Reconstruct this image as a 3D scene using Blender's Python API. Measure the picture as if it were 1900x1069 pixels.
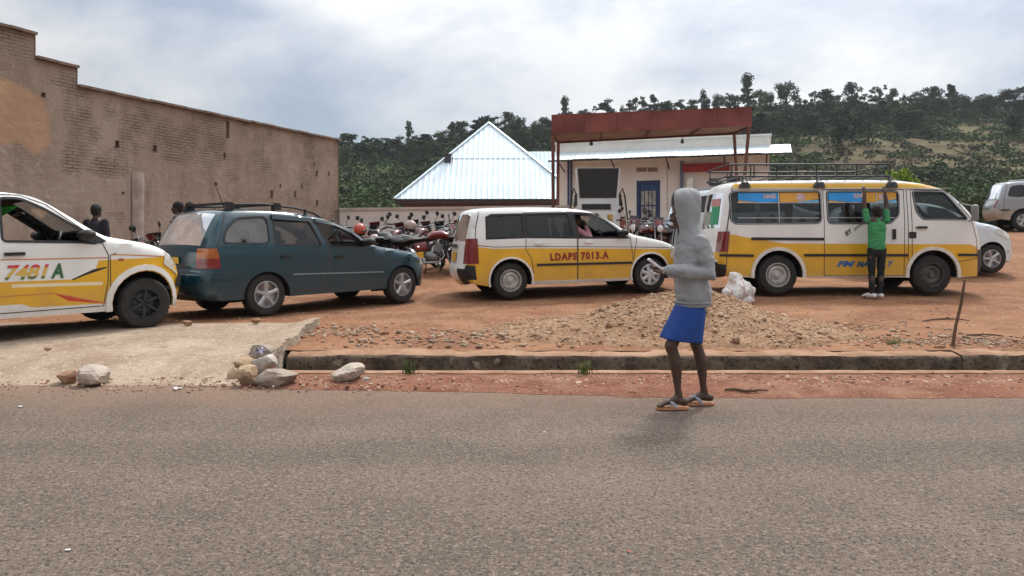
import bpy, bmesh, math, random
from mathutils import Vector, Matrix, noise
from mathutils.geometry import delaunay_2d_cdt
R = math.radians
random.seed(7)
for _o in list(bpy.data.objects):
    bpy.data.objects.remove(_o)
SC = bpy.context.scene
COL = SC.collection

# ------------------------------------------------------------ camera
EYE, FPX, HOR = 1.2, 1400.0, 450.0          # eye height (m), focal length and horizon row in photo pixels
cam = bpy.data.cameras.new('camera'); camo = bpy.data.objects.new('camera', cam); COL.objects.link(camo)
camo.location = (0, 0, EYE); camo.rotation_euler = (R(90), 0, 0)
cam.sensor_width = 36; cam.lens = 36 * FPX / 1900; cam.shift_y = -(534.5 - HOR) / 1900
cam.clip_start = .05; cam.clip_end = 3000
SC.camera = camo

# ------------------------------------------------------------ sky and sun
SUN_EL, SUN_AZ = R(54), R(26)                # azimuth from +Y towards +X
world = bpy.data.worlds.new('World'); SC.world = world; world.use_nodes = True
wt = world.node_tree; wt.nodes.clear()
def wn(t, **k):
    n = wt.nodes.new(t)
    for a, b in k.items(): setattr(n, a, b)
    return n
sky = wn('ShaderNodeTexSky', sky_type='NISHITA', sun_disc=False, sun_elevation=SUN_EL, sun_rotation=SUN_AZ,
         air_density=1.0, dust_density=2.0, ozone_density=1.5)
geo = wn('ShaderNodeTexCoord'); sep = wn('ShaderNodeSeparateXYZ'); wt.links.new(geo.outputs['Generated'], sep.inputs[0])
zz = wn('ShaderNodeMath', operation='MAXIMUM'); zz.inputs[1].default_value = 0; wt.links.new(sep.outputs['Z'], zz.inputs[0])
za = wn('ShaderNodeMath', operation='ADD'); za.inputs[1].default_value = .42; wt.links.new(zz.outputs[0], za.inputs[0])
dv = []
for ax in 'XY':
    d = wn('ShaderNodeMath', operation='DIVIDE'); wt.links.new(sep.outputs[ax], d.inputs[0]); wt.links.new(za.outputs[0], d.inputs[1]); dv.append(d)
cmb = wn('ShaderNodeCombineXYZ'); wt.links.new(dv[0].outputs[0], cmb.inputs[0]); wt.links.new(dv[1].outputs[0], cmb.inputs[1])
def wnoise(scale, detail, off, rough=.5):
    mp = wn('ShaderNodeMapping'); mp.inputs['Location'].default_value = off; wt.links.new(cmb.outputs[0], mp.inputs[0])
    nz = wn('ShaderNodeTexNoise'); nz.inputs['Scale'].default_value = scale; nz.inputs['Detail'].default_value = detail
    nz.inputs['Roughness'].default_value = rough; nz.inputs['Distortion'].default_value = .25
    wt.links.new(mp.outputs[0], nz.inputs['Vector']); return nz
n1 = wnoise(.62, 6, (2.1, .35, 0), .52); n2 = wnoise(1.9, 9, (1.3, 2.2, 0), .56)
r1 = wn('ShaderNodeValToRGB'); wt.links.new(n1.outputs['Fac'], r1.inputs[0])      # cloud cover
r1.color_ramp.elements[0].position = .38; r1.color_ramp.elements[0].color = (.6, .6, .6, 1)
r1.color_ramp.elements[1].position = .53; r1.color_ramp.elements[1].color = (1, 1, 1, 1)
r2 = wn('ShaderNodeValToRGB'); wt.links.new(n2.outputs['Fac'], r2.inputs[0])      # cloud shading
r2.color_ramp.elements[0].position = .33; r2.color_ramp.elements[0].color = (3.2, 3.75, 4.6, 1)
r2.color_ramp.elements[1].position = .57; r2.color_ramp.elements[1].color = (7.0, 6.95, 6.9, 1)
# an overcast sky is brighter overhead and around the veiled sun
sund = Vector((math.sin(SUN_AZ) * math.cos(SUN_EL), math.cos(SUN_AZ) * math.cos(SUN_EL), math.sin(SUN_EL)))
dot = wn('ShaderNodeVectorMath', operation='DOT_PRODUCT'); wt.links.new(geo.outputs['Generated'], dot.inputs[0]); dot.inputs[1].default_value = sund
mr = wn('ShaderNodeMapRange'); wt.links.new(dot.outputs['Value'], mr.inputs[0])
mr.inputs[1].default_value = .35; mr.inputs[2].default_value = 1; mr.inputs[3].default_value = 1.0; mr.inputs[4].default_value = 1.9
mz = wn('ShaderNodeMapRange'); wt.links.new(zz.outputs[0], mz.inputs[0])
mz.inputs[1].default_value = .2; mz.inputs[2].default_value = 1; mz.inputs[3].default_value = 1.0; mz.inputs[4].default_value = 2.3
mm = wn('ShaderNodeMath', operation='MULTIPLY'); wt.links.new(mr.outputs[0], mm.inputs[0]); wt.links.new(mz.outputs[0], mm.inputs[1])
vs = wn('ShaderNodeVectorMath', operation='SCALE'); wt.links.new(r2.outputs[0], vs.inputs[0]); wt.links.new(mm.outputs[0], vs.inputs['Scale'])
mix = wn('ShaderNodeMixRGB'); wt.links.new(r1.outputs[0], mix.inputs[0]); wt.links.new(sky.outputs[0], mix.inputs[1]); wt.links.new(vs.outputs[0], mix.inputs[2])
bg = wn('ShaderNodeBackground'); bg.inputs[1].default_value = .096; wt.links.new(mix.outputs[0], bg.inputs[0])
wo = wn('ShaderNodeOutputWorld'); wt.links.new(bg.outputs[0], wo.inputs[0])

sl = bpy.data.lights.new('sun', 'SUN'); sl.energy = 2.7; sl.angle = R(8); sl.color = (1, .95, .87)
so = bpy.data.objects.new('sun', sl); COL.objects.link(so)
so.rotation_euler = sund.to_track_quat('Z', 'Y').to_euler()
SC.view_settings.view_transform = 'Standard'; SC.view_settings.look = 'None'
SC.view_settings.exposure = 0.06; SC.view_settings.gamma = 1; SC.view_settings.use_curve_mapping = False

# ------------------------------------------------------------ helpers
def at(px, py, Y):
    """world point at depth Y seen at photo pixel (px, py)"""
    return Vector(((px - 950) / FPX * Y, Y, EYE - (py - HOR) / FPX * Y))
MATS = {}
def M(name, col, rough=.6, metal=0., var=.12, scale=6., bump=0., bscale=60., col2=None, coat=0., spec=.5, detail=6, emit=0, sub=0, bdist=.02, c2pos=(.35, .65), grime=0):
    if name in MATS: return MATS[name]
    m = bpy.data.materials.new(name); m.use_nodes = True; nt = m.node_tree
    b = nt.nodes['Principled BSDF']; b.inputs['Roughness'].default_value = rough; b.inputs['Metallic'].default_value = metal
    b.inputs['Coat Weight'].default_value = coat; b.inputs['Specular IOR Level'].default_value = spec
    b.inputs['Coat Roughness'].default_value = .08
    c = (*col, 1)
    b.inputs['Base Color'].default_value = c
    tc = nt.nodes.new('ShaderNodeTexCoord')
    if var or col2:
        nz = nt.nodes.new('ShaderNodeTexNoise'); nz.inputs['Scale'].default_value = scale; nz.inputs['Detail'].default_value = detail
        nt.links.new(tc.outputs['Object'], nz.inputs['Vector'])
        rp = nt.nodes.new('ShaderNodeValToRGB'); rp.color_ramp.elements[0].position = c2pos[0]; rp.color_ramp.elements[1].position = c2pos[1]
        rp.color_ramp.elements[0].color = tuple(x * (1 - var) for x in col) + (1,)
        rp.color_ramp.elements[1].color = (tuple(col2) if col2 else tuple(min(1, x * (1 + var)) for x in col)) + (1,)
        nt.links.new(nz.outputs['Fac'], rp.inputs[0]); nt.links.new(rp.outputs[0], b.inputs['Base Color'])
    if grime:        # road dust thrown up on the lower body in uneven splashes
        sp = nt.nodes.new('ShaderNodeSeparateXYZ'); nt.links.new(tc.outputs['Object'], sp.inputs[0]); ng = nt.nodes.new('ShaderNodeTexNoise'); ng.inputs['Scale'].default_value = 3.5; ng.inputs['Detail'].default_value = 8; ng.inputs['Roughness'].default_value = .65; nt.links.new(tc.outputs['Object'], ng.inputs['Vector'])
        ma = nt.nodes.new('ShaderNodeMath'); ma.operation = 'MULTIPLY_ADD'; ma.inputs[1].default_value = -.9; nt.links.new(sp.outputs['Z'], ma.inputs[0]); nt.links.new(ng.outputs['Fac'], ma.inputs[2])
        mg = nt.nodes.new('ShaderNodeMapRange'); mg.inputs[1].default_value = -.12; mg.inputs[2].default_value = .42; mg.inputs[4].default_value = grime; nt.links.new(ma.outputs[0], mg.inputs[0])
        mx_ = nt.nodes.new('ShaderNodeMixRGB'); mx_.inputs[2].default_value = (.33, .22, .14, 1); mx_.inputs[1].default_value = c; nt.links.new(mg.outputs[0], mx_.inputs[0])
        if b.inputs['Base Color'].is_linked: nt.links.new(b.inputs['Base Color'].links[0].from_socket, mx_.inputs[1])
        nt.links.new(mx_.outputs[0], b.inputs['Base Color'])
    if bump:
        n3 = nt.nodes.new('ShaderNodeTexNoise'); n3.inputs['Scale'].default_value = bscale; n3.inputs['Detail'].default_value = 5
        nt.links.new(tc.outputs['Object'], n3.inputs['Vector'])
        bp = nt.nodes.new('ShaderNodeBump'); bp.inputs['Strength'].default_value = bump; bp.inputs['Distance'].default_value = bdist
        nt.links.new(n3.outputs['Fac'], bp.inputs['Height']); nt.links.new(bp.outputs[0], b.inputs['Normal'])
    if sub: b.inputs['Subsurface Weight'].default_value = sub
    MATS[name] = m; return m
def glass(name, tint=(.3, .32, .33), rough=.02, ior=1.5, dust_sheen=.015):
    if name in MATS: return MATS[name]
    m = bpy.data.materials.new(name); m.use_nodes = True; nt = m.node_tree; nt.nodes.clear()
    o = nt.nodes.new('ShaderNodeOutputMaterial'); mx = nt.nodes.new('ShaderNodeMixShader')
    t = nt.nodes.new('ShaderNodeBsdfTransparent'); t.inputs[0].default_value = (*tint, 1)
    g = nt.nodes.new('ShaderNodeBsdfGlossy'); g.inputs['Roughness'].default_value = rough; g.inputs[0].default_value = (.95, .97, 1, 1)
    f = nt.nodes.new('ShaderNodeFresnel'); f.inputs[0].default_value = ior
    nt.links.new(f.outputs[0], mx.inputs[0]); nt.links.new(t.outputs[0], mx.inputs[1]); nt.links.new(g.outputs[0], mx.inputs[2])
    last = mx.outputs[0]
    if dust_sheen:       # pale diffuse film: dust, plus sky reflection painted in on the estate car
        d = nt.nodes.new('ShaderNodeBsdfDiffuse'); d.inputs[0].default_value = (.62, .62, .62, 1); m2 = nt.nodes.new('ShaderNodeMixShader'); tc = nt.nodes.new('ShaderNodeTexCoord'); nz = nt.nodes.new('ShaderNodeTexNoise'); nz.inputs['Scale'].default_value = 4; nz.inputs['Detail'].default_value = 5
        nt.links.new(tc.outputs['Object'], nz.inputs['Vector']); mm_ = nt.nodes.new('ShaderNodeMath'); mm_.operation = 'MULTIPLY'; mm_.inputs[1].default_value = dust_sheen * 2; nt.links.new(nz.outputs['Fac'], mm_.inputs[0]); nt.links.new(mm_.outputs[0], m2.inputs[0]); nt.links.new(last, m2.inputs[1]); nt.links.new(d.outputs[0], m2.inputs[2]); last = m2.outputs[0]
    nt.links.new(last, o.inputs[0]); MATS[name] = m; return m
def tag(o, label=None, cat=None, group=None, kind=None):
    for k, v in (('label', label), ('category', cat), ('group', group), ('kind', kind)):
        if v: o[k] = v
    return o
def link(name, me, mats, parent=None):
    if not isinstance(mats, (list, tuple)): mats = [mats]
    if not me.materials:
        for m in mats: me.materials.append(m)
    o = bpy.data.objects.new(name, me); COL.objects.link(o)
    if parent is not None: o.parent = parent
    return o
def empty(name, loc=(0, 0, 0), rz=0):
    o = bpy.data.objects.new(name, None); COL.objects.link(o); o.location = loc; o.rotation_euler = (0, 0, rz); o.empty_display_size = .2; return o
def copy_tree(o, parent=None):
    c = o.copy(); COL.objects.link(c)
    if parent is not None: c.parent = parent
    for ch in list(o.children): copy_tree(ch, c)
    return c
class MB:
    def __init__(s): s.v = []; s.f = []; s.m = []; s.mi = 0
    def add(s, vs, fs):
        b = len(s.v); s.v += [tuple(v) for v in vs]
        for f in fs: s.f.append(tuple(b + i for i in f)); s.m.append(s.mi)
        return s
    def box(s, c, d, rot=None, taper=1.0):
        x, y, z = (q / 2 for q in d); vs = []
        for k in (-1, 1):
            t = taper if k > 0 else 1
            for i, j in ((-1, -1), (1, -1), (1, 1), (-1, 1)): vs.append(Vector((i * x * t, j * y * t, k * z)))
        if rot is not None: vs = [rot @ v for v in vs]
        c = Vector(c)
        return s.add([v + c for v in vs], [(3, 2, 1, 0), (4, 5, 6, 7), (0, 1, 5, 4), (1, 2, 6, 5), (2, 3, 7, 6), (3, 0, 4, 7)])
    def tube(s, pts, rad, n=8, cap=True, side=None, closed=False):
        """rad: number, list, or list of (ra, rb); side: axis for ra"""
        pts = [Vector(p) for p in pts]; k = len(pts)
        if not isinstance(rad, (list, tuple)): rad = [rad] * k
        rings = []; prev = None; vs = []
        for i, p in enumerate(pts):
            if closed: d = pts[(i + 1) % k] - pts[i - 1]
            else: d = pts[min(i + 1, k - 1)] - pts[max(i - 1, 0)]
            d = d.normalized() if d.length > 1e-9 else Vector((0, 0, 1))
            if side is not None: a = Vector(side)
            elif prev is not None: a = prev
            else: a = Vector((1, 0, 0)) if abs(d.x) < .8 else Vector((0, 1, 0))
            a = a - d * a.dot(d); a.normalize(); prev = a; bb = d.cross(a)
            ra, rb = rad[i] if isinstance(rad[i], (list, tuple)) else (rad[i], rad[i])
            for j in range(n):
                t = 2 * math.pi * j / n; vs.append(p + a * (ra * math.cos(t)) + bb * (rb * math.sin(t)))
        fs = []
        for i in range(k if closed else k - 1):
            for j in range(n):
                i2 = (i + 1) % k
                fs.append((i * n + j, i * n + (j + 1) % n, i2 * n + (j + 1) % n, i2 * n + j))
        if cap and not closed: fs += [tuple(range(n - 1, -1, -1)), tuple((k - 1) * n + j for j in range(n))]
        return s.add(vs, fs)
    def limb(s, pts, rad, n=12, side=None):
        """tube with rounded ends"""
        pts = [Vector(p) for p in pts]; rad = [r if isinstance(r, (list, tuple)) else (r, r) for r in rad]
        d0 = (pts[0] - pts[1]).normalized(); d1 = (pts[-1] - pts[-2]).normalized()
        P = []; Q = []
        for a in (80, 50, 22): P.append(pts[0] + d0 * (min(rad[0]) * math.sin(R(a)))); Q.append(tuple(q * math.cos(R(a)) for q in rad[0]))
        P += pts; Q += rad
        for a in (22, 50, 80): P.append(pts[-1] + d1 * (min(rad[-1]) * math.sin(R(a)))); Q.append(tuple(q * math.cos(R(a)) for q in rad[-1]))
        return s.tube(P, Q, n, True, side)
    def lathe(s, prof, n=24, axis='y', c=(0, 0, 0), a0=0, a1=360):
        """prof: list of (r, h)"""
        c = Vector(c); vs = []; full = abs(a1 - a0) >= 359.9; m = n if full else n + 1
        for r, h in prof:
            for j in range(m):
                t = R(a0 + (a1 - a0) * j / n); x, y = r * math.cos(t), r * math.sin(t)
                vs.append(c + Vector({'y': (x, h, y), 'z': (x, y, h), 'x': (h, x, y)}[axis]))
        fs = []
        for i in range(len(prof) - 1):
            for j in range(n):
                j2 = (j + 1) % m
                fs.append((i * m + j, i * m + j2, (i + 1) * m + j2, (i + 1) * m + j))
        return s.add(vs, fs)
    def ball(s, c, r, n=12, k=8):
        c = Vector(c); r = r if isinstance(r, (list, tuple)) else (r, r, r); vs = []; fs = []
        for i in range(k + 1):
            p = math.pi * i / k
            for j in range(n):
                t = 2 * math.pi * j / n
                vs.append(c + Vector((r[0] * math.sin(p) * math.cos(t), r[1] * math.sin(p) * math.sin(t), r[2] * math.cos(p))))
        for i in range(k):
            for j in range(n): fs.append((i * n + j, (i + 1) * n + j, (i + 1) * n + (j + 1) % n, i * n + (j + 1) % n))
        return s.add(vs, fs)
    def grid(s, nu, nv, fn):
        vs = [fn(i / nu, j / nv) for i in range(nu + 1) for j in range(nv + 1)]
        return s.add(vs, [(i * (nv + 1) + j, (i + 1) * (nv + 1) + j, (i + 1) * (nv + 1) + j + 1, i * (nv + 1) + j + 1) for i in range(nu) for j in range(nv)])
    def mesh(s, name='m', smooth=True, sharp=35, weld=0, fix=True):
        me = bpy.data.meshes.new(name); me.from_pydata(s.v, [], s.f)
        me.polygons.foreach_set('material_index', s.m)
        if weld or fix:
            bm = bmesh.new(); bm.from_mesh(me)
            if weld: bmesh.ops.remove_doubles(bm, verts=bm.verts, dist=weld)
            if fix: bmesh.ops.recalc_face_normals(bm, faces=bm.faces)
            bm.to_mesh(me); bm.free()
        if smooth:
            me.polygons.foreach_set('use_smooth', [True] * len(me.polygons)); me.set_sharp_from_angle(angle=R(sharp))
        me.update(); return me
    def build(s, name, mats, parent=None, smooth=True, sharp=35, weld=0, fix=True):
        return link(name, s.mesh(name, smooth, sharp, weld, fix), mats, parent)
def lerp(a, b, t): return a + (b - a) * t
def interp(x, xs, ys):
    if x <= xs[0]: return ys[0]
    for i in range(len(xs) - 1):
        if x <= xs[i + 1]: return lerp(ys[i], ys[i + 1], (x - xs[i]) / (xs[i + 1] - xs[i]))
    return ys[-1]
def chaikin(p, it=1, closed=False):
    for _ in range(it):
        q = []; n = len(p)
        if not closed: q.append(p[0])
        for i in range(n if closed else n - 1):
            a, b = p[i], p[(i + 1) % n]
            q.append((lerp(a[0], b[0], .25), lerp(a[1], b[1], .25))); q.append((lerp(a[0], b[0], .75), lerp(a[1], b[1], .75)))
        if not closed: q.append(p[-1])
        p = q
    return p
def resample(p, step, closed=False):
    out = []; n = len(p)
    for i in range(n if closed else n - 1):
        a, b = p[i], p[(i + 1) % n]; L = math.hypot(b[0] - a[0], b[1] - a[1]); k = max(1, round(L / step))
        for j in range(k): out.append((lerp(a[0], b[0], j / k), lerp(a[1], b[1], j / k)))
    if not closed: out.append(p[-1])
    return out
def round_poly(p, r, n=4):
    out = []; k = len(p)
    for i in range(k):
        a, b, c = p[i - 1], p[i], p[(i + 1) % k]; la, lc = math.hypot(a[0] - b[0], a[1] - b[1]), math.hypot(c[0] - b[0], c[1] - b[1])
        ra, rc = min(r, la * .45), min(r, lc * .45); s = (b[0] + (a[0] - b[0]) / la * ra, b[1] + (a[1] - b[1]) / la * ra); e = (b[0] + (c[0] - b[0]) / lc * rc, b[1] + (c[1] - b[1]) / lc * rc)
        for j in range(n + 1):
            t = j / n; out.append(tuple((1 - t) ** 2 * s[q] + 2 * t * (1 - t) * b[q] + t * t * e[q] for q in (0, 1)))
    return out
def inpoly(x, y, p):
    c = False; j = len(p) - 1
    for i in range(len(p)):
        xi, yi = p[i]; xj, yj = p[j]
        if (yi > y) != (yj > y) and x < (xj - xi) * (y - yi) / (yj - yi) + xi: c = not c
        j = i
    return c
def dseg(x, y, a, b):
    dx, dy = b[0] - a[0], b[1] - a[1]; L = dx * dx + dy * dy
    t = 0 if L == 0 else max(0, min(1, ((x - a[0]) * dx + (y - a[1]) * dy) / L))
    return math.hypot(x - a[0] - t * dx, y - a[1] - t * dy)
def text2d(body, size=1.0, shear=0., off=.0, spacing=1.0, res=3):
    cu = bpy.data.curves.new('t', 'FONT'); cu.body = body; cu.size = size; cu.shear = shear; cu.offset = off; cu.space_character = spacing; cu.resolution_u = res
    cu.fill_mode = 'FRONT'
    ob = bpy.data.objects.new('t', cu); TS.collection.objects.link(ob)
    with bpy.context.temp_override(scene=TS, view_layer=TS.view_layers[0]):
        dg = bpy.context.evaluated_depsgraph_get(); oe = ob.evaluated_get(dg); me = oe.to_mesh()
        vs = [(v.co.x, v.co.y) for v in me.vertices]; fs = [tuple(p.vertices) for p in me.polygons]; oe.to_mesh_clear()
    bpy.data.objects.remove(ob); bpy.data.curves.remove(cu)
    return vs, fs
TS = bpy.data.scenes.new('workbench')
def remeshed(mb, voxel, smooth=4, name='skin'):
    me = mb.mesh(name, False); ob = bpy.data.objects.new('tmp', me); TS.collection.objects.link(ob)
    r = ob.modifiers.new('r', 'REMESH'); r.mode = 'VOXEL'; r.voxel_size = voxel
    if smooth:
        q = ob.modifiers.new('s', 'SMOOTH'); q.iterations = smooth; q.factor = .5
    with bpy.context.temp_override(scene=TS, view_layer=TS.view_layers[0]):
        dg = bpy.context.evaluated_depsgraph_get(); out = bpy.data.meshes.new_from_object(ob.evaluated_get(dg))
    bpy.data.objects.remove(ob); out.name = name
    out.polygons.foreach_set('use_smooth', [True] * len(out.polygons)); return out
def wobble(me, fn):
    """push every vertex along its normal by fn(co)"""
    no = [v.normal.copy() for v in me.vertices]; co = [v.co.copy() for v in me.vertices]
    flat = []
    for c, n in zip(co, no): c = c + n * fn(c); flat += [c.x, c.y, c.z]
    me.vertices.foreach_set('co', flat); me.update()
def fbm(x, y, z=0, o=4): return noise.fractal(Vector((x, y, z)), 1.0, 2.0, o)
# ------------------------------------------------------------ ground heights
GX = [-9, -4, 1, 4, 14, 24]; GY = [7.0, 8.5, 10, 12.6, 15, 17, 20, 24, 28, 46]
GZ = [[.10, .17, .18, .19, .28, .42, .70, .95, 1.2, 1.3], [.10, .16, .165, .175, .30, .48, .78, 1.0, 1.2, 1.3],
      [.10, .14, .16, .21, .38, .54, .80, 1.05, 1.2, 1.3], [.10, .15, .20, .28, .40, .54, .82, 1.08, 1.25, 1.35],
      [.10, .16, .23, .32, .40, .58, 1.0, 1.4, 1.62, 1.7], [.10, .16, .23, .32, .45, .7, 1.1, 1.5, 1.72, 1.8]]
def ground_z(x, y): return interp(x, GX, [interp(y, GY, c) for c in GZ])
SLAB_X = -2.15
def mound(x, y):
    dx = (x - 2.15) / (1.38 if x < 2.15 else 1.12); dy = (y - 9.2) / (1.45 if y < 9.2 else .95)
    d = dx * dx + dy * dy
    h = .45 * math.exp(-d * 1.25) + .02 * math.exp(-((x - .5) / .9) ** 2 - ((y - 8.6) / .7) ** 2)
    h *= max(0, min(1, (y - 7.62) / .75)) ** .8 * max(0, min(1, (10.9 - y) / .5))
    if h < .012: return 0
    return h * (1 + .14 * fbm(x * 2.2, y * 2.2, 3)) + .02 * fbm(x * 5, y * 5, 1)
def lot_z(x, y): return ground_z(x, y) + .012 * fbm(x * .9, y * .9) + .005 * fbm(x * 4, y * 4, 5)
# ---- materials of the ground, built as node trees
def ground_mat(name, cols, scales, bump=.5, bscale=40, speck=None, rough=.95, edge=None, bdist=.02, lanes=False):
    """cols: base, second, third mixed by two noises; speck: (scale, colour, colour, amount)"""
    m = bpy.data.materials.new(name); m.use_nodes = True; nt = m.node_tree; b = nt.nodes['Principled BSDF']
    b.inputs['Roughness'].default_value = rough; b.inputs['Specular IOR Level'].default_value = .2
    tc = nt.nodes.new('ShaderNodeTexCoord'); last = None
    def nz(sc, det=8, off=0, ro=.6):
        mp = nt.nodes.new('ShaderNodeMapping'); mp.inputs['Location'].default_value = (off, off * 1.7, 0); nt.links.new(tc.outputs['Object'], mp.inputs[0])
        n = nt.nodes.new('ShaderNodeTexNoise'); n.inputs['Scale'].default_value = sc; n.inputs['Detail'].default_value = det; n.inputs['Roughness'].default_value = ro
        nt.links.new(mp.outputs[0], n.inputs['Vector']); return n
    def mixc(f, a, bcol, lo, hi):
        r = nt.nodes.new('ShaderNodeMapRange'); r.inputs[1].default_value = lo; r.inputs[2].default_value = hi; nt.links.new(f, r.inputs[0])
        x = nt.nodes.new('ShaderNodeMixRGB'); nt.links.new(r.outputs[0], x.inputs[0])
        if isinstance(a, tuple): x.inputs[1].default_value = (*a, 1)
        else: nt.links.new(a, x.inputs[1])
        x.inputs[2].default_value = (*bcol, 1); return x.outputs[0]
    last = cols[0]
    for i, (c, s) in enumerate(zip(cols[1:], scales)): last = mixc(nz(s, 8, 3.1 * i).outputs['Fac'], last, c, .42, .62)
    if speck:
        for i, (sc, c, lo, hi) in enumerate(speck): last = mixc(nz(sc, 2, 7 + i, .5).outputs['Fac'], last, c, lo, hi)
    if lanes:        # tyre-worn lanes along the road and red dust blown in from the verge
        mp = nt.nodes.new('ShaderNodeMapping'); mp.inputs['Scale'].default_value = (.05, .9, 1); nt.links.new(tc.outputs['Object'], mp.inputs[0]); n = nt.nodes.new('ShaderNodeTexNoise'); n.inputs['Scale'].default_value = 1.1; n.inputs['Detail'].default_value = 4; nt.links.new(mp.outputs[0], n.inputs['Vector'])
        r = nt.nodes.new('ShaderNodeMapRange'); r.inputs[1].default_value = .36; r.inputs[2].default_value = .64; r.inputs[3].default_value = .89; r.inputs[4].default_value = 1.11; nt.links.new(n.outputs['Fac'], r.inputs[0])
        vm = nt.nodes.new('ShaderNodeVectorMath'); vm.operation = 'SCALE'; nt.links.new(last, vm.inputs[0]); nt.links.new(r.outputs[0], vm.inputs['Scale']); last = vm.outputs[0]
        sp = nt.nodes.new('ShaderNodeSeparateXYZ'); nt.links.new(tc.outputs['Object'], sp.inputs[0]); q = nt.nodes.new('ShaderNodeMath'); q.operation = 'MULTIPLY_ADD'; q.inputs[1].default_value = 1.5; nt.links.new(nz(1.3, 8, 11).outputs['Fac'], q.inputs[0]); nt.links.new(sp.outputs['Y'], q.inputs[2])
        r = nt.nodes.new('ShaderNodeMapRange'); r.inputs[1].default_value = 5.9; r.inputs[2].default_value = 7.1; r.inputs[4].default_value = .6; nt.links.new(q.outputs[0], r.inputs[0]); x = nt.nodes.new('ShaderNodeMixRGB'); nt.links.new(r.outputs[0], x.inputs[0]); nt.links.new(last, x.inputs[1]); x.inputs[2].default_value = (.29, .17, .115, 1); last = x.outputs[0]
    nt.links.new(last, b.inputs['Base Color'])
    bp = nt.nodes.new('ShaderNodeBump'); bp.inputs['Strength'].default_value = bump; bp.inputs['Distance'].default_value = bdist
    nt.links.new(nz(bscale, 6, 2).outputs['Fac'], bp.inputs['Height']); nt.links.new(bp.outputs[0], b.inputs['Normal'])
    MATS[name] = m; return m
m_asphalt = ground_mat('asphalt', [(.168, .130, .102), (.198, .153, .121), (.140, .108, .085)], [.35, 1.3], 1.0, 48,
                       [(34, (.24, .19, .153), .53, .68), (52, (.075, .059, .049), .54, .66), (85, (.33, .265, .215), .58, .70), (130, (.07, .055, .046), .55, .67)], .85, bdist=.022, lanes=True)
m_dirt = ground_mat('red_dirt', [(.245, .115, .058), (.295, .155, .086), (.185, .083, .043)], [.5, 1.7], .8, 25,
                    [(14, (.36, .23, .15), .60, .72), (45, (.16, .08, .046), .62, .72)])
m_verge = ground_mat('red_gravel', [(.28, .12, .07), (.34, .18, .115), (.22, .085, .05)], [1.2, 3.5], 1.0, 60,
                     [(40, (.42, .27, .2), .60, .7), (60, (.13, .05, .035), .58, .7)], bdist=.03)
m_slab = ground_mat('dusty_concrete', [(.345, .265, .195), (.41, .325, .245), (.27, .19, .135)], [.6, 1.5], .7, 30,
                    [(5, (.26, .185, .13), .54, .70), (18, (.44, .36, .28), .56, .70), (45, (.20, .15, .11), .57, .68), (80, (.46, .38, .3), .58, .7)])
m_heap = ground_mat('gravel_fines', [(.315, .185, .108), (.37, .235, .145), (.25, .138, .078)], [1.5, 4], 1.0, 40,
                    [(30, (.46, .33, .225), .56, .68), (55, (.22, .13, .08), .58, .7)], bdist=.03)
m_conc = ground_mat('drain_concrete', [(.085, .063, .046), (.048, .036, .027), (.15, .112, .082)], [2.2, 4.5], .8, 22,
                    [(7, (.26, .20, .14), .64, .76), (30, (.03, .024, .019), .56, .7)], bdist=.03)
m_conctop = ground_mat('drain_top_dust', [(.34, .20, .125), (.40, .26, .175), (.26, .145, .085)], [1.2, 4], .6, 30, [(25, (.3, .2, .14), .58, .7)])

# ---- road
def edge_y(x): return interp(x, [-12, -3, -1.5, 0, 1.0, 3, 8, 30], [6.36, 6.32, 6.15, 6.02, 5.86, 5.82, 5.95, 6.0]) + .05 * fbm(x * 1.3, 0, 2) + .025 * fbm(x * 6, 1, 2)
mb = MB(); mb.grid(60, 14, lambda a, b: (lerp(-70, 70, a), lerp(-9, 6.6, b), -.004 + .0 * a))
road = mb.build('road', m_asphalt, smooth=False, fix=False); tag(road, kind='structure')
# ---- verge of red gravel between road and drain (right of the concrete apron)
mb = MB()
def fv(a, b):
    x = SLAB_X - .1 + (36 - SLAB_X) * a ** 1.6; e = edge_y(x); y = lerp(e, 6.86, b)
    z = .004 + .03 * math.sin(math.pi * min(1, b * 1.1)) * (.5 + .8 * abs(fbm(x * 3, y * 3, 7))) + .010 * abs(fbm(x * 11, y * 11, 3)) * (b > .02)
    return (x, y, z if 0 < b else -.002)
mb.grid(420, 14, fv); verge = mb.build('verge', m_verge, fix=False, sharp=180); tag(verge, kind='structure')
# ---- dirt lot
mb = MB()
LX = [-45 + 30 * i / 20 for i in range(20)] + [-15 + .11 * i for i in range(300)] + [18 + 30 * i / 20 for i in range(21)]
LY = [7.55 + .09 * i for i in range(85)] + [15.2 + .35 * i for i in range(40)] + [29.3 + 17 * (i / 12) for i in range(13)]
vs = [(x, y, lot_z(x, y) + (.03 * fbm(x * .3, y * .3, 9) if y > 15 else 0)) for x in LX for y in LY]; nY = len(LY)
mb.add(vs, [(i * nY + j, (i + 1) * nY + j, (i + 1) * nY + j + 1, i * nY + j + 1) for i in range(len(LX) - 1) for j in range(nY - 1)])
lot = mb.build('dirt_lot', m_dirt, fix=False, sharp=180); tag(lot, kind='structure')
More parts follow.
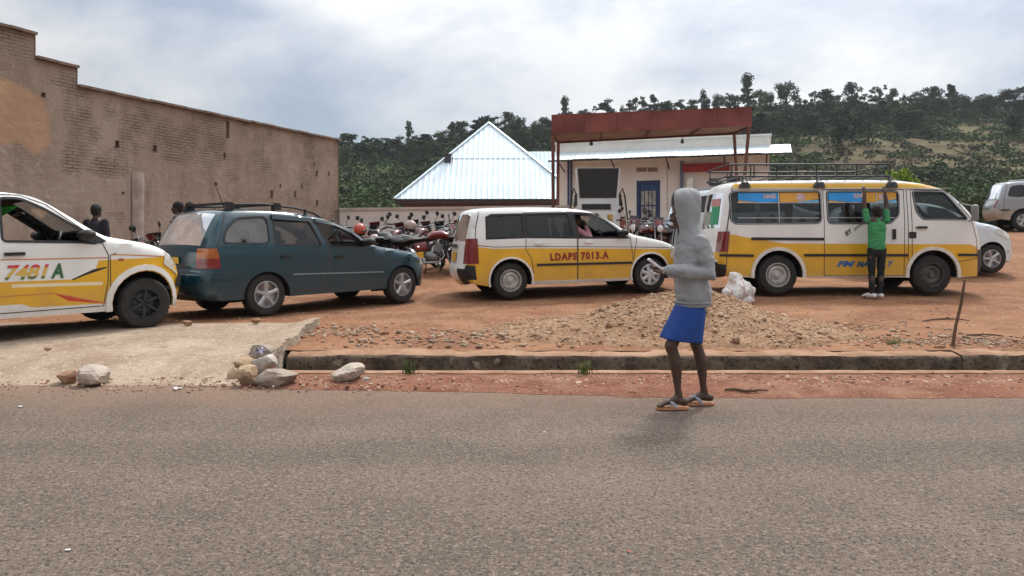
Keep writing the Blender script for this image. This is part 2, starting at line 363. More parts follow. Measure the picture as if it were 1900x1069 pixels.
# ---- open drain: near lip, trough, far wall built of cast lengths
drain = empty('storm_drain', (0, 0, 0)); tag(drain, kind='structure')
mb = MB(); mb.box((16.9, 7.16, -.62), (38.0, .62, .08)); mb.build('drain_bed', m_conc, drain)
x = SLAB_X - .05; k = 0; random.seed(3)
while x < 34:
    L = random.uniform(2.6, 4.2)
    w = Matrix.Rotation(random.uniform(-.004, .004), 3, 'Z')
    n = 34; top = .098 + random.uniform(-.006, .006); y0 = 7.34 + random.uniform(-.008, .008)
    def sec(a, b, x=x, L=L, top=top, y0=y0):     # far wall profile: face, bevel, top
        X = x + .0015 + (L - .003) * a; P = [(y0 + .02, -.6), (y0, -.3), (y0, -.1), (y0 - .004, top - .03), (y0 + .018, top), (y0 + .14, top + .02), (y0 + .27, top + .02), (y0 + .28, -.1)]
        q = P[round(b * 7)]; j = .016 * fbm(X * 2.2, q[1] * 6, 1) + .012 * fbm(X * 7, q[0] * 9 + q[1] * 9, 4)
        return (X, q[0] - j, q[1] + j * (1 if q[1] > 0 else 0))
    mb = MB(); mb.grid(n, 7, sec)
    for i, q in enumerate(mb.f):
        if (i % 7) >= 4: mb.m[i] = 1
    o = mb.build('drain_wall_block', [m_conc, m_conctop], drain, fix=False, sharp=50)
    def lip(a, b, x=x, L=L):
        X = x + .002 + (L - .004) * a; P = [(6.83, -.05), (6.835, .016), (6.85, .024), (6.955, .022), (6.97, .01), (6.975, -.6)]
        q = P[round(b * 5)]; j = .008 * fbm(X * 4, q[0] * 5, k + 3); return (X, q[0] + j, q[1] + (j * .6 if q[1] > 0 else 0))
    mb = MB(); mb.grid(n, 5, lip); mb.build('drain_lip_block', m_conctop, drain, fix=False, sharp=50)
    x += L; k += 1
# ---- concrete apron over the drain on the left
def slab_edge(y): return SLAB_X - .09 * (y - 6.4) + .07 * fbm(y * 2.3, 4) + .04 * fbm(y * 8, 9)
def slab_z(x, y):
    t = max(0, min(1, (y - 6.36) / .9)); t = t * t * (3 - 2 * t)
    e = max(0, 1 - max(0, slab_edge(y) - x) / .42); e = e * e * (3 - 2 * e)
    return lerp(.0, .125, t) + max(0, min(1.6, y - 7.3)) * .038 + .075 * e * t + .010 * fbm(x * 1.3, y * 1.3, 6) * t
mb = MB(); nS = 46
def fs(a, b):
    y = 6.30 + .05 * fbm(a * 30, 5) + (9.6 - 6.30) * b; e = slab_edge(y) if a > .9999 else None
    x = lerp(-16, slab_edge(y), a ** .7)
    return (x, y, slab_z(x, y) - (.02 if b == 0 else 0) - (.12 if b == 1 else 0))
mb.grid(120, nS, fs)
def fe(a, b):      # broken right edge face
    y = 6.30 + .05 * fbm(30, 5) + (9.6 - 6.30) * a; x = slab_edge(y); z = slab_z(x, y)
    return (x + .02 * b * fbm(y * 7, b * 3), y, z - b * .24 * (1 if y > 6.6 else .3) - (.02 if a == 0 else 0) - (.12 if a == 1 else 0))
mb.mi = 1; mb.grid(nS, 4, fe)
apron = mb.build('concrete_apron', [m_slab, M('broken_concrete', (.33, .27, .21), .95, var=.35, scale=9, bump=.8, bscale=30)], fix=False, weld=.0005, sharp=50)
tag(apron, kind='structure')
mb = MB(); mb.grid(10, 10, lambda a, b: (lerp(-1500, 1500, a), lerp(-1200, 1500, b), -.8)); base = mb.build('ground', m_dirt, smooth=False, fix=False); tag(base, kind='structure')

# ------------------------------------------------------------ hillside
SKX = [-1.2, -.5, -.29, -.21, -.136, -.07, 0, .07, .18, .32, .46, .6, .68, 1.2]
SKE = [.09, .120, .134, .130, .132, .143, .154, .160, .172, .180, .184, .184, .186, .19]
def hill_z(x, y):
    u = max(-1.2, min(1.2, x / y)); e = interp(u, SKX, SKE) + .0035 * fbm(u * 9, 1.5, 4)
    t = max(0, min(1, (y - 46) / 254)); g = (t ** .85)
    # terraces cut into the right-hand slope
    if u > .28: g += .022 * max(0, math.sin(g * 26 + u * 5)) * min(1, (u - .28) * 8)
    z = 1.25 + (y * lerp(.006, e, min(1, g)) ) * min(1, (y - 40) / 12)
    if y > 300: z -= (y - 300) * .25
    return z + .5 * fbm(x * .03, y * .03, 2) * t
def hill_material():
    m = bpy.data.materials.new('hill_scrub'); m.use_nodes = True; nt = m.node_tree; b = nt.nodes['Principled BSDF']; b.inputs['Roughness'].default_value = 1; b.inputs['Specular IOR Level'].default_value = .05
    tc = nt.nodes.new('ShaderNodeTexCoord')
    def nz(s, d=8, ds=0):
        n = nt.nodes.new('ShaderNodeTexNoise'); n.inputs['Scale'].default_value = s; n.inputs['Detail'].default_value = d; n.inputs['Distortion'].default_value = ds; nt.links.new(tc.outputs['Object'], n.inputs['Vector']); return n.outputs['Fac']
    def mx(f, a, c, lo, hi):
        r = nt.nodes.new('ShaderNodeMapRange'); r.inputs[1].default_value = lo; r.inputs[2].default_value = hi; nt.links.new(f, r.inputs[0])
        x = nt.nodes.new('ShaderNodeMixRGB'); nt.links.new(r.outputs[0], x.inputs[0])
        if isinstance(a, tuple): x.inputs[1].default_value = (*a, 1)
        else: nt.links.new(a, x.inputs[1])
        if isinstance(c, tuple): x.inputs[2].default_value = (*c, 1)
        else: nt.links.new(c, x.inputs[2])
        return x.outputs[0]
    green = mx(nz(.09), (.028, .045, .018), (.060, .085, .032), .4, .62)
    brown = mx(nz(.12), (.085, .060, .038), (.135, .12, .064), .4, .6)
    at_ = nt.nodes.new('ShaderNodeAttribute'); at_.attribute_name = 'field'
    c = mx(at_.outputs['Fac'], green, brown, .15, .75); c = mx(nz(.03), c, (.05, .045, .03), .52, .72)
    nt.links.new(c, b.inputs['Base Color']); MATS['hill'] = m; return m
def field(x, y):       # 1 where the right-hand slope is open field or cut earth
    u = x / y; f = 0
    if u > .3: f = min(1, (u - .3) * 9) * max(0, min(1, 1.35 - abs(y - 190) / 80))
    if .55 < u and 190 < y < 262: f = 1
    if -.26 < u < -.17 and 70 < y < 100: f = max(f, max(0, fbm(x * .1, y * .1, 8)) * 2)
    return max(0, min(1, f + .35 * fbm(x * .05, y * .05, 5)))
mb = MB(); HX = [-330 + 660 * i / 150 for i in range(151)]; HY = [44 + 30 * i / 16 for i in range(16)] + [74 + 246 * (i / 80) for i in range(81)]
hv = [(x, y, hill_z(x, y)) for x in HX for y in HY]; nh = len(HY)
mb.add(hv, [(i * nh + j, (i + 1) * nh + j, (i + 1) * nh + j + 1, i * nh + j + 1) for i in range(150) for j in range(nh - 1)])
hill = mb.build('hillside', hill_material(), fix=False, sharp=180); tag(hill, kind='structure')
fa = hill.data.attributes.new('field', 'FLOAT', 'POINT'); fa.data.foreach_set('value', [field(p[0], p[1]) for p in hv])

# ------------------------------------------------------------ trees
def leaf_mat(name, c1, c2):
    m = bpy.data.materials.new(name); m.use_nodes = True; nt = m.node_tree; b = nt.nodes['Principled BSDF']; b.inputs['Roughness'].default_value = .8; b.inputs['Specular IOR Level'].default_value = .15
    g = nt.nodes.new('ShaderNodeNewGeometry'); oi = nt.nodes.new('ShaderNodeObjectInfo')
    ad = nt.nodes.new('ShaderNodeMath'); ad.operation = 'MULTIPLY_ADD'; ad.inputs[1].default_value = .55; nt.links.new(g.outputs['Random Per Island'], ad.inputs[0])
    sc_ = nt.nodes.new('ShaderNodeMath'); sc_.operation = 'MULTIPLY'; sc_.inputs[1].default_value = .45; nt.links.new(oi.outputs['Random'], sc_.inputs[0]); nt.links.new(sc_.outputs[0], ad.inputs[2])
    r = nt.nodes.new('ShaderNodeValToRGB'); r.color_ramp.elements[0].color = (*c1, 1); r.color_ramp.elements[1].color = (*c2, 1); nt.links.new(ad.outputs[0], r.inputs[0])
    tc = nt.nodes.new('ShaderNodeNewGeometry'); nz = nt.nodes.new('ShaderNodeTexNoise'); nz.inputs['Scale'].default_value = .07; nz.inputs['Detail'].default_value = 4; nt.links.new(tc.outputs['Position'], nz.inputs['Vector'])      # kinds of plant change from patch to patch
    mr_ = nt.nodes.new('ShaderNodeMapRange'); mr_.inputs[1].default_value = .38; mr_.inputs[2].default_value = .62; mr_.inputs[3].default_value = .55; mr_.inputs[4].default_value = 1.45; nt.links.new(nz.outputs['Fac'], mr_.inputs[0])
    vm = nt.nodes.new('ShaderNodeVectorMath'); vm.operation = 'SCALE'; nt.links.new(r.outputs[0], vm.inputs[0]); nt.links.new(mr_.outputs[0], vm.inputs['Scale'])
    nt.links.new(vm.outputs[0], b.inputs['Base Color']); MATS[name] = m; return m
m_leaf = leaf_mat('dark_leaves', (.018, .036, .017), (.060, .098, .038)); m_leaf2 = leaf_mat('olive_leaves', (.04, .055, .022), (.10, .12, .05))
m_leafb = leaf_mat('bright_leaves', (.10, .18, .02), (.26, .36, .06)); m_bark = M('bark', (.09, .065, .05), .95, var=.3, scale=3)
m_scrub = leaf_mat('scrub_leaves', (.024, .042, .015), (.075, .105, .034)); m_dry = leaf_mat('dry_scrub', (.042, .038, .025), (.10, .085, .052))
def leaf(mb, p, s, rnd):
    a = Vector((rnd.gauss(0, 1), rnd.gauss(0, 1), rnd.gauss(0, .7))).normalized(); b = a.cross(Vector((rnd.gauss(0, 1), rnd.gauss(0, 1), rnd.gauss(0, 1)))).normalized()
    w = s * rnd.uniform(.35, .6); p = Vector(p)
    mb.add([p - a * s * .6, p + b * w, p + a * s * .6 + b * .1 * s, p - b * w], [(0, 1, 2, 3)])
def tree_meshes(kind, seed):
    """(trunk mesh, crown mesh) of a tree about 8 m high, base at the origin"""
    rnd = random.Random(seed); tr = MB(); cr = MB(); H = 8.0
    cl = []
    if kind == 'round':
        for i in range(26): a = rnd.uniform(0, 6.28); q = rnd.uniform(.2, 2.5); cl.append(((q * math.cos(a), q * math.sin(a), rnd.uniform(1.3, 7.1) - q * .45), rnd.uniform(.7, 1.35)))
    elif kind == 'tall':
        for i in range(24): a = rnd.uniform(0, 6.28); h = rnd.uniform(1.0, 7.6); q = rnd.uniform(.1, 1.2) * (1.15 - h / 12); cl.append(((q * math.cos(a), q * math.sin(a), h), rnd.uniform(.45, .95)))
    elif kind == 'cone':
        for i in range(16): a = rnd.uniform(0, 6.28); h = rnd.uniform(1.2, 7.5); q = (8 - h) * .22 * rnd.uniform(.3, 1); cl.append(((q * math.cos(a), q * math.sin(a), h), .35 + (8 - h) * .1))
    elif kind == 'open':
        for i in range(20): a = rnd.uniform(0, 6.28); q = rnd.uniform(.4, 2.4); cl.append(((q * math.cos(a), q * math.sin(a), rnd.uniform(1.8, 7.6)), rnd.uniform(.45, .85)))
    else:   # low bush
        for i in range(14): a = rnd.uniform(0, 6.28); q = rnd.uniform(.2, 3.2); cl.append(((q * math.cos(a), q * math.sin(a), rnd.uniform(.6, 3.4) - q * .25), rnd.uniform(.9, 1.5)))
    lean = Vector((rnd.uniform(-.09, .09), rnd.uniform(-.09, .09), 0)); drop = rnd.uniform(0, 6.28); cl = [((c[0] + lean.x * c[2] + .35 * math.cos(drop + c[2]), c[1] + lean.y * c[2], c[2]), r * rnd.uniform(.55, 1.3)) for c, r in cl if rnd.random() < .86]
    top = max(c[0][2] for c in cl)
    tr.tube([(0, 0, -.6), (.08, .03, 1.5), (-.06, .1, 3.5), (.05, 0, top * .85)], [.24, .18, .13, .04], 7)
    for c, r in cl:
        hz = max(.4, c[2] * .55); tr.tube([(0, 0, hz), (c[0] * .5, c[1] * .5, lerp(hz, c[2], .6)), c], [.085, .055, .02], 5)
        for k in range(int(85 * r)):
            d = Vector((rnd.gauss(0, 1), rnd.gauss(0, 1), rnd.gauss(0, .8))).normalized() * r * rnd.random() ** .45
            leaf(cr, Vector(c) + d, rnd.uniform(.26, .52), rnd)
    return tr.mesh('trunk', fix=False), cr.mesh('crown', smooth=False, fix=False)
TREES = {k: [tree_meshes(k, s + i * 10) for i in range(6)] for s, k in enumerate(('round', 'tall', 'cone', 'open', 'bush'))}
def plant(name, kind, px, py_top, Y, width_px, label, group=None, lm=None, seed=0, base_z=None, cat='tree'):
    """tree at depth Y whose top shows at pixel (px, py_top)"""
    p = at(px, py_top, Y); z0 = hill_z(p.x, Y) if base_z is None else base_z
    h = max(1.5, p.z - z0); tm, cm = TREES[kind][seed % 6]
    top = {'round': 7.6, 'tall': 8.0, 'cone': 7.9, 'open': 8.1, 'bush': 3.9}[kind]; half = {'round': 3.3, 'tall': 1.6, 'cone': 1.6, 'open': 2.9, 'bush': 3.8}[kind]
    s = h / top; w = (width_px / FPX * Y / 2) / half if width_px else s
    o = empty(name, (p.x, Y, z0), seed * 1.3); o.scale = (w, w, s); tag(o, label, cat, group)
    link('trunk', tm, m_bark, o); c = link('crown', cm, m_leaf, o)
    if lm:
        c.material_slots[0].link = 'OBJECT'; c.material_slots[0].material = lm
    return o
# trees that stand out on the skyline
plant('tall_tree', 'tall', 757, 222, 285, 22, 'narrow dark tree standing alone on the left part of the skyline', seed=0)
plant('round_tree', 'round', 900, 211, 280, 46, 'broad dark tree behind the peak of the metal pyramid roof', seed=1)
plant('round_tree', 'round', 945, 206, 284, 52, 'round-topped tree just right of the pyramid roof peak on the skyline', seed=2)
plant('tall_tree', 'tall', 1050, 182, 288, 28, 'pale narrow tree above the left end of the red canopy', seed=1, lm=m_leaf2)
plant('tall_tree', 'tall', 1128, 185, 288, 32, 'dark bushy tree above the left half of the red canopy', seed=2)
plant('cone_tree', 'cone', 1214, 174, 286, 32, 'cone-shaped tree above the middle of the red canopy', seed=0)
plant('open_tree', 'open', 1180, 178, 290, 36, 'thin open tree left of the cone-shaped tree above the canopy', seed=0)
plant('tall_tree', 'tall', 1388, 141, 282, 40, 'tallest tree on the skyline, above the right end of the canopy', seed=1)
plant('round_tree', 'round', 1460, 151, 284, 48, 'spreading dark tree right of the tallest skyline tree', seed=0)
plant('round_tree', 'round', 1581, 150, 280, 44, 'dense rounded tree standing highest in the middle of the right ridge', seed=2)
plant('open_tree', 'open', 1632, 156, 285, 40, 'spindly open-crowned tree right of the dense rounded ridge tree', seed=1)
plant('round_tree', 'round', 1728, 157, 283, 44, 'broad tree on the ridge above the bus cab', seed=1)
plant('tall_tree', 'tall', 1762, 154, 288, 32, 'slender tree on the ridge just right of the broad one above the bus cab', seed=0)
plant('round_tree', 'round', 1885, 163, 280, 60, 'dark tree on the ridge at the right edge of the photo', seed=0)
plant('round_tree', 'round', 1560, 192, 205, 62, 'dark round tree lower on the slope above the bus roof rack', seed=1)
rnd = random.Random(21)
SKPX = [(545, 256), (575, 248), (600, 251), (628, 252), (652, 246), (675, 258), (700, 256), (722, 255), (740, 262), (775, 250), (795, 240), (815, 232), (835, 226), (858, 222), (880, 222), (925, 214), (968, 218), (990, 222), (1012, 214), (1035, 205),
        (1075, 200), (1100, 198), (1150, 192), (1165, 188), (1196, 186), (1236, 184), (1262, 182), (1285, 180), (1305, 168), (1330, 168), (1352, 172), (1412, 158), (1432, 166), (1488, 172), (1508, 170), (1528, 166), (1552, 172), (1606, 172), (1655, 166), (1678, 170), (1700, 168), (1745, 172), (1786, 172), (1806, 178), (1826, 172), (1846, 176), (1866, 170), (1905, 172), (1925, 168)]
for i, (px, py) in enumerate(SKPX):
    k = rnd.choice(['round', 'round', 'tall', 'open', 'cone' if px < 1300 else 'round'])
    plant('ridge_tree', k, px + rnd.uniform(-4, 4), py + rnd.uniform(-2, 5), rnd.uniform(262, 292), rnd.uniform(18, 52), 'one of the mid-height trees crowding the skyline ridge', 'trees crowding the skyline ridge', rnd.choice([None, None, m_leaf2]), i)
for i in range(190):           # wood just below the ridge
    px = rnd.uniform(1280, 1930) if i < 140 else rnd.uniform(640, 1030); Y = rnd.uniform(215, 268)
    x = (px - 950) / FPX * Y
    if field(x, Y) > .75 and rnd.random() < .85: continue
    z = hill_z(x, Y); py = HOR - (z + rnd.uniform(4, 8.5) - EYE) * FPX / Y
    plant('slope_tree', rnd.choice(['round', 'round', 'tall', 'open']), px, py, Y, rnd.uniform(26, 46), 'one of the trees in the wood just below the skyline', 'trees in the wood below the skyline', rnd.choice([None, m_leaf2, None]), i)
# scrub that covers the slopes: a mass nobody could count
def scrub(name, mat, test, n, seed, size, y0=56, y1=268, cnt=58, u0=-.36, u1=.74):
    rn = random.Random(seed); mb = MB()
    for _ in range(n * 3):
        if n <= 0: break
        u = rn.uniform(u0, u1); Y = y0 + (y1 - y0) * rn.random() ** .8; x = u * Y
        if rn.random() > test(x, Y): continue
        n -= 1; z = hill_z(x, Y); s = rn.uniform(*size) * (.6 + Y / 240) * (1.6 if rn.random() < .12 else 1)
        for k in range(cnt):
            gs = lambda q: max(-1.5 * q, min(1.5 * q, rn.gauss(0, q)))
            d = Vector((gs(.5), gs(.5), abs(gs(.42)))) * s; d.z *= max(.15, 1 - .8 * math.hypot(d.x, d.y) / s)
            leaf(mb, (x + d.x, Y + d.y, z + d.z * .9), min(s * rn.uniform(.16, .34), .2 + Y * .0032), rn)
    o = mb.build(name, mat, smooth=False, fix=False); return o
tag(scrub('hillside_scrub', m_scrub, lambda x, y: (1 - .8 * field(x, y)) * (1 if fbm(x * .04, y * .04, 3) > -.25 else .35), 3700, 1, (1.2, 2.6)), 'dense green scrub covering the hillside', 'scrub', kind='stuff')
tag(scrub('dry_bushes', m_dry, lambda x, y: .25 + .3 * field(x, y) if y < 205 else .04, 800, 2, (.9, 2.0), cnt=40), 'brownish dry bushes scattered over the slope', 'bushes', kind='stuff')
tag(scrub('valley_thicket', m_leaf, lambda x, y: 1, 420, 5, (1.4, 2.6), 48, 78, 130), 'dark thicket along the foot of the hill', 'thicket', kind='stuff')
tag(scrub('ridge_thicket', m_leaf, lambda x, y: 1, 900, 8, (.9, 1.7), 250, 292, 44), 'undergrowth between the trees along the skyline', 'thicket', kind='stuff')
# bright young tree behind the bus roof
plant('young_tree', 'round', 1670, 303, 31, 74, 'bright yellow-green young tree behind the bus roof rack', lm=m_leafb, seed=1, base_z=1.5)
plant('shrub', 'bush', 1795, 362, 29, 50, 'dark green shrub between the bus cab and the silver car at the right edge', lm=m_leaf2, seed=2, base_z=1.55, cat='shrub')

# ------------------------------------------------------------ tall brick wall on the left
WF = Vector((-5.3, 23.0)); WD = Vector((-.389, -.921))       # far end, direction towards the camera
def wall_material():
    m = bpy.data.materials.new('weathered_wall'); m.use_nodes = True; nt = m.node_tree; b = nt.nodes['Principled BSDF']; b.inputs['Roughness'].default_value = .95; b.inputs['Specular IOR Level'].default_value = .15
    tc = nt.nodes.new('ShaderNodeTexCoord')
    def nz(s, d=8, off=(0, 0, 0), sc=(1, 1, 1)):
        mp = nt.nodes.new('ShaderNodeMapping'); mp.inputs['Location'].default_value = off; mp.inputs['Scale'].default_value = sc; nt.links.new(tc.outputs['Object'], mp.inputs[0])
        n = nt.nodes.new('ShaderNodeTexNoise'); n.inputs['Scale'].default_value = s; n.inputs['Detail'].default_value = d; n.inputs['Roughness'].default_value = .62; nt.links.new(mp.outputs[0], n.inputs['Vector']); return n.outputs['Fac']
    def mx(f, a, c, lo, hi):
        r = nt.nodes.new('ShaderNodeMapRange'); r.inputs[1].default_value = lo; r.inputs[2].default_value = hi; nt.links.new(f, r.inputs[0])
        x = nt.nodes.new('ShaderNodeMixRGB'); nt.links.new(r.outputs[0], x.inputs[0])
        for k, v in ((1, a), (2, c)):
            if isinstance(v, tuple): x.inputs[k].default_value = (*v, 1)
            else: nt.links.new(v, x.inputs[k])
        return x.outputs[0]
    br = nt.nodes.new('ShaderNodeTexBrick'); mp = nt.nodes.new('ShaderNodeMapping'); mp.inputs['Rotation'].default_value = (R(90), 0, 0); mp.inputs['Location'].default_value = (.07, .03, 0)
    nt.links.new(tc.outputs['Object'], mp.inputs[0]); nt.links.new(mp.outputs[0], br.inputs['Vector'])
    br.inputs['Scale'].default_value = 1; br.inputs['Brick Width'].default_value = .21; br.inputs['Row Height'].default_value = .066; br.inputs['Mortar Size'].default_value = .011; br.inputs['Mortar Smooth'].default_value = .3
    br.inputs['Color1'].default_value = (.30, .228, .176, 1); br.inputs['Color2'].default_value = (.25, .185, .142, 1); br.inputs['Mortar'].default_value = (.15, .112, .087, 1)
    brick = mx(nz(1.2), br.outputs['Color'], (.37, .285, .225), .47, .66)
    pl = mx(nz(.5, 6, (3, 0, 0), (1, 1, .6)), (.365, .285, .228), (.285, .215, .170), .4, .62)
    pl = mx(nz(1.6, 9, (9, 0, 4), (1.6, 1, .35)), pl, (.22, .162, .125), .5, .72)
    pl = mx(nz(5, 8, (1, 3, 2)), pl, (.46, .375, .305), .58, .72)
    at_ = nt.nodes.new('ShaderNodeAttribute'); at_.attribute_name = 'kind'; kind = at_.outputs['Fac']
    k2 = nt.nodes.new('ShaderNodeMath'); k2.operation = 'MULTIPLY_ADD'; nt.links.new(nz(1.1, 8, (4, 4, 4)), k2.inputs[0]); k2.inputs[1].default_value = 1.0; nt.links.new(kind, k2.inputs[2])
    fac = nt.nodes.new('ShaderNodeMapRange'); fac.inputs[1].default_value = .92; fac.inputs[2].default_value = 1.08; nt.links.new(k2.outputs[0], fac.inputs[0])
    col = mx(fac.outputs[0], pl, brick, 0, 1)
    at2 = nt.nodes.new('ShaderNodeAttribute'); at2.attribute_name = 'ochre'
    o2 = nt.nodes.new('ShaderNodeMath'); o2.operation = 'MULTIPLY_ADD'; nt.links.new(nz(1.4, 8, (7, 1, 1)), o2.inputs[0]); o2.inputs[1].default_value = .8; nt.links.new(at2.outputs['Fac'], o2.inputs[2])
    och = mx(nz(.9, 7, (2, 2, 8)), (.47, .30, .19), (.39, .245, .16), .4, .65)
    col = mx(o2.outputs[0], col, och, .86, 1.0)
    sm = nt.nodes.new('ShaderNodeSeparateXYZ'); nt.links.new(tc.outputs['Object'], sm.inputs[0])
    zs = nt.nodes.new('ShaderNodeMath'); zs.operation = 'MULTIPLY_ADD'; nt.links.new(nz(.8, 6, (5, 5, 5)), zs.inputs[0]); zs.inputs[1].default_value = 1.4; nt.links.new(sm.outputs['Z'], zs.inputs[2])
    col = mx(zs.outputs[0], (.38, .19, .10), col, 1.15, 1.75)      # red soil splashed on the foot of the wall
    nt.links.new(col, b.inputs['Base Color'])
    bp = nt.nodes.new('ShaderNodeBump'); bp.inputs['Strength'].default_value = .9; bp.inputs['Distance'].default_value = .03
    h = nt.nodes.new('ShaderNodeMath'); h.operation = 'MULTIPLY_ADD'; nt.links.new(br.outputs['Fac'], h.inputs[0])
    ng = nt.nodes.new('ShaderNodeMath'); ng.operation = 'MULTIPLY'; nt.links.new(fac.outputs[0], ng.inputs[0]); ng.inputs[1].default_value = -.7; nt.links.new(ng.outputs[0], h.inputs[1]); nt.links.new(nz(7, 8), h.inputs[2])
    nt.links.new(h.outputs[0], bp.inputs['Height']); nt.links.new(bp.outputs[0], b.inputs['Normal'])
    return m
# local frame: x along the wall (0 at the far end, growing towards the camera), z up, front face towards +y... 
bw = empty('brick_wall', (WF.x, WF.y, 0), math.atan2(WD.y, WD.x)); tag(bw, 'tall weathered brick and plaster wall with stepped top on the left', 'wall')
def wall_top(k): return 4.29 if k < 8.66 else (4.66 if k < 9.52 else 5.1)
STEP = [0, 8.66, 9.52, 17.5]
HOLES = [(px, py, w, h) for px, py, w, h in ((80, 176, .085, .085), (217, 267, .09, .14), (287, 275, .09, .14), (422, 240, .10, .42), (416, 289, .05, .16), (504, 360, .09, .2), (400, 341, .08, .06), (547, 360, .06, .18), (587, 322, .06, .16), (610, 322, .05, .15), (588, 376, .07, .16), (583, 305, .04, .10), (520, 345, .04, .10), (560, 345, .04, .12), (228, 358, .05, .05))]
def wall_k(px):
    u = (px - 950) / FPX; return (WF.x - u * WF.y) / (u * WD.y - WD.x)
holes = []
for px, py, w, h in HOLES:
    k = wall_k(px); Y = WF.y + WD.y * k; holes.append((k, EYE - (py - HOR) / FPX * Y, w, h))
pts = []; ed = []
def loop(p):
    b = len(pts); pts.extend(Vector(q) for q in p); ed.extend((b + i, b + (i + 1) % len(p)) for i in range(len(p)))
outl = [(0, -.4), (17.5, -.4), (17.5, 5.1), (9.52, 5.1), (9.52, 4.66), (8.66, 4.66), (8.66, 4.29), (0, 4.29)]
loop(outl); hl = []
for k, z, w, h in holes:
    q = [(k - w / 2, z - h / 2), (k + w / 2, z - h / 2), (k + w * .45, z + h / 2), (k - w * .5, z + h * .46)]; hl.append(q); loop(q)
for i in range(88):
    for j in range(28):
        x, z = .1 + i * .2, -.3 + j * .2
        if inpoly(x, z, outl): pts.append(Vector((x, z)))
vv, ee, ff, *_ = delaunay_2d_cdt(pts, ed, [], 0, 1e-5)
ff = [f for f in ff if inpoly(*(sum((vv[i] for i in f), Vector((0, 0))) / 3), outl) and not any(inpoly(*(sum((vv[i] for i in f), Vector((0, 0))) / 3), q) for q in hl)]
mb = MB(); SGN = 1
mb.add([(v.x, SGN * (.018 * fbm(v.x * .8, v.y * .8, 2)), v.y) for v in vv], ff)
for q in hl:       # recessed holes
    mb.add([(x, SGN * .02, z) for x, z in q] + [(x, SGN * -.16, z) for x, z in q], [(0, 1, 5, 4), (1, 2, 6, 5), (2, 3, 7, 6), (3, 0, 4, 7), (4, 5, 6, 7)])
for a, b in zip(outl, outl[1:] + outl[:1]):
    mb.add([(a[0], .03, a[1]), (b[0], .03, b[1]), (b[0], -.35, b[1]), (a[0], -.35, a[1])], [(0, 1, 2, 3)])
mb.add([(x, -.35, z) for x, z in outl], [tuple(range(8))])
wf = mb.build('masonry', wall_material(), bw, fix=False, smooth=False)
def kindval(x, z):      # brick shows between plaster: upper band of the middle and the lower right
    v = .35
    if z > 2.75 + .25 * math.sin(x * 1.3) and 2 < x < 9.0: v = .52
    if x < 4.6 and z > 1.5: v = .44
    if x > 9.1 and z > 4.15: v = .5
    if x < 2.2 and 1.4 < z < 2.4: v = .50
    return v
a1 = wf.data.attributes.new('kind', 'FLOAT', 'POINT'); a1.data.foreach_set('value', [kindval(v.co.x, v.co.z) for v in wf.data.vertices])
a2 = wf.data.attributes.new('ochre', 'FLOAT', 'POINT')
a2.data.foreach_set('value', [.1 + .62 * max(0, min(1, (min(v.co.x - 9.05, v.co.z - 2.7, 4.15 + max(0, v.co.x - 9.3) * .35 - v.co.z) + .12) / .55)) for v in wf.data.vertices])
m_cope = M('coping_tiles', (.20, .145, .11), .95, var=.3, scale=3, bump=.5, bscale=30)
random.seed(5); k = 0.0
while k < 17.4:           # coping of thin tiles along the stepped top
    e = next(s for s in STEP if s > k + 1e-6); L = min(random.uniform(.42, .55), e - k); z = wall_top(k + .01)
    mb = MB(); mb.box((k + L / 2, -.16, z + .028 + random.uniform(-.006, .006)), (L - .008, .52, .05), Matrix.Rotation(random.uniform(-.015, .015), 3, 'Y')); mb.build('coping_tile', m_cope, bw, smooth=False); k += L
def strip(name, k0, k1, z0, z1, y, mat):
    mb = MB(); mb.grid(8, 24, lambda a, b: (lerp(k0, k1, a) + .03 * fbm(b * 5, a * 2), y * math.sin(math.pi * (.05 + .9 * a)) ** .4 + .004 * fbm(a * 7, b * 9), lerp(z0, z1, b))); return mb.build(name, mat, bw, fix=False)
ka = wall_k(266); kb = wall_k(244); strip('cement_pilaster', ka, kb, -.1, 2.72, .055, M('grey_render', (.33, .275, .23), .95, var=.25, scale=2.5, bump=.6, bscale=25))
0 and strip('cement_scar', wall_k(124), wall_k(113), 2.9, 4.0, .05, M('pale_render', (.40, .31, .25), .95, var=.25, scale=3, bump=.6, bscale=25))

# heap of red earth against the wall
mb = MB(); c = WF + WD * wall_k(222); mb.grid(24, 16, lambda a, b: (lerp(-1.7, 1.7, a), lerp(-.15, 1.6, b), .95 * math.exp(-(lerp(-2, 2, a)) ** 2) * math.exp(-(b * 1.7) ** 2) * (1 + .2 * fbm(a * 6, b * 6)) - .03))
eh = mb.build('earth_heap', m_verge, fix=False); eh.location = (c.x + .1, c.y, ground_z(c.x, c.y) - .05); eh.rotation_euler = (0, 0, math.atan2(WD.y, WD.x)); tag(eh, 'heap of red earth banked against the foot of the tall wall', 'earth heap')

# ------------------------------------------------------------ low garden wall
m_plas = M('grey_plaster', (.66, .63, .60), .9, var=.1, scale=1.2, bump=.25, bscale=30)
A = Vector((-5.25, 22.95)); B = Vector((1.75, 21.2)); L = (B - A).length
gw = empty('garden_wall', (A.x, A.y, 0), math.atan2(B.y - A.y, B.x - A.x)); tag(gw, 'low pale plastered boundary wall behind the motorcycles', 'wall')
n = 5
for i in range(n):
    mb = MB(); mb.box((L * (i + .5) / n, .1, 1.1), (L / n - .006, .2, 2.14)); mb.build('wall_panel', m_plas, gw, smooth=False)
    mb = MB(); mb.box((L * (i + .5) / n, .1, 2.21), (L / n - .004, .30, .075)); mb.build('coping', M('coping_cement', (.52, .47, .42), .9, var=.15, scale=2), gw, smooth=False)
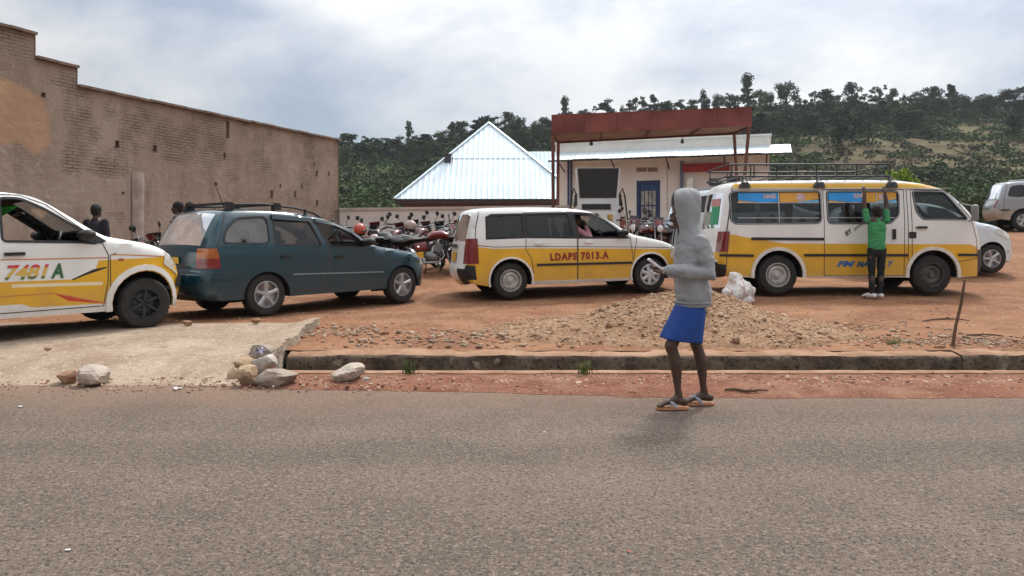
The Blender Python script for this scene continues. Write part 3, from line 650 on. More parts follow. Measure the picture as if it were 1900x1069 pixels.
# ------------------------------------------------------------ houses with sheet metal roofs
m_sheet = M('galvanised_sheet', (.60, .70, .75), .40, .25, var=.08, scale=1.1, bump=.12, bscale=5)
m_brickred = M('brick_red_wall', (.20, .10, .07), .9, var=.25, scale=4); m_fascia = M('dark_fascia', (.05, .035, .03), .8, var=.2)
def rib_face(P, Q, apexes, pitch=.25, amp=.018):
    """corrugated roof face on eave P-Q rising to the ridge points apexes (1 or 2)"""
    P, Q = Vector(P), Vector(Q); L = (Q - P).length; ex = (Q - P).normalized(); a0 = Vector(apexes[0]); a1 = Vector(apexes[-1])
    up = a0 - P; up -= ex * up.dot(ex); H = up.length; up.normalize(); nn = ex.cross(up).normalized()
    if nn.z < 0: nn = -nn
    x0 = (a0 - P).dot(ex); x1 = (a1 - P).dot(ex); n = int(L / pitch) * 4; mb = MB(); vs = []
    for i in range(n + 1):
        x = L * i / n; off = (0, amp, 0, 0)[i % 4] if amp else 0
        h = H * (x / x0 if x < x0 else (1 if x <= x1 else (L - x) / (L - x1))) if x0 > 0 else H * ((L - x) / (L - x1) if x > x1 else 1)
        m1, m0 = min(h, H * .53), min(h, H * .50)      # two tiers of sheets, the upper one lapping over the lower
        for hh, lift in ((0, 0), (m1, .0), (m0, .02), (max(h, m0), .014)): vs.append(P + ex * x + up * hh + nn * (off + lift))
    mb.add(vs, [(4 * i + k, 4 * i + 4 + k, 4 * i + 5 + k, 4 * i + 1 + k) for i in range(n) for k in (0, 2)]); return mb
hs = empty('metal_roofed_house', (-1.05, 39.2, 1.2)); tag(hs, 'house with a bright pyramid roof of ribbed metal sheets behind the low wall', 'house')
w, ze, za_ = 4.42, 2.02, 6.2
C4 = [(-w, -w + .2, ze), (w, -w + .2, ze), (w, w, ze), (-w, w, ze)]
for i in range(4): rib_face(C4[i], C4[(i + 1) % 4], [(-.15, 0, za_)]).build('roof_slope', m_sheet, hs, fix=False, smooth=False)
for i in range(4):
    mb = MB(); a = Vector(C4[i]); b = Vector((-.15, 0, za_)); mb.tube([a + Vector((0, 0, .03)), b + Vector((0, 0, .05))], [(.10, .03)] * 2, 6, side=(a - b).cross(Vector((0, 0, 1)))); mb.build('hip_cap', m_sheet, hs)
mb = MB(); mb.box((0, .1, ze - .12), (2 * w - .1, 2 * w - .3, .2)); mb.build('fascia', m_fascia, hs, smooth=False)
mb = MB(); mb.box((0, .1, .85), (2 * w - .9, 2 * w - 1.1, 1.95)); mb.build('wall', m_brickred, hs, smooth=False)
mb = MB(); p = at(831, 296, 37.0) - Vector((-1.05, 39.2, 1.2)); mb.box(p, (.30, .3, .42)); mb.box(p + Vector((0, 0, .24)), (.38, .38, .05)); mb.build('vent', M('dark_vent', (.06, .065, .075), .7), hs, smooth=False)
h2 = empty('metal_roofed_house', (3.6, 47.0, 1.3)); tag(h2, 'house with a lower plain metal roof just right of the pyramid roof', 'house')
rib_face((-2.6, -2.4, 2.6), (7, -2.4, 2.6), [(-2.6, 0, 5.55), (7, 0, 5.55)]).build('roof_slope', m_sheet, h2, fix=False, smooth=False)
rib_face((7, 2.4, 2.6), (-2.6, 2.4, 2.6), [(7, 0, 5.55), (-2.6, 0, 5.55)]).build('roof_slope', m_sheet, h2, fix=False, smooth=False)
mb = MB(); mb.box((2.2, 0, 1.25), (8.6, 4.2, 2.6)); mb.add([(-2.1, -2.1, 2.5), (-2.1, 2.1, 2.5), (-2.1, 0, 5.4)], [(0, 1, 2)]); mb.build('wall', m_plas, h2, smooth=False)

# ------------------------------------------------------------ filling station shop
SA = Vector((1.65, 27.9)); SB = Vector((8.74, 25.6)); SL = (SB - SA).length; ang = math.atan2(SB.y - SA.y, SB.x - SA.x)
st = empty('station_shop', (SA.x, SA.y, 1.05), ang); tag(st, 'cream flat-roofed filling station shop with white parapet and blue door', 'building')
m_cream = M('cream_wall', (.72, .675, .615), .85, var=.08, scale=1.2, bump=.1, bscale=20); m_parap = M('white_parapet', (.74, .72, .67), .8, var=.06, scale=2)
m_blue = M('blue_paint', (.02, .055, .16), .5, var=.2); m_white = M('white_paint', (.76, .76, .74), .6, var=.06)
def st_x(px):
    u = (px - 950) / FPX; d = (SB - SA).normalized(); return (u * SA.y - SA.x) / (d.x - u * d.y)
def st_z(px, py):
    x = st_x(px); Y = SA.y + (SB - SA).normalized().y * x; return EYE - (py - HOR) / FPX * Y - 1.05
d0, d1 = st_x(1181), st_x(1225); dz = st_z(1200, 335)
mb = MB(); D = 5.0      # wall with a door opening
for a, b, z0, z1 in ((0, d0, 0, 3.42), (d1, SL, 0, 3.42), (d0, d1, dz, 3.42)): mb.box(((a + b) / 2, .1, (z0 + z1) / 2), (b - a, .2, z1 - z0))
mb.box((.1, D / 2 + .1, 1.71), (.2, D - .2, 3.42)); mb.box((SL - .1, D / 2 + .1, 1.71), (.2, D - .2, 3.42)); mb.box((SL / 2, D, 1.71), (SL, .2, 3.42))
mb.build('wall', m_cream, st, smooth=False)
mb = MB(); mb.box((SL / 2, D / 2 - .0, 3.60), (SL + .06, D + .1, .34)); mb.build('parapet', m_parap, st, smooth=False)
mb = MB(); mb.box((SL / 2, D / 2 - .02, 3.80), (SL + .14, D + .2, .06)); mb.build('parapet_cap', m_parap, st, smooth=False)
nsh = 9; W0, W1 = -.05, SL + .62
for i in range(nsh):           # sloping awning, sheet by sheet
    a, b = lerp(W0, W1, i / nsh), lerp(W0, W1, (i + 1) / nsh); mb = MB()
    mb.grid(16, 1, lambda s, t: (lerp(a, b + .04, s), lerp(-.004, -1.05, t), lerp(3.46, 3.08, t) + (.007 if round(s * 16) % 4 == 1 else 0) + .003 * (i % 2) + .012 * math.sin(i * 2.1) * t)); mb.build('awning_sheet', m_sheet, st, fix=False, smooth=False)
mb = MB(); mb.box((SL / 2 + .3, -1.0, 3.055), (SL + .7, .05, .06)); mb.build('awning_beam', m_fascia, st, smooth=False)
for x in (.3, 2.2, 4.1, 6.0, SL - .1):
    mb = MB(); mb.tube([(x, 0, 2.75), (x, -.98, 3.04)], .025, 6); mb.build('awning_bracket', m_fascia, st)
door = MB(); door.box(((d0 + d1) / 2, .08, dz / 2), (d1 - d0 - .01, .05, dz - .01)); dr = door.build('door', m_blue, st, smooth=False)
fr = MB()
for x in (d0 + .05, d1 - .05): fr.box((x, .03, dz / 2), (.1, .07, dz))
fr.box(((d0 + d1) / 2, .031, dz - .06), (d1 - d0, .07, .11)); fr.build('door_frame', M('deep_blue', (.015, .04, .13), .5), st, smooth=False)
pw = (d1 - d0 - .3) / 4
for i in range(4):
    for j in range(2):
        mb = MB(); mb.box((d0 + .15 + pw * (i + .5), .045, dz - .62 - j * .55), (pw - .03, .02, .5)); mb.build('pane', M('door_pane', (.30, .29, .25), .2, var=.3, scale=5), dr, smooth=False)
for px in (1190, 1211):
    mb = MB(); x = st_x(px); z = st_z(px, 315)
    mb.box((x, -.005, z), (.36, .03, .15))
    for k in range(3): mb.box((x, -.025, z - .05 + k * .05), (.34, .02, .02))
    mb.build('air_vent', M('vent_block', (.30, .21, .14), .9), st, smooth=False)
for px in (1055, 1060.5):
    mb = MB(); x = st_x(px); mb.tube([(x, -.05, 0), (x, -.05, 3.15)], .035, 8); mb.build('downpipe', m_blue, st)
mb = MB(); mb.box((st_x(1238), -.004, 1.5), (.02, .02, 3.0)); mb.build('wall_joint', M('joint_brown', (.32, .26, .2), .9), st, smooth=False)  # darker strip along the vertical seam in the wall
mb = MB(); x0, x1 = st_x(1268), st_x(1354); mb.box(((x0 + x1) / 2, -.14, st_z(1300, 312)), (x1 - x0, .26, .26)); mb.build('red_lintel', M('red_sign_paint', (.30, .024, .02), .6, var=.15), st, smooth=False)
for px, w in ((1281, .22), (1344, .2)):
    mb = MB(); mb.box((st_x(px), -.1, 1.2), (w, .2, 2.4)); mb.build('door_post', m_white, st, smooth=False)
mb = MB(); mb.box((st_x(1265), -.06, 1.5), (.10, .1, 3.0)); mb.build('blue_pilaster', M('blue_grey_paint', (.12, .16, .24), .6), st, smooth=False)
for px, py, w, h in ((1324, 338, .3, .24), (1361, 336, .45, .3)):
    mb = MB(); mb.box((st_x(px), -.02, st_z(px, py)), (w, .06, h)); o = mb.build('wall_box', M('dark_blue_box', (.03, .05, .10), .5), st, smooth=False)

# ------------------------------------------------------------ canopy over the pump
cp = empty('pump_canopy', (3.5, 20.3, .8)); tag(cp, 'rust-red sheet metal canopy on thin leaning posts over the fuel pump', 'canopy')
m_rust = M('rust_red_sheet', (.17, .038, .028), .7, var=.25, scale=1.6, col2=(.23, .06, .045), bump=.15, bscale=8); m_post = M('rusty_post', (.13, .045, .03), .75, var=.3, scale=5)
O = Vector((3.5, 20.3, .8))
FL, FR_, BL, BR = at(1024, 249, 20), at(1395, 234, 19.4), at(1036, 265, 21.6), at(1361, 248, 20.9)
TL, TR = at(1023, 213, 20), at(1396, 198, 19.4); npan = 6
for i in range(npan):       # front fascia in sheets
    a, b = i / npan, (i + 1) / npan; P = [FL.lerp(FR_, a), FL.lerp(FR_, b), TL.lerp(TR, b), TL.lerp(TR, a)]; g = Vector((.0025, 0, 0)); q = [P[0] + g - O, P[1] - g - O, P[2] - g - O, P[3] + g - O]; th = Vector((0, .03, 0))
    j = Vector((0, random.uniform(-.008, .008), 0)); q = [v + j for v in q]
    mb = MB(); mb.add(q + [v + th for v in q], [(0, 1, 2, 3), (7, 6, 5, 4), (0, 4, 5, 1), (1, 5, 6, 2), (2, 6, 7, 3), (3, 7, 4, 0)]); mb.build('fascia_sheet', m_rust, cp, smooth=False)
BLt, BRt = BL + Vector((0, 0, .42)), BR + Vector((0, 0, .42)); mb = MB()
for q in ([FL, BL, BLt, TL], [FR_, BR, BRt, TR], [BL, BR, BRt, BLt]):
    q = [v - O for v in q]; mb.add(q, [(0, 1, 2, 3)])
mb.build('side_fascia', m_rust, cp, smooth=False, fix=False)
dn = Vector((0, .04, .03)); mb = MB(); mb.add([FL + dn - O, FR_ + dn - O, BR + Vector((0, 0, .03)) - O, BL + Vector((0, 0, .03)) - O], [(0, 1, 2, 3)]); mb.add([TL - O - dn * .3, TR - O - dn * .3, BRt - O, BLt - O], [(0, 1, 2, 3)]); mb.build('soffit', M('soffit_sheet', (.25, .17, .13), .8, var=.2, scale=2), cp, smooth=False, fix=False)
for t in (.0, .25, .5, .75, 1):
    mb = MB(); mb.tube([FL.lerp(FR_, t) - O + Vector((0, .06, .0)), BL.lerp(BR, t) - O], .022, 6); mb.build('soffit_beam', m_post, cp)
mb = MB(); mb.tube([BL - O, BR - O], .03, 6); mb.build('edge_beam', m_post, cp)
for a, b in ((FL + Vector((.03, .05, .3)), Vector((1.10, 20.05, .78))), (BL + Vector((0, 0, .3)), Vector((1.3, 21.6, .9))), (FR_ + Vector((-.03, .05, .3)), at(1368, 452, 19.5)), (BR + Vector((0, 0, .3)), at(1376, 447, 20.9))):
    mb = MB(); a = Vector(a); b = Vector(b); b.z = ground_z(b.x, b.y) - .1; mb.tube([a - O, b - O], .045, 8); mb.build('post', m_post, cp)
for px, py in ((1097, 262), (1266, 258)):
    mb = MB(); p = at(px, py, 21.2) - O; mb.tube([p + Vector((0, 0, .14)), p], .012, 6); mb.lathe([(.02, .0), (.05, -.05), (.05, -.12), (.001, -.13)], 10, 'z', p); mb.build('lamp', M('lamp_grey', (.10, .10, .10), .5), cp)
# ------------------------------------------------------------ fuel pump
fp = empty('fuel_pump', (2.34, 20.6, ground_z(2.34, 20.6)), R(-3)); tag(fp, 'old white fuel pump with a large black display panel under the canopy', 'fuel pump')
gz = ground_z(2.34, 20.6); m_pw = M('pump_white', (.70, .70, .68), .5, var=.1, scale=3)
mb = MB(); mb.box((0, .1, .06), (1.5, .9, .14)); mb.build('plinth', M('plinth_concrete', (.35, .31, .27), .9), fp, smooth=False)
mb = MB(); mb.box((0, .1, .13 + .69), (1.12, .55, 1.40)); mb.build('cabinet', m_pw, fp, smooth=False)
mb = MB(); mb.add([(-.53, -.13, 1.52), (.53, -.13, 1.52), (.53, .33, 1.52), (-.53, .33, 1.52), (-.6, -.17, 2.38), (.6, -.17, 2.38), (.6, .37, 2.38), (-.6, .37, 2.38)], [(3, 2, 1, 0), (4, 5, 6, 7), (0, 1, 5, 4), (1, 2, 6, 5), (2, 3, 7, 6), (3, 0, 4, 7)]); hd = mb.build('head', m_pw, fp, smooth=False)
m_blk = M('black_panel', (.012, .014, .014), .35, var=.2)
mb = MB(); mb.add([(-.49, -.155, 1.56), (.49, -.155, 1.56), (.56, -.195, 2.36), (-.56, -.195, 2.36), (-.49, -.12, 1.56), (.49, -.12, 1.56), (.56, -.15, 2.36), (-.56, -.15, 2.36)], [(0, 1, 2, 3), (0, 4, 5, 1), (1, 5, 6, 2), (2, 6, 7, 3), (3, 7, 4, 0)]); mb.build('display_panel', m_blk, hd, smooth=False)
mb = MB(); mb.box((-.05, -.185, 1.32), (.78, .03, .15)); mb.build('meter_window', m_blk, fp, smooth=False)
mb = MB(); mb.box((0, -.18, .78), (1.0, .012, .82)); mb.build('access_panel', m_white, fp, smooth=False)
mb = MB(); mb.box((.32, -.192, 1.02), (.15, .01, .18)); mb.build('sticker', M('pump_sticker', (.45, .28, .08), .6, var=.4, scale=12), fp, smooth=False)
for s in (-1, 1):
    mb = MB(); mb.tube([(s * .58, -.1, 1.65), (s * .66, -.14, 1.82), (s * .72, -.16, 1.6), (s * .80, -.18, .9), (s * .84, -.15, .25), (s * .70, -.1, .2), (s * .6, 0, .5)], .022, 8); mb.build('hose', M('black_rubber', (.012, .012, .012), .6, var=.2), fp)
    mb = MB(); mb.box((s * .60, -.08, 1.5), (.07, .16, .3)); mb.tube([(s * .62, -.14, 1.52), (s * .64, -.22, 1.38), (s * .62, -.2, 1.30)], .025, 8); mb.build('nozzle', m_blk, fp)
for px, py, Y, lab in ((1056, 386, 20.2, 'red-brown guard post left of the fuel pump'), (1156, 404, 20.0, 'red-brown guard post right of the fuel pump')):
    p = at(px, py, Y); g = ground_z(p.x, Y); mb = MB(); mb.lathe([(.085, -.05), (.085, p.z - g - .03), (.06, p.z - g), (.0, p.z - g + .004)], 14, 'z'); o = mb.build('guard_post', M('red_oxide', (.24, .065, .04), .7, var=.3)); o.location = (p.x, Y, g); tag(o, lab, 'post')
# ------------------------------------------------------------ power cable
mb = MB(); A_, B_ = at(1650, 247, 120), at(1990, 120, 30); mb.tube([A_.lerp(B_, t) - Vector((0, 0, 1.6 * math.sin(math.pi * t) * .5)) for t in [i / 20 for i in range(21)]], .035, 5); tag(mb.build('power_cable', MATS['black_rubber']), 'thin black overhead cable rising to the upper right corner', 'cable')
# ------------------------------------------------------------ vehicles
m_wht = M('taxi_white', (.74, .74, .72), .3, var=.05, scale=2, coat=.4, bump=.06, bscale=2.5, grime=.45); m_yel = M('taxi_yellow', (.70, .385, .018), .32, var=.08, scale=2.5, coat=.35, bump=.06, bscale=2.5, grime=.4)
m_trim = M('black_trim', (.014, .014, .015), .55, var=.2); m_tyre = M('tyre', (.022, .020, .019), .85, var=.3, scale=8, bump=.2, bscale=50)
m_seam = M('panel_gap', (.06, .055, .05), .8, var=0); m_inn = M('car_interior', (.016, .016, .016), .9, var=.2); m_well = M('wheel_well', (.008, .008, .008), .95, var=0)
m_alloy = M('alloy', (.45, .45, .46), .35, .7, var=.1); m_steel = M('steel_rim', (.44, .42, .40), .45, .35, var=.25, scale=10); m_drim = M('dark_rim', (.02, .022, .026), .5, var=.2); m_cover = M('wheel_cover', (.52, .52, .53), .4, .3, var=.1)
m_glass = glass('car_glass', (.26, .29, .29)); m_glassd = glass('dark_glass', (.07, .075, .08)); m_glassc = glass('clear_glass', (.8, .86, .86))
m_rlamp = M('red_lamp', (.18, .009, .009), .2, var=.15, coat=.5); m_olamp = M('amber_lamp', (.36, .085, .01), .2, var=.1, coat=.5); m_hlamp = M('headlamp', (.62, .60, .54), .12, var=.1, coat=.8, metal=.2)
m_plate = M('yellow_plate', (.62, .34, .03), .5, var=.1); m_seat = M('seat_cloth', (.07, .07, .075), .95, var=.2)
m_dust = M('dusty_sill', (.50, .44, .38), .6, var=.15, scale=4)
m_teal = M('teal_paint', (.0005, .036, .055), .2, .0, var=.06, scale=2, coat=.8, spec=.35, bump=.05, bscale=2.5, grime=.06)
m_glassf = glass('dusty_sheen_glass', (.42, .47, .5), ior=1.7, dust_sheen=.13)  # whitish sky reflection painted as a diffuse film, along with dust
m_silver = M('silver_paint', (.30, .31, .325), .32, .5, var=.05, coat=.5); m_palewhite = M('pale_blue_white', (.60, .66, .69), .3, .1, var=.05, coat=.5); m_beige = M('beige_cladding', (.34, .29, .24), .6, var=.1)
V3 = Vector
class Car:
    def __init__(s, name, label, W, up, wb, tyre_r, arch_r, sill, belt, tumble=.2, fr=(.7, .30), rr=(.45, .14), edge_r=.07, crown=.03, nose=.07, cat='car'):
        s.root = empty(name); tag(s.root, label, cat); s.W = W; s.up = resample(chaikin(up, 2), .07); s.wb = wb; s.tr = tyre_r; s.belt = belt; s.tum = tumble; s.fr = fr; s.rr = rr; s.er = edge_r; s.crown = crown; s.nose = nose
        s.t0 = min(p[0] for p in up); s.t1 = max(p[0] for p in up); s.ar = arch_r; s.sill = sill; s.ztop = max(p[1] for p in up)
        low = []
        for c in (wb, 0):      # from front to rear along the bottom
            zc = tyre_r * 1.02; a0 = math.asin(max(-1, min(1, (sill - zc) / arch_r)))
            for i in range(15):
                a = a0 + (math.pi - 2 * a0) * i / 14; low.append((c + arch_r * math.cos(a), zc + arch_r * math.sin(a)))
        s.low = resample([s.up[-1]] + low + [s.up[0]], .09)[1:-1]; s.arch = low
        s.outline = s.up + s.low
        s.wins = []; s.doors = []; s.paint = []     # paint: (polygon, material index)
        acc = 0; s.S_ = [0]
        for a, b in zip(s.up, s.up[1:]): acc += math.hypot(b[0] - a[0], b[1] - a[1]); s.S_.append(acc)
    def dist_up(s, t, z): return min(dseg(t, z, a, b) for a, b in zip(s.up, s.up[1:]))
    def hw(s, t, z, d=None):
        w = s.W / 2
        if z > s.belt: w -= s.tum * (z - s.belt) * (1 + .25 * (z - s.belt))
        w -= .05 * max(0, (s.belt * .62 - z) / s.belt) ** 1.5
        q = t - (s.t1 - s.fr[0])
        if q > 0: w -= s.fr[1] * (q / s.fr[0]) ** 2.2
        q = (s.t0 + s.rr[0]) - t
        if q > 0: w -= s.rr[1] * (q / s.rr[0]) ** 2.2
        if d is None: d = s.dist_up(t, z)
        if d < s.er: w -= s.er * (1 - math.sqrt(max(0, 1 - (1 - d / s.er) ** 2)))
        return w
    def P(s, t, z, eps=0, sd=-1): return Vector((t, sd * (s.hw(t, z) + eps), z))
    def tri(s):
        pts = []; ed = []
        def loop(p, closed=True):
            b = len(pts); pts.extend(Vector(q) for q in p); n = len(p); ed.extend((b + i, b + (i + 1) % n) for i in range(n if closed else n - 1))
        loop(s.outline)
        for w in s.wins: loop(w['p'])
        for d in s.doors: loop(resample(d['p'], .08, True))
        for p, m in s.paint: loop(resample(p, .10, True))
        n0 = len(pts); tl = s.t0; step = .075
        ins = [w['p'] for w in s.wins]
        for i in range(int((s.t1 - s.t0) / step) + 2):
            for j in range(int(s.ztop / step) + 2):
                x, z = s.t0 + (i + .5 * (j % 2)) * step, .02 + j * step
                if inpoly(x, z, s.outline) and not any(inpoly(x, z, w) for w in ins): pts.append(Vector((x, z)))
        vv, ee, ff, *_ = delaunay_2d_cdt(pts, ed, [], 0, 1e-4)
        groups = {}
        for f in ff:
            c = (vv[f[0]] + vv[f[1]] + vv[f[2]]) / 3
            if not inpoly(c.x, c.y, s.outline) or any(inpoly(c.x, c.y, w) for w in ins): continue
            mi = 0
            for p, m in s.paint:
                if inpoly(c.x, c.y, p): mi = m
            di = -1
            for k, d in enumerate(s.doors):
                if inpoly(c.x, c.y, d['p']): di = k
            groups.setdefault(di, []).append((f, mi))
        D = [s.dist_up(v.x, v.y) for v in vv]; Wd = [s.hw(v.x, v.y, d) for v, d in zip(vv, D)]
        return vv, Wd, groups
    def sweep_pt(s, i, v, eps=0):
        t, z = s.up[i]; a = s.up[max(0, i - 1)]; b = s.up[min(len(s.up) - 1, i + 1)]; nx, nz = -(b[1] - a[1]), (b[0] - a[0]); L = math.hypot(nx, nz) or 1; nx /= L; nz /= L
        c = (s.crown + s.nose * abs(nx) ** 2) * (1 - abs(v) ** 2.4) + eps
        return Vector((t + nx * c, v * s.hw(t, z, 0), z + nz * c))
    def idx(s, t, z):      # outline index nearest to a point
        return min(range(len(s.up)), key=lambda i: (s.up[i][0] - t) ** 2 + (s.up[i][1] - z) ** 2)
    def build(s, mats, sweep_mat=None, glass_sweep=(), gl=None, gvs=.84, rgl=None):
        gl = gl or m_glass; s.mats = mats; vv, Wd, groups = s.tri(); inner = MB()
        NV = 14; body = MB(); V = [-1 + 2 * j / NV for j in range(NV + 1)]
        gm = {k: MB() for k in range(len(glass_sweep))}
        for i in range(len(s.up) - 1):
            gk = None
            for k, (a, b) in enumerate(glass_sweep):
                if a <= i < b: gk = k
            for j in range(NV):
                q = [s.sweep_pt(i, V[j]), s.sweep_pt(i, V[j + 1]), s.sweep_pt(i + 1, V[j + 1]), s.sweep_pt(i + 1, V[j])]
                if gk is not None and abs(V[j] + V[j + 1]) / 2 < gvs: gm[gk].add(q, [(0, 1, 2, 3)])
                else:
                    t, z = (s.up[i][0] + s.up[i + 1][0]) / 2, (s.up[i][1] + s.up[i + 1][1]) / 2
                    body.mi = sweep_mat(t, z, (V[j] + V[j + 1]) / 2) if sweep_mat else 0
                    body.add(q, [(0, 1, 2, 3)])
                    if z > s.belt * .55: inner.add([s.sweep_pt(a_, b_, -.03) for a_, b_ in ((i, V[j]), (i, V[j + 1]), (i + 1, V[j + 1]), (i + 1, V[j]))], [(0, 1, 2, 3)])
        for sd in (-1, 1):
            for di, lst in groups.items():
                mb = body if di < 0 else MB(); used = {}; b = len(mb.v)
                for f, mi in lst:
                    for i in f:
                        if i not in used: used[i] = b + len(used); mb.v.append((vv[i].x, sd * Wd[i], vv[i].y))
                    mb.f.append(tuple(used[i] for i in (f if sd < 0 else f[::-1]))); mb.m.append(mi)
                b = len(inner.v); u2 = {}
                for f, mi in lst:
                    for i in f:
                        if i not in u2: u2[i] = b + len(u2); inner.v.append((vv[i].x, sd * (Wd[i] - .03), vv[i].y))
                    inner.f.append(tuple(u2[i] for i in f)); inner.m.append(0)
                if di >= 0:
                    d = s.doors[di]; o = mb.build(d.get('name', 'door'), mats, s.root, weld=.0004, fix=False, sharp=50)
                    d.setdefault('obj', {})[sd] = o
        s.body = body.build('body', mats, s.root, weld=.0006, fix=False, sharp=50)
        for k, g in gm.items(): g.build('windscreen' if k == 0 else 'rear_window', gl if k == 0 else (rgl or gl), s.root, fix=False, weld=.0005, sharp=80)
        # side windows
        for w in s.wins:
            if w.get('open'): continue
            for sd in (-1, 1):
                mb = s.patch(w['p'], -.012, sd); par = s.root if w.get('door') is None else s.doors[w['door']]['obj'][sd]
                mb.build('window', w.get('mat', gl), par, fix=False)
        # wheel wells, floor, seats
        well = MB(); hwid = s.W / 2
        for c in (0, s.wb):
            ap = [p for p in s.arch if abs(p[0] - c) <= s.ar + .01]
            for sd in (-1, 1):
                for a, b in zip(ap, ap[1:]):
                    e0, e1 = s.hw(*a) - .004, s.hw(*b) - .004
                    well.add([(a[0], sd * e0, a[1]), (b[0], sd * e1, b[1]), (b[0], sd * .42, b[1]), (a[0], sd * .42, a[1])], [(0, 1, 2, 3)])
                well.add([(c - s.ar, sd * .42, .2), (c + s.ar, sd * .42, .2), (c + s.ar * .75, sd * .42, s.tr + s.ar), (c - s.ar * .75, sd * .42, s.tr + s.ar)], [(0, 1, 2, 3)])
        well.box(((s.t0 + s.t1) / 2, 0, s.sill + .06), (s.t1 - s.t0 - .7, s.W - .5, .12)); well.box((0, 0, s.tr), (.09, s.W - .35, .09)); well.box((s.wb, 0, s.tr), (.09, s.W - .35, .09))
        well.build('underbody', m_well, s.root, fix=False, smooth=False)
        inner.box(((s.t0 + s.t1) / 2, 0, s.belt * .45), (s.t1 - s.t0 - .5, s.W - .3, .04)); s.inner = inner
        return s
    def interior(s, rows, dash=None, colour=None, steer=True):
        s.inner.build('interior', m_inn, s.root, fix=False)
        for t in rows:
            for y in (-.36, .36):
                mb = MB(); fl = s.belt * .45
                mb.limb([(t + .42, y, fl + .20), (t + .05, y, fl + .18)], [(.22, .09), (.22, .09)], 10, (0, 1, 0))
                mb.limb([(t, y, fl + .18), (t - .16, y, fl + .62)], [(.21, .07), (.19, .06)], 10, (0, 1, 0)); mb.limb([(t - .17, y, fl + .70), (t - .19, y, fl + .78)], [(.12, .05), (.11, .045)], 8, (0, 1, 0))
                mb.build('seat', colour or m_seat, s.root)
        if dash:
            mb = MB(); mb.box((dash, 0, s.belt - .12), (.40, s.W - .28, .26)); mb.build('dashboard', m_inn, s.root, smooth=False)
            if steer:
                mb = MB(); c = Vector((dash - .38, -.36, s.belt - .02)); mb.tube([c + Vector((.08 * math.sin(a), .18 * math.cos(a), .16 * math.sin(a))) for a in [6.283 * i / 16 for i in range(16)]], .016, 6, closed=True); mb.tube([c, c + Vector((.25, 0, -.15))], .025, 6); mb.build('steering_wheel', m_trim, s.root)
    def patch(s, poly, eps, sd=-1, step=.08, mb=None):
        p = resample(poly, step, True); pts = [Vector(q) for q in p]; ed = [(i, (i + 1) % len(p)) for i in range(len(p))]
        x0, x1 = min(q[0] for q in p), max(q[0] for q in p); z0, z1 = min(q[1] for q in p), max(q[1] for q in p)
        i = x0 + step
        while i < x1:
            j = z0 + step
            while j < z1:
                if inpoly(i, j, p) and min(dseg(i, j, p[k], p[(k + 1) % len(p)]) for k in range(len(p))) > step * .4: pts.append(Vector((i, j)))
                j += step
            i += step
        vv, ee, ff, *_ = delaunay_2d_cdt(pts, ed, [], 0, 1e-5); mb = mb or MB(); fs = []
        for f in ff:
            c = (vv[f[0]] + vv[f[1]] + vv[f[2]]) / 3
            if inpoly(c.x, c.y, p): fs.append(tuple(f) if sd < 0 else tuple(f[::-1]))
        mb.add([s.P(v.x, v.y, eps, sd) for v in vv], fs); return mb
    def ribbon(s, pts, w, eps=.004, sd=-1, closed=False, mb=None, thick=None):
        p = resample(pts, .06, closed); n = len(p); mb = mb or MB(); vs = []
        for i in range(n):
            a, b = (p[i - 1], p[(i + 1) % n]) if closed else (p[max(0, i - 1)], p[min(n - 1, i + 1)])
            dx, dz = b[0] - a[0], b[1] - a[1]; L = math.hypot(dx, dz) or 1; nx, nz = -dz / L * w / 2, dx / L * w / 2
            for q, e in (((-1, -.01)), (-.9, eps), (.9, eps), (1, -.01)): vs.append(s.P(p[i][0] + nx * q, p[i][1] + nz * q, e, sd))
        fs = []
        for i in range(n if closed else n - 1):
            i2 = (i + 1) % n
            for j in range(3): fs.append((i * 4 + j, i * 4 + j + 1, i2 * 4 + j + 1, i2 * 4 + j))
        mb.add(vs, fs); return mb
    def both(s, fn, name, mat, **k):
        for sd in (-1, 1): fn(sd).build(name, mat, k.get('parent', s.root), fix=True)
    def seams(s, lines, w=.012):
        mb = MB()
        for sd in (-1, 1):
            for l in lines:
                run = []
                for q in resample(l, .05) + [None]:
                    if q is not None and min(math.hypot(q[0] - k, q[1] - s.tr) for k in (0, s.wb)) > s.ar + .05: run.append(q)
                    else:
                        if len(run) > 2: s.ribbon(run, w, .0025, sd, mb=mb)
                        run = []
        tag(mb.build('panel_seams', m_seam, s.root, fix=True), kind='stuff')
    def corner_lamp(s, z0, z1, tf0, tf1, v_in, name, mat, sd, eps=.008, front=False):
        """lamp wrapped round a body corner: from tf on the flank to v_in on the end face"""
        mid = (s.t0 + s.t1) / 2; n = 6; cols = []
        def edge(z):
            c = [p for p in s.up if (p[0] > mid) == front and p[1] < s.belt + .25]
            i = min(range(len(c)), key=lambda i: abs(c[i][1] - z)); return c[i][0]
        rows = [lerp(z0, z1, i / n) for i in range(n + 1)]; mb = MB(); vs = []
        for i, z in enumerate(rows):
            te = edge(z); tf = lerp(tf0, tf1, i / n); k = s.idx(te, z); sg = 1 if front else -1
            for j in range(6): t = lerp(tf, te, j / 5); vs.append(V3(s.P(t, z, eps, sd)) + V3((sg * eps * j / 5, 0, 0)))
            for j in range(1, 5): p = s.sweep_pt(k, sd * lerp(1, v_in, j / 4), eps); vs.append(V3((p.x, p.y, z)))
        m_ = 10; mb.add(vs, [(i * m_ + j, i * m_ + j + 1, (i + 1) * m_ + j + 1, (i + 1) * m_ + j) for i in range(n) for j in range(m_ - 1)]); return mb.build(name, mat, s.root)
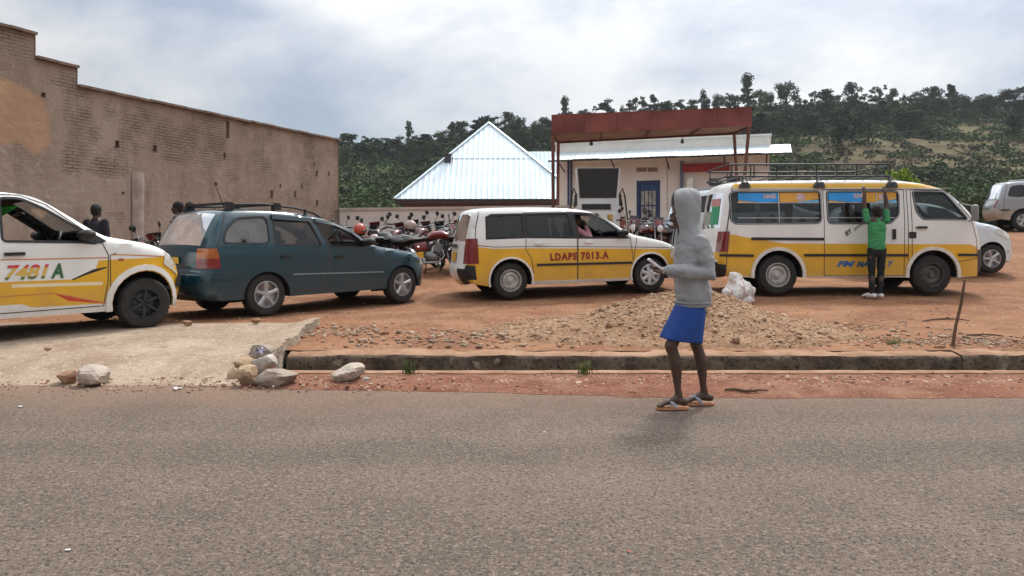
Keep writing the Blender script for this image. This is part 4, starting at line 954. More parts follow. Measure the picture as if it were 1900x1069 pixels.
    def lettering(s, body, t0, z0, t1, z1, mat, shear=0., bold=.02, rot=0, name='lettering', eps=.005, sd=-1, parent=None, spacing=1.0):
        vs, fs = text2d(body, 1, shear, bold, spacing); x0, x1 = min(v[0] for v in vs), max(v[0] for v in vs); y0, y1 = min(v[1] for v in vs), max(v[1] for v in vs); mb = MB(); W_, H_ = t1 - t0, z1 - z0; o = []
        for x, y in vs:
            a, b = (x - x0) / (x1 - x0) * W_, (y - y0) / (y1 - y0) * H_; c, q = math.cos(rot), math.sin(rot); o.append(s.P(t0 + a * c - b * q, z0 + a * q + b * c, eps, sd))
        mb.add(o, fs); return mb.build(name, mat, parent or s.root, smooth=False, fix=True)
    def wheels(s, style, mat, width=.19, front=None, inset=.03):
        for c, st_, m_ in ((0, style, mat), (s.wb, *(front or (style, mat)))):
            for sd in (-1, 1):
                y = sd * (s.W / 2 - inset - width / 2)
                o = make_wheel(s.tr, width, st_, m_, s.root); o.location = (c, y, s.tr); o.rotation_euler = (0, random.uniform(0, 6), 0 if sd < 0 else math.pi)
    def handle(s, t, z, L=.16, mat=None, door=None, sd=-1, h=.028):
        mb = s.ribbon([(t, z), (t + L, z + .003)], h, .028, sd); return mb.build('handle', mat or m_trim, s.root if door is None else s.doors[door]['obj'][sd])
    def mirror(s, t, z, mat):
        for sd in (-1, 1):
            mb = MB(); p = s.P(t, z, .09, sd); mb.limb([p + Vector((-.02, sd * -.05, 0)), p + Vector((-.01, sd * .07, .01))], [(.065, .09), (.06, .08)], 10, (0, 0, 1)); mb.tube([s.P(t + .02, z - .04, -.01, sd), p + Vector((0, 0, -.03))], .02, 6); mb.build('mirror', mat, s.root)
    def sweep_patch(s, i0, i1, v0, v1, eps, mb=None, nv=6):
        mb = mb or MB(); ii = list(range(i0, i1 + 1)); n = len(ii) - 1
        mb.grid(n, nv, lambda a, b: s.sweep_pt(ii[round(a * n)], lerp(v0, v1, b), eps)); return mb
    def place(s, px, Y, th, ez=None, sc=(1, 1, 1)):
        s.root.scale = sc
        if sc[2] != sc[0]:
            for w in s.root.children:
                if w.name.startswith('wheel'): w.rotation_euler[1] = 0; w.location.z = s.tr / sc[2]; w.scale = (1, 1, 1 / sc[2])
        th = R(th); f = Vector((math.cos(th), math.sin(th))); n = Vector((-f.y, f.x)); r = Vector(((px - 950) / FPX * Y, Y)); fw = r + f * s.wb * sc[0]; c = r + n * (s.W / 2 * sc[1])
        gh = ez or (lambda x, y: ground_z(x, y)); zr = (gh(r.x, r.y) + gh(*(r + n * s.W))) / 2; zf = (gh(fw.x, fw.y) + gh(*(fw + n * s.W))) / 2
        s.root.location = (c.x, c.y, zr + .004); s.root.rotation_euler = (0, -math.atan2(zf - zr, s.wb * sc[0]), th); s.th = th; return s
WHEELS = {}
def make_wheel(r, w, style, mat, parent):
    key = (r, w, style, mat.name)
    if key not in WHEELS:
        t = MB(); rr = r * (.64 if style != 'dark' else .60); h = w / 2
        t.lathe([(rr * .96, -h * .7), (rr, -h * .92), (r * .80, -h), (r * .93, -h * .93), (r * .985, -h * .72), (r, -h * .5), (r, h * .5), (r * .985, h * .72), (r * .93, h * .93), (r * .8, h), (rr, h * .9), (rr * .96, h * .7)], 36, 'y')
        for k in range(40):     # tread blocks
            a = 6.283 * k / 40; t.box((r * math.cos(a), 0, r * math.sin(a)), (.008, w * .72, r * .10), Matrix.Rotation(-a, 3, 'Y') @ Matrix.Rotation(.25, 3, 'X'))
        g = MB(); y = -h
        g.lathe([(rr * .96, -h * .66), (rr * .985, y * .96), (rr * .93, y * .98), (rr * .88, y * .7), (rr * .86, y * .1)], 36, 'y')
        if style == 'five':
            g.lathe([(rr * .86, y * .1), (rr * .3, 0), (.001, 0)], 30, 'y')
            for k in range(5):
                a = 6.283 * k / 5 + .3; c, q = math.cos(a), math.sin(a)
                g.tube([(rr * .12 * c, y * .80, rr * .12 * q), (rr * .5 * c, y * .86, rr * .5 * q), (rr * .93 * c, y * .88, rr * .93 * q)], [(rr * .20, .02), (rr * .14, .02), (rr * .19, .02)], 6, side=(-q, 0, c))
            g.lathe([(rr * .26, y * .4), (rr * .26, y * .86), (rr * .2, y * .95), (.001, y * .97)], 20, 'y')
        elif style == 'steel':
            g.lathe([(rr * .87, y * .3), (rr * .78, y * .38), (rr * .70, y * .62), (rr * .55, y * .66), (rr * .40, y * .42), (rr * .24, y * .45), (rr * .22, y * .8), (.001, y * .85)], 36, 'y')
            for k in range(12): a = 6.283 * k / 12; g.lathe([(.001, 0), (rr * .07, 0)], 8, 'y', (rr * .73 * math.cos(a), y * .62, rr * .73 * math.sin(a)))
        elif style == 'cover':
            g.lathe([(rr * .95, y * .8), (rr * .86, y * .95), (rr * .84, y * .6), (.001, y * .5)], 36, 'y')
            for k in range(7):
                a = 6.283 * k / 7; c, q = math.cos(a), math.sin(a); g.tube([(rr * .2 * c, y * 1.06, rr * .2 * q), (rr * .9 * c, y * .98, rr * .9 * q)], [(rr * .16, .012), (rr * .17, .012)], 6, side=(-q, 0, c))
            g.lathe([(rr * .34, y * .9), (rr * .32, y * 1.05), (.001, y * 1.12)], 20, 'y')
        else:
            g.lathe([(rr * .87, y * .3), (rr * .55, y * .55), (rr * .3, y * .4), (.001, y * .42)], 30, 'y')
            for k in range(6):
                a = 6.283 * k / 6; c, q = math.cos(a), math.sin(a); g.tube([(rr * .2 * c, y * .6, rr * .2 * q), (rr * .9 * c, y * .75, rr * .9 * q)], [(rr * .12, .015), (rr * .10, .015)], 6, side=(-q, 0, c))
        gm2 = g.mesh('rim', fix=True)
        holes = None
        if style in ('steel', 'cover'):
            hb = MB()
            if style == 'steel':
                for k in range(12): a = 6.283 * k / 12; hb.lathe([(.0005, 0), (rr * .075, 0)], 8, 'y', (rr * .745 * math.cos(a), y * .60, rr * .745 * math.sin(a)))
            else:
                for k in range(7): a = 6.283 * (k + .5) / 7; hb.lathe([(.0005, 0), (rr * .13, 0)], 8, 'y', (rr * .64 * math.cos(a), y * .62, rr * .64 * math.sin(a)))
            holes = hb.mesh('rim_holes', fix=False)
        WHEELS[key] = (t.mesh('tyre'), gm2, holes)
    tm, gm_, hm = WHEELS[key]; o = link('wheel', tm, m_tyre, parent); link('rim', gm_, mat, o)
    if hm: link('rim_holes', hm, m_well, o)
    return o
def trims(c, w=.03, mat=None, eps=.006):
    for wd in c.wins:
        for sd in (-1, 1):
            c.ribbon(wd['p'], w, eps, sd, True).build('window_trim', mat or m_trim, c.root if wd.get('door') is None else c.doors[wd['door']]['obj'][sd])
def WIN(p, door=None, it=2, r=None, **k): return dict(p=resample(round_poly(p, r or (.09 if it == 2 else .05)), .05, True), door=door, **k)
def seamlines(c, extra=()):
    c.seams([d['p'] + [d['p'][0]] for d in c.doors] + list(extra))
def arch_lip(c, mat, w=.05, eps=.014, grow=.02):
    for sd in (-1, 1):
        for k in (0, c.wb):
            p = [(k + (q[0] - k) * (1 + grow / c.ar), c.tr + (q[1] - c.tr) * (1 + grow / c.ar)) for q in c.arch if abs(q[0] - k) <= c.ar + .01]; c.ribbon(p, w, eps, sd).build('arch_lip', mat, c.root)

# ==== two-tone estate taxi in the middle
up = [(-.66, .27), (-.74, .36), (-.77, .5), (-.72, .62), (-.69, .9), (-.66, 1.08), (-.57, 1.42), (-.51, 1.49), (-.4, 1.515), (.4, 1.52), (1.08, 1.495), (1.47, 1.44), (1.66, 1.37), (1.9, 1.225), (2.22, 1.01), (2.5, .95), (2.9, .86), (3.2, .74), (3.29, .6), (3.31, .4), (3.22, .22)]
c = Car('estate_taxi', 'white and yellow estate taxi with red lettering behind the gravel heap', 1.69, up, 2.55, .297, .36, .21, .97, .20, cat='taxi')
c.doors = [dict(p=[(.28, .25), (1.17, .24), (1.19, .98), (1.12, 1.44), (.30, 1.44), (.28, .98), (.42, .75), (.40, .5)]), dict(p=[(1.185, .24), (2.18, .23), (2.22, .55), (2.17, .97), (1.62, 1.39), (1.15, 1.445), (1.205, .97)])]
c.doors[0]['p'] = [(.42, .25), (1.175, .24), (1.19, .98), (1.12, 1.445), (.28, 1.445), (.27, .80), (.36, .66)]
c.wins = [WIN([(-.39, 1.05), (-.36, 1.36), (-.29, 1.40), (.245, 1.41), (.245, 1.02), (-.3, 1.03)], mat=m_glassd), WIN([(.31, 1.405), (1.06, 1.41), (1.13, 1.00), (.31, 1.02)], 0, it=1, mat=m_glassd), WIN([(1.16, 1.405), (1.56, 1.38), (2.06, 1.0), (2.12, .96), (1.23, .99)], 1, it=1, open=True)]
yl = [(-.8, .885), (-.56, .88), (-.29, .84), (.3, .83), (1.2, .80), (2.25, .76), (2.95, .73), (3.4, .70)]
c.paint = [(yl + [(3.4, .1), (-.8, .1)], 1), ([(-.8, .1), (3.4, .1), (3.4, .25), (-.1, .27), (-.35, .30), (-.35, .1)], 0), ([(-.42, .995), (-.40, 1.38), (-.3, 1.425), (1.15, 1.43), (1.60, 1.395), (2.17, .94), (1.2, .965), (.3, 1.0)], 2), ([(-.9, .33), (-.58, .33), (-.60, .57), (-.9, .59)], 2)]
gi = c.idx(1.62, 1.39), c.idx(2.16, 1.05); ri = c.idx(-.68, .98), c.idx(-.56, 1.43)
c.build([m_wht, m_yel, m_trim], lambda t, z, v: (2 if (t < 0 and z < .5 and abs(v) > .6) else 1 if (t < 0 and z < .36) or (t > 2.6 and z < .68) else 0), [gi, ri])
m_pp = M('pink_paint_stub', (.5, .2, .2))
c.interior([.15, 1.35], 2.1); trims(c, .022)
seamlines(c, [[(-.58, .6), (-.60, .9), (-.57, 1.2), (-.50, 1.46)], [(2.22, .55), (2.3, .95)]]); arch_lip(c, m_wht, .035)
c.both(lambda sd: c.ribbon([(.45, .545), (2.20, .52)], .042, .016, sd), 'side_moulding', m_trim)
for ln in ([(-.55, .905), (-.29, .87), (.3, .86), (1.2, .83), (2.25, .79), (2.95, .76)],): c.both(lambda sd: c.ribbon(ln, .012, .002, sd), 'paint_line', m_seam)
c.both(lambda sd: c.ribbon([(.42, .25), (2.15, .235)], .045, .01, sd), 'sill_strip', m_dust)
c.lettering('LDAPE 7013.A', .69, .60, 1.76, .735, M('red_lettering', (.26, .018, .014), .6, var=.2, scale=14), bold=.055, spacing=1.22)
for d, t in ((0, .44), (1, 1.33)):
    for sd in (-1, 1): c.handle(t, .90, .13, m_wht, d, sd, .035)
for sd in (-1, 1):
    c.corner_lamp(.60, 1.02, -.545, -.555, .86, 'tail_lamp', m_rlamp, sd)
    mb = c.patch([(2.95, .58), (3.2, .56), (3.2, .70), (2.98, .76)], .008, sd); mb.build('headlamp', m_hlamp, c.root)
i0 = c.idx(-.70, .62); mb = c.sweep_patch(i0, i0 + 3, -.36, .1, .02); mb.build('number_plate', m_plate, c.root)
mb = c.sweep_patch(c.idx(-.69, .86), c.idx(-.69, .86) + 1, -.4, .15, .022); mb.build('tailgate_handle', m_trim, c.root)
c.mirror(2.02, 1.04, m_trim); c.wheels('steel', m_steel, front=('cover', m_cover))
c.place(950, 12.65, 15); taxi_mid = c

# ==== dark teal estate car
up = [(-.78, .28), (-.91, .31), (-.94, .42), (-.94, .60), (-.92, .68), (-.85, .73), (-.86, .92), (-.84, 1.06), (-.70, 1.34), (-.57, 1.53), (-.46, 1.575), (.11, 1.58), (.5, 1.555), (.77, 1.51), (1.04, 1.455), (1.33, 1.33), (1.63, 1.16), (1.88, 1.015), (2.05, .975), (2.42, .925), (2.92, .82), (3.14, .68), (3.20, .48), (3.10, .27)]
c = Car('estate_car', 'dark teal estate car with roof rails and five-spoke alloy wheels', 1.69, up, 2.46, .30, .355, .27, 1.03, .24, fr=(.75, .34), rr=(.30, .09), nose=.05)
c.doors = [dict(p=[(.37, .36), (.98, .34), (1.0, .99), (.80, 1.46), (.115, 1.485), (.10, .85), (.22, .72)]), dict(p=[(.995, .34), (2.0, .31), (2.05, .6), (1.80, .98), (1.36, 1.29), (1.12, 1.385), (.815, 1.455), (1.015, .99)])]
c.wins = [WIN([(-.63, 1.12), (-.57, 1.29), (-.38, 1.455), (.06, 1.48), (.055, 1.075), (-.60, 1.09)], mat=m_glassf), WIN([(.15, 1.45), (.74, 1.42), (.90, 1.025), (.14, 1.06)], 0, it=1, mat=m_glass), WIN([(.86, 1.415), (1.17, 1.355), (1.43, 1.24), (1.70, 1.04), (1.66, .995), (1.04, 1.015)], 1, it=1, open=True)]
c.paint = []
gi = c.idx(1.12, 1.42), c.idx(1.82, 1.05); ri = c.idx(-.80, 1.06), c.idx(-.58, 1.50)
c.build([m_teal, m_trim, m_trim], None, [gi, ri], m_glassf, rgl=glass('pale_sheen_glass', (.35, .4, .42), ior=1.6, dust_sheen=.34)); c.interior([.1, 1.05], 1.75); trims(c, .028)  # rear window: sky reflection and dust painted as a stronger whitish film
seamlines(c, [[(-.74, .72), (-.76, .95), (-.55, 1.5)], [(2.05, .6), (2.08, .95)], [(-.8, .68), (-.4, .68)]])
c.both(lambda sd: c.ribbon([(.40, .60), (2.05, .56)], .02, .006, sd), 'side_moulding', M('chrome_strip', (.25, .33, .36), .35, .5, var=.05))
c.both(lambda sd: c.ribbon([(-.80, .62), (-.4, .62)], .10, .012, sd), 'bumper_strip', m_teal)
for d, t in ((0, .22), (1, 1.12)):
    for sd in (-1, 1): c.handle(t, .87 if d == 0 else .84, .15, m_trim, d, sd, .045)
for sd in (-1, 1):
    c.corner_lamp(.74, .875, -.69, -.70, .80, 'tail_lamp', m_rlamp, sd)
    c.corner_lamp(.878, 1.02, -.70, -.735, .82, 'indicator_lamp', m_olamp, sd)
    mb = c.patch([(2.88, .66), (3.07, .63), (3.08, .70), (2.92, .78)], .008, sd); mb.build('headlamp', m_hlamp, c.root)
    # roof rail
    mb = MB(); pts = [c.P(t, z, -.06, sd) + Vector((0, 0, dz)) for t, z, dz in ((-.50, 1.545, .02), (-.45, 1.56, .09), (.1, 1.57, .10), (.6, 1.53, .09), (.9, 1.475, .07), (1.05, 1.44, .01))]; mb.tube(pts, .018, 8)
    for t, z in ((-.38, 1.56), (.25, 1.565), (.75, 1.50)): p = c.P(t, z, -.06, sd); mb.tube([p - Vector((0, 0, .02)), p + Vector((0, 0, .1))], .022, 6)
    mb.build('roof_rail', m_trim, c.root)
    c.ribbon([(.13, 1.475), (.74, 1.435)], .07, .03, sd).build('rain_visor', M('smoked_visor', (.03, .05, .06), .2, var=.05), c.root); c.ribbon([(.83, 1.43), (1.17, 1.37), (1.46, 1.245), (1.6, 1.13)], .06, .03, sd).build('rain_visor', MATS['smoked_visor'], c.root)
for t in (-.42, .30):
    mb = MB(); a, b = c.P(t, 1.56, -.08), c.P(t, 1.56, -.08, 1); up_ = Vector((0, 0, .11)); mb.box((a + b) / 2 + up_, (.07, (b - a).length + .1, .035))
    for q in (a, b): mb.box(q + up_ * .6, (.11, .09, .09))
    mb.build('roof_bar', m_trim, c.root, smooth=False)
mb = MB(); p = c.P(-.36, 1.56, -.3); mb.tube([p, p + Vector((-.12, 0, .34))], .006, 5); mb.build('aerial', m_trim, c.root)
i0 = c.idx(-.84, .80); mb = c.sweep_patch(i0, i0 + 2, -.28, .28, .02); mb.build('number_plate', m_plate, c.root)
c.mirror(1.70, 1.07, m_trim); c.wheels('five', m_alloy); c.place(498, 10.5, 48.5, None, (1, 1, .94)); teal = c

# ==== two-tone taxi at the left edge
up = [(-.58, .28), (-.66, .4), (-.68, .6), (-.66, 1.0), (-.60, 1.16), (-.44, 1.56), (-.3, 1.63), (.3, 1.665), (.85, 1.67), (1.16, 1.65), (1.37, 1.58), (1.65, 1.38), (1.98, 1.155), (2.18, 1.12), (2.56, 1.05), (2.83, .94), (2.99, .72), (3.05, .5), (2.98, .28), (2.90, .25)]
c = Car('hatchback_taxi', 'white and yellow taxi numbered 7481A, cut by the left edge of the photo', 1.68, up, 2.45, .315, .40, .25, 1.09, .22, fr=(.8, .36), cat='taxi')
c.doors = [dict(p=[(-.05, .5), (.25, .3), (.83, .3), (.86, 1.1), (.86, 1.63), (-.05, 1.61), (-.12, 1.1)]), dict(p=[(.87, .31), (1.95, .32), (2.0, .6), (2.01, .93), (1.94, 1.08), (1.38, 1.535), (1.13, 1.635), (.885, 1.64)])]
c.wins = [WIN([(-.46, 1.22), (-.36, 1.5), (-.14, 1.56), (-.16, 1.16), (-.42, 1.17)]), WIN([(.0, 1.575), (.80, 1.595), (.80, 1.115), (.05, 1.13)], 0, it=1, open=True), WIN([(.92, 1.595), (1.12, 1.60), (1.36, 1.48), (1.70, 1.25), (1.90, 1.07), (1.70, 1.09), (.92, 1.11)], 1, it=1, open=True)]
c.paint = [([(-.8, .67), (1.60, .655), (1.70, .70), (1.86, .76), (1.90, .87), (3.2, .90), (3.2, .1), (-.8, .1)], 1), ([(-.8, .1), (3.2, .1), (3.2, .27), (2.0, .30), (1.98, .345), (1.2, .355), (1.1, .40), (-.8, .40)], 0),
           ([(1.0, .592), (1.94, .572), (1.94, .61), (1.0, .63)], 4), ([(1.42, .50), (1.57, .405), (1.98, .345), (1.98, .36), (1.75, .42)], 3), ([(1.60, .655), (1.62, .645), (1.76, .70), (1.99, .775), (1.99, .79), (1.84, .765)], 2)]
gi = c.idx(1.36, 1.58), c.idx(1.93, 1.19); ri = c.idx(-.60, 1.16), c.idx(-.46, 1.52)
c.build([m_wht, m_yel, m_trim, M('taxi_red', (.5, .05, .02), .45, var=.1), M('cream_stripe', (.72, .62, .42), .5, var=.06)], lambda t, z, v: 1 if z < .6 and t > 2 else 2 if False else 0, [gi, ri], m_glassc)
c.interior([.1, 1.0], 1.92); trims(c, .03); seamlines(c, [[(2.03, .35), (2.03, .93), (2.1, .95)]])
arch_lip(c, m_wht, .075, .02, .045)
m_or = M('orange_line', (.55, .20, .06), .5, var=.1)
for ln in ([(.9, .905), (2.0, .90)], [(2.04, .93), (2.08, .935), (2.2, .93), (2.85, .885)], [(.88, .50), (1.42, .505), (1.98, .35)]): c.both(lambda sd: c.ribbon(ln, .014, .003, sd), 'paint_line', m_or)
def grad_digits():
    m = bpy.data.materials.new('striped_digits'); m.use_nodes = True; nt = m.node_tree; b = nt.nodes['Principled BSDF']; tc = nt.nodes.new('ShaderNodeTexCoord'); sp = nt.nodes.new('ShaderNodeSeparateXYZ'); nt.links.new(tc.outputs['Object'], sp.inputs[0])
    mr_ = nt.nodes.new('ShaderNodeMapRange'); mr_.inputs[1].default_value = .675; mr_.inputs[2].default_value = .845; nt.links.new(sp.outputs['Z'], mr_.inputs[0]); r = nt.nodes.new('ShaderNodeValToRGB'); nt.links.new(mr_.outputs[0], r.inputs[0]); r.color_ramp.interpolation = 'CONSTANT'
    e = r.color_ramp.elements; e[0].color = (.10, .16, .05, 1); e[1].position = .78; e[1].color = (.55, .05, .06, 1); q = e.new(.2); q.color = (.62, .40, .08, 1); nt.links.new(r.outputs[0], b.inputs['Base Color']); return m
c.lettering('7481', .93, .675, 1.37, .845, grad_digits(), shear=.3, bold=.03); c.lettering('A', 1.385, .675, 1.52, .85, M('green_letter', (.03, .13, .045), .6, var=.1), shear=.2, bold=.04)
for d, t in ((0, .1), (1, .93)):
    for sd in (-1, 1): c.handle(t, .965, .20, m_trim, d, sd, .04)
for sd in (-1, 1):
    mb = c.patch([(2.70, .80), (2.93, .66), (2.97, .74), (2.82, .92), (2.74, .96)], .012, sd); i0, i1 = c.idx(2.84, .92), c.idx(2.99, .70); c.sweep_patch(i0, i1, sd * 1.0, sd * .7, .012, mb); mb.build('headlamp', m_hlamp, c.root)
    mb = c.patch([(2.90, .50), (3.03, .46), (3.03, .62), (2.94, .66)], .03, sd); i0, i1 = c.idx(3.0, .66), c.idx(3.05, .46); c.sweep_patch(i0, i1, sd * 1.0, sd * .05, .03, mb); mb.build('bumper_guard', m_trim, c.root)
    mb = c.patch([(2.12, .86), (2.18, .86), (2.18, .885), (2.12, .885)], .012, sd); mb.build('side_repeater', m_olamp, c.root)
    mb = c.patch([(1.72, 1.10), (1.92, 1.07), (1.99, 1.10), (1.80, 1.24), (1.72, 1.25)], .008, sd); mb.build('mirror_base', m_trim, c.root)
c.mirror(1.76, 1.17, m_trim); c.wheels('dark', m_drim, .21)
for sd in (-1, 1):
    mb = MB(); mb.tube([c.P(t, z, -.08, sd) + Vector((0, 0, .05)) for t, z in ((-.3, 1.62), (.3, 1.66), (.8, 1.665))], .02, 8); mb.build('roof_rail', m_trim, c.root)
# green cloth hanging inside behind the windscreen
mb = MB(); mb.grid(8, 6, lambda a, b: (lerp(1.02, 1.42, a) - .02 * b, .45 - .06 * math.sin(a * 9) * .2, lerp(1.55, 1.55 - .30 * (1 - a), b))); mb.build('green_cloth', M('green_cloth', (.03, .32, .03), .8, var=.15), c.root, fix=False)
mb = MB(); mb.limb([(1.33, .0, 1.44), (1.33, .22, 1.44)], [(.035, .02)] * 2, 8); mb.build('inside_mirror', m_trim, c.root)
mb = MB(); mb.limb([(.80, -.36, 1.12), (.78, -.36, 1.24)], [(.13, .05), (.12, .045)], 10, (0, 1, 0)); mb.build('headrest', M('pale_headrest', (.45, .52, .52), .8), c.root)
TX = (273 - 950) / FPX * 8.95, 8.95; th = R(47); rr_ = (TX[0] - 2.45 * .945 * math.cos(th), TX[1] - 2.45 * .945 * math.sin(th))
c.place(950 + rr_[0] / rr_[1] * FPX, rr_[1], 47, lambda x, y: max(ground_z(x, y), slab_z(x, y) if (y < 9.5 and x < SLAB_X) else 0), (.945, .98, .945)); taxi_left = c

# ==== minibus
up = [(-.86, .30), (-.96, .40), (-.97, .56), (-.94, .72), (-.90, 1.07), (-.81, 1.74), (-.76, 1.85), (-.62, 1.895), (-.31, 1.91), (1.46, 1.925), (2.04, 1.915), (2.49, 1.865), (2.87, 1.755), (3.1, 1.54), (3.40, 1.24), (3.50, .92), (3.56, .63), (3.55, .42), (3.45, .30)]
c = Car('minibus', 'white and yellow minibus with a black roof rack and window stickers', 1.69, up, 2.59, .325, .41, .28, 1.18, .10, fr=(.5, .22), rr=(.30, .12), edge_r=.09, crown=.035, nose=.05, cat='minibus')
c.doors = [dict(p=[(.765, .31), (2.10, .31), (2.12, 1.76), (.765, 1.76)], name='sliding_door'), dict(p=[(2.235, .52), (2.235, 1.755), (2.84, 1.74), (3.24, 1.26), (3.36, .9), (3.36, .60), (3.0, .54)])]
c.wins = [WIN([(-.785, 1.24), (-.785, 1.68), (-.74, 1.725), (.68, 1.73), (.72, 1.69), (.72, 1.24), (.67, 1.195), (-.72, 1.19)], it=1, mat=m_glass), WIN([(.83, 1.73), (1.99, 1.73), (2.035, 1.69), (2.02, 1.33), (1.88, 1.19), (.87, 1.19), (.83, 1.23)], 0, it=1, mat=m_glass), WIN([(2.27, 1.725), (2.80, 1.72), (3.17, 1.25), (2.42, 1.255), (2.32, 1.38)], 1, it=1, mat=m_glass)]
c.paint = [([(-1.1, 1.035), (-.89, 1.025), (-.46, .945), (.1, .855), (3.22, .83), (3.38, .78), (3.38, .29), (3.0, .29), (-1.1, .2)], 1), ([(-.76, 1.785), (2.86, 1.785), (2.70, 1.83), (2.2, 1.868), (-.70, 1.868)], 1), ([(3.38, .2), (3.7, .2), (3.7, .76), (3.38, .74)], 2), ([(-1.1, .2), (-.86, .2), (-.86, .50), (-1.1, .52)], 2)]
gi = c.idx(2.98, 1.66), c.idx(3.38, 1.27); ri = c.idx(-.905, 1.10), c.idx(-.81, 1.72)
c.build([m_wht, m_yel, m_trim], lambda t, z, v: 2 if (z < .56 and t < 0) or (t > 3 and z < .7) else 1 if (t < 0 and .56 < z < .72) else 0, [gi, ri], m_glassc, .80)
c.interior([-.55, .25, 1.05, 1.85, 2.55], 3.05, M('bus_seat', (.10, .11, .10), .95, var=.2)); trims(c, .035); trims(c, .008, m_alloy, .012)
seamlines(c, [[(-.86, .5), (-.85, 1.1), (-.75, 1.8)], [(2.17, .4), (2.17, 1.75)]]); arch_lip(c, M('arch_white', (.66, .62, .56), .5, var=.1), .06, .02, .025)
for a, b in ((-.95, -.42), (.42, 2.17), (3.0, 3.38)):
    c.both(lambda sd: c.ribbon([(a, .658), (b, .652)], .045, .016, sd), 'side_moulding', m_trim)
c.both(lambda sd: c.ribbon([(-.46, .935), (.755, .925)], .05, .014, sd), 'door_rail', m_trim)
c.both(lambda sd: c.ribbon([(-.76, 1.78), (2.86, 1.775)], .02, .022, sd), 'rain_gutter', M('gutter_paint', (.60, .58, .52), .5))
c.both(lambda sd: c.ribbon([(-.85, .30), (-.42, .30)], .02, .01, sd), 'sill_strip', m_dust); c.both(lambda sd: c.ribbon([(.42, .295), (2.17, .295)], .02, .012, sd), 'sill_strip', m_dust)
m_sky = M('sticker_blue', (.02, .30, .75), .4, var=.08); m_sor = M('sticker_orange', (.68, .34, .04), .4, var=.08); m_pk = M('sticker_pale', (.52, .40, .38), .5, var=.2, scale=20); m_cyan = M('sticker_cyan', (.10, .42, .70), .4)
for wnm, x0, x1, xm in (('a', -.66, .69, .03), ('b', .86, 2.0, 1.42)):       # sticker bands along the upper panes
    for poly, mt in (([(x0, 1.715), (xm, 1.715), (xm, 1.555), (x0 + .40, 1.545), (x0, 1.58)], m_sky), ([(xm + .005, 1.715), (x1, 1.715), (x1, 1.60), (xm + .45, 1.57), (xm + .3, 1.55), (xm + .005, 1.55)], m_sor), ([(x0, 1.575), (x0 + .38, 1.54), (x0, 1.54)], m_sor), ([(x1 - .35, 1.56), (x1, 1.59), (x1, 1.545), (x1 - .35, 1.545)], m_cyan)):
        c.patch(poly, -.006, -1).build('window_sticker', mt, c.root)
    lx = x0 + .42; vs = c.lettering('SMS', lx, 1.61, lx + .22, 1.69, m_pk, bold=.04, eps=-.003)
    ll = [(xm + .36 + .08 * math.cos(a), 1.635 + .06 * math.sin(a)) for a in [6.283 * k / 14 for k in range(14)]]; c.patch(ll, -.003, -1).build('sticker_roundel', m_pk, c.root)
    mid = (x0 + x1) / 2 if wnm == 'a' else 1.66
    fr_ = [[(x0 - .02, 1.54), (x1, 1.535)], [(x0 - .02, 1.285), (x1 - .01, 1.28)], [(mid, 1.72), (mid, 1.2)]]
    for l in fr_: c.ribbon(l, .014, .004, -1).build('window_bar', m_alloy, c.root)
c.lettering('BY', 1.14, .97, 1.27, 1.05, m_trim, shear=.2, bold=.03, rot=.62); c.lettering('jumes', 1.275, 1.05, 1.50, 1.115, M('grey_lettering', (.16, .16, .16), .6), shear=.2, bold=.02, rot=.62)
m_bl = M('blue_lettering', (.02, .13, .38), .5, var=.15); c.lettering('FM', .97, .46, 1.28, .56, m_bl, shear=.35, bold=.05); c.lettering('MASON', 1.30, .455, 1.80, .555, M('slate_lettering', (.03, .09, .19), .5, var=.2), shear=.35, bold=.05); c.lettering('Y', 1.83, .46, 1.93, .56, m_bl, shear=.3, bold=.04)
for sd in (-1, 1):
    c.ribbon([(1.93, 1.09), (1.93, .92)], .055, .03, sd).build('handle', m_trim, c.doors[0]['obj'][sd]); c.ribbon([(2.18, .99), (2.30, .99)], .11, .012, sd).build('handle_recess', m_trim, c.root)
    c.handle(2.30, 1.115, .18, m_trim, 1, sd, .04)
    c.corner_lamp(.72, 1.06, -.845, -.815, .84, 'tail_lamp', m_rlamp, sd, .012)
    i0, i1 = c.idx(3.46, 1.05), c.idx(3.53, .78); c.sweep_patch(i0, i1, sd * .9, sd * .55, .012).build('headlamp', m_hlamp, c.root)
i0 = c.idx(-.94, .75); c.sweep_patch(i0, i0 + 2, -.3, .3, .02).build('number_plate', m_plate, c.root)
# posters inside the rear window
ia, ib = ri; c.sweep_patch(ia + 1, ib - 3, -.74, -.2, .004).build('green_poster', M('poster_green', (.02, .25, .11), .6, var=.1), c.root); c.sweep_patch(ib - 3, ib - 1, -.74, -.1, .004).build('pink_poster', M('poster_pink', (.45, .2, .17), .6, var=.25, scale=9), c.root)
c.sweep_patch(ia + 1, ib - 4, -.2, .3, .004).build('pale_poster', M('poster_pale', (.22, .24, .20), .6, var=.2, scale=6), c.root)
for sd in (-1, 1):       # door mirrors on arms
    mb = MB(); p = c.P(3.22, 1.36, .16, sd); mb.limb([p + Vector((0, 0, -.11)), p + Vector((0, 0, .10))], [(.035, .09), (.035, .09)], 10, (1, 0, 0)); mb.tube([c.P(3.2, 1.22, 0, sd), p + Vector((0, 0, -.1))], .014, 6); mb.tube([c.P(3.05, 1.52, 0, sd), p + Vector((0, 0, .1))], .012, 6); mb.build('mirror', M('mirror_grey', (.25, .25, .25), .5), c.root)
# yellow seat back seen through the second window
mb = MB(); mb.limb([(1.36, -.52, 1.15), (1.28, -.52, 1.47)], [(.2, .08), (.16, .07)], 10, (0, 1, 0)); mb.build('seat_cover', M('yellow_seat', (.50, .40, .06), .9), c.root)
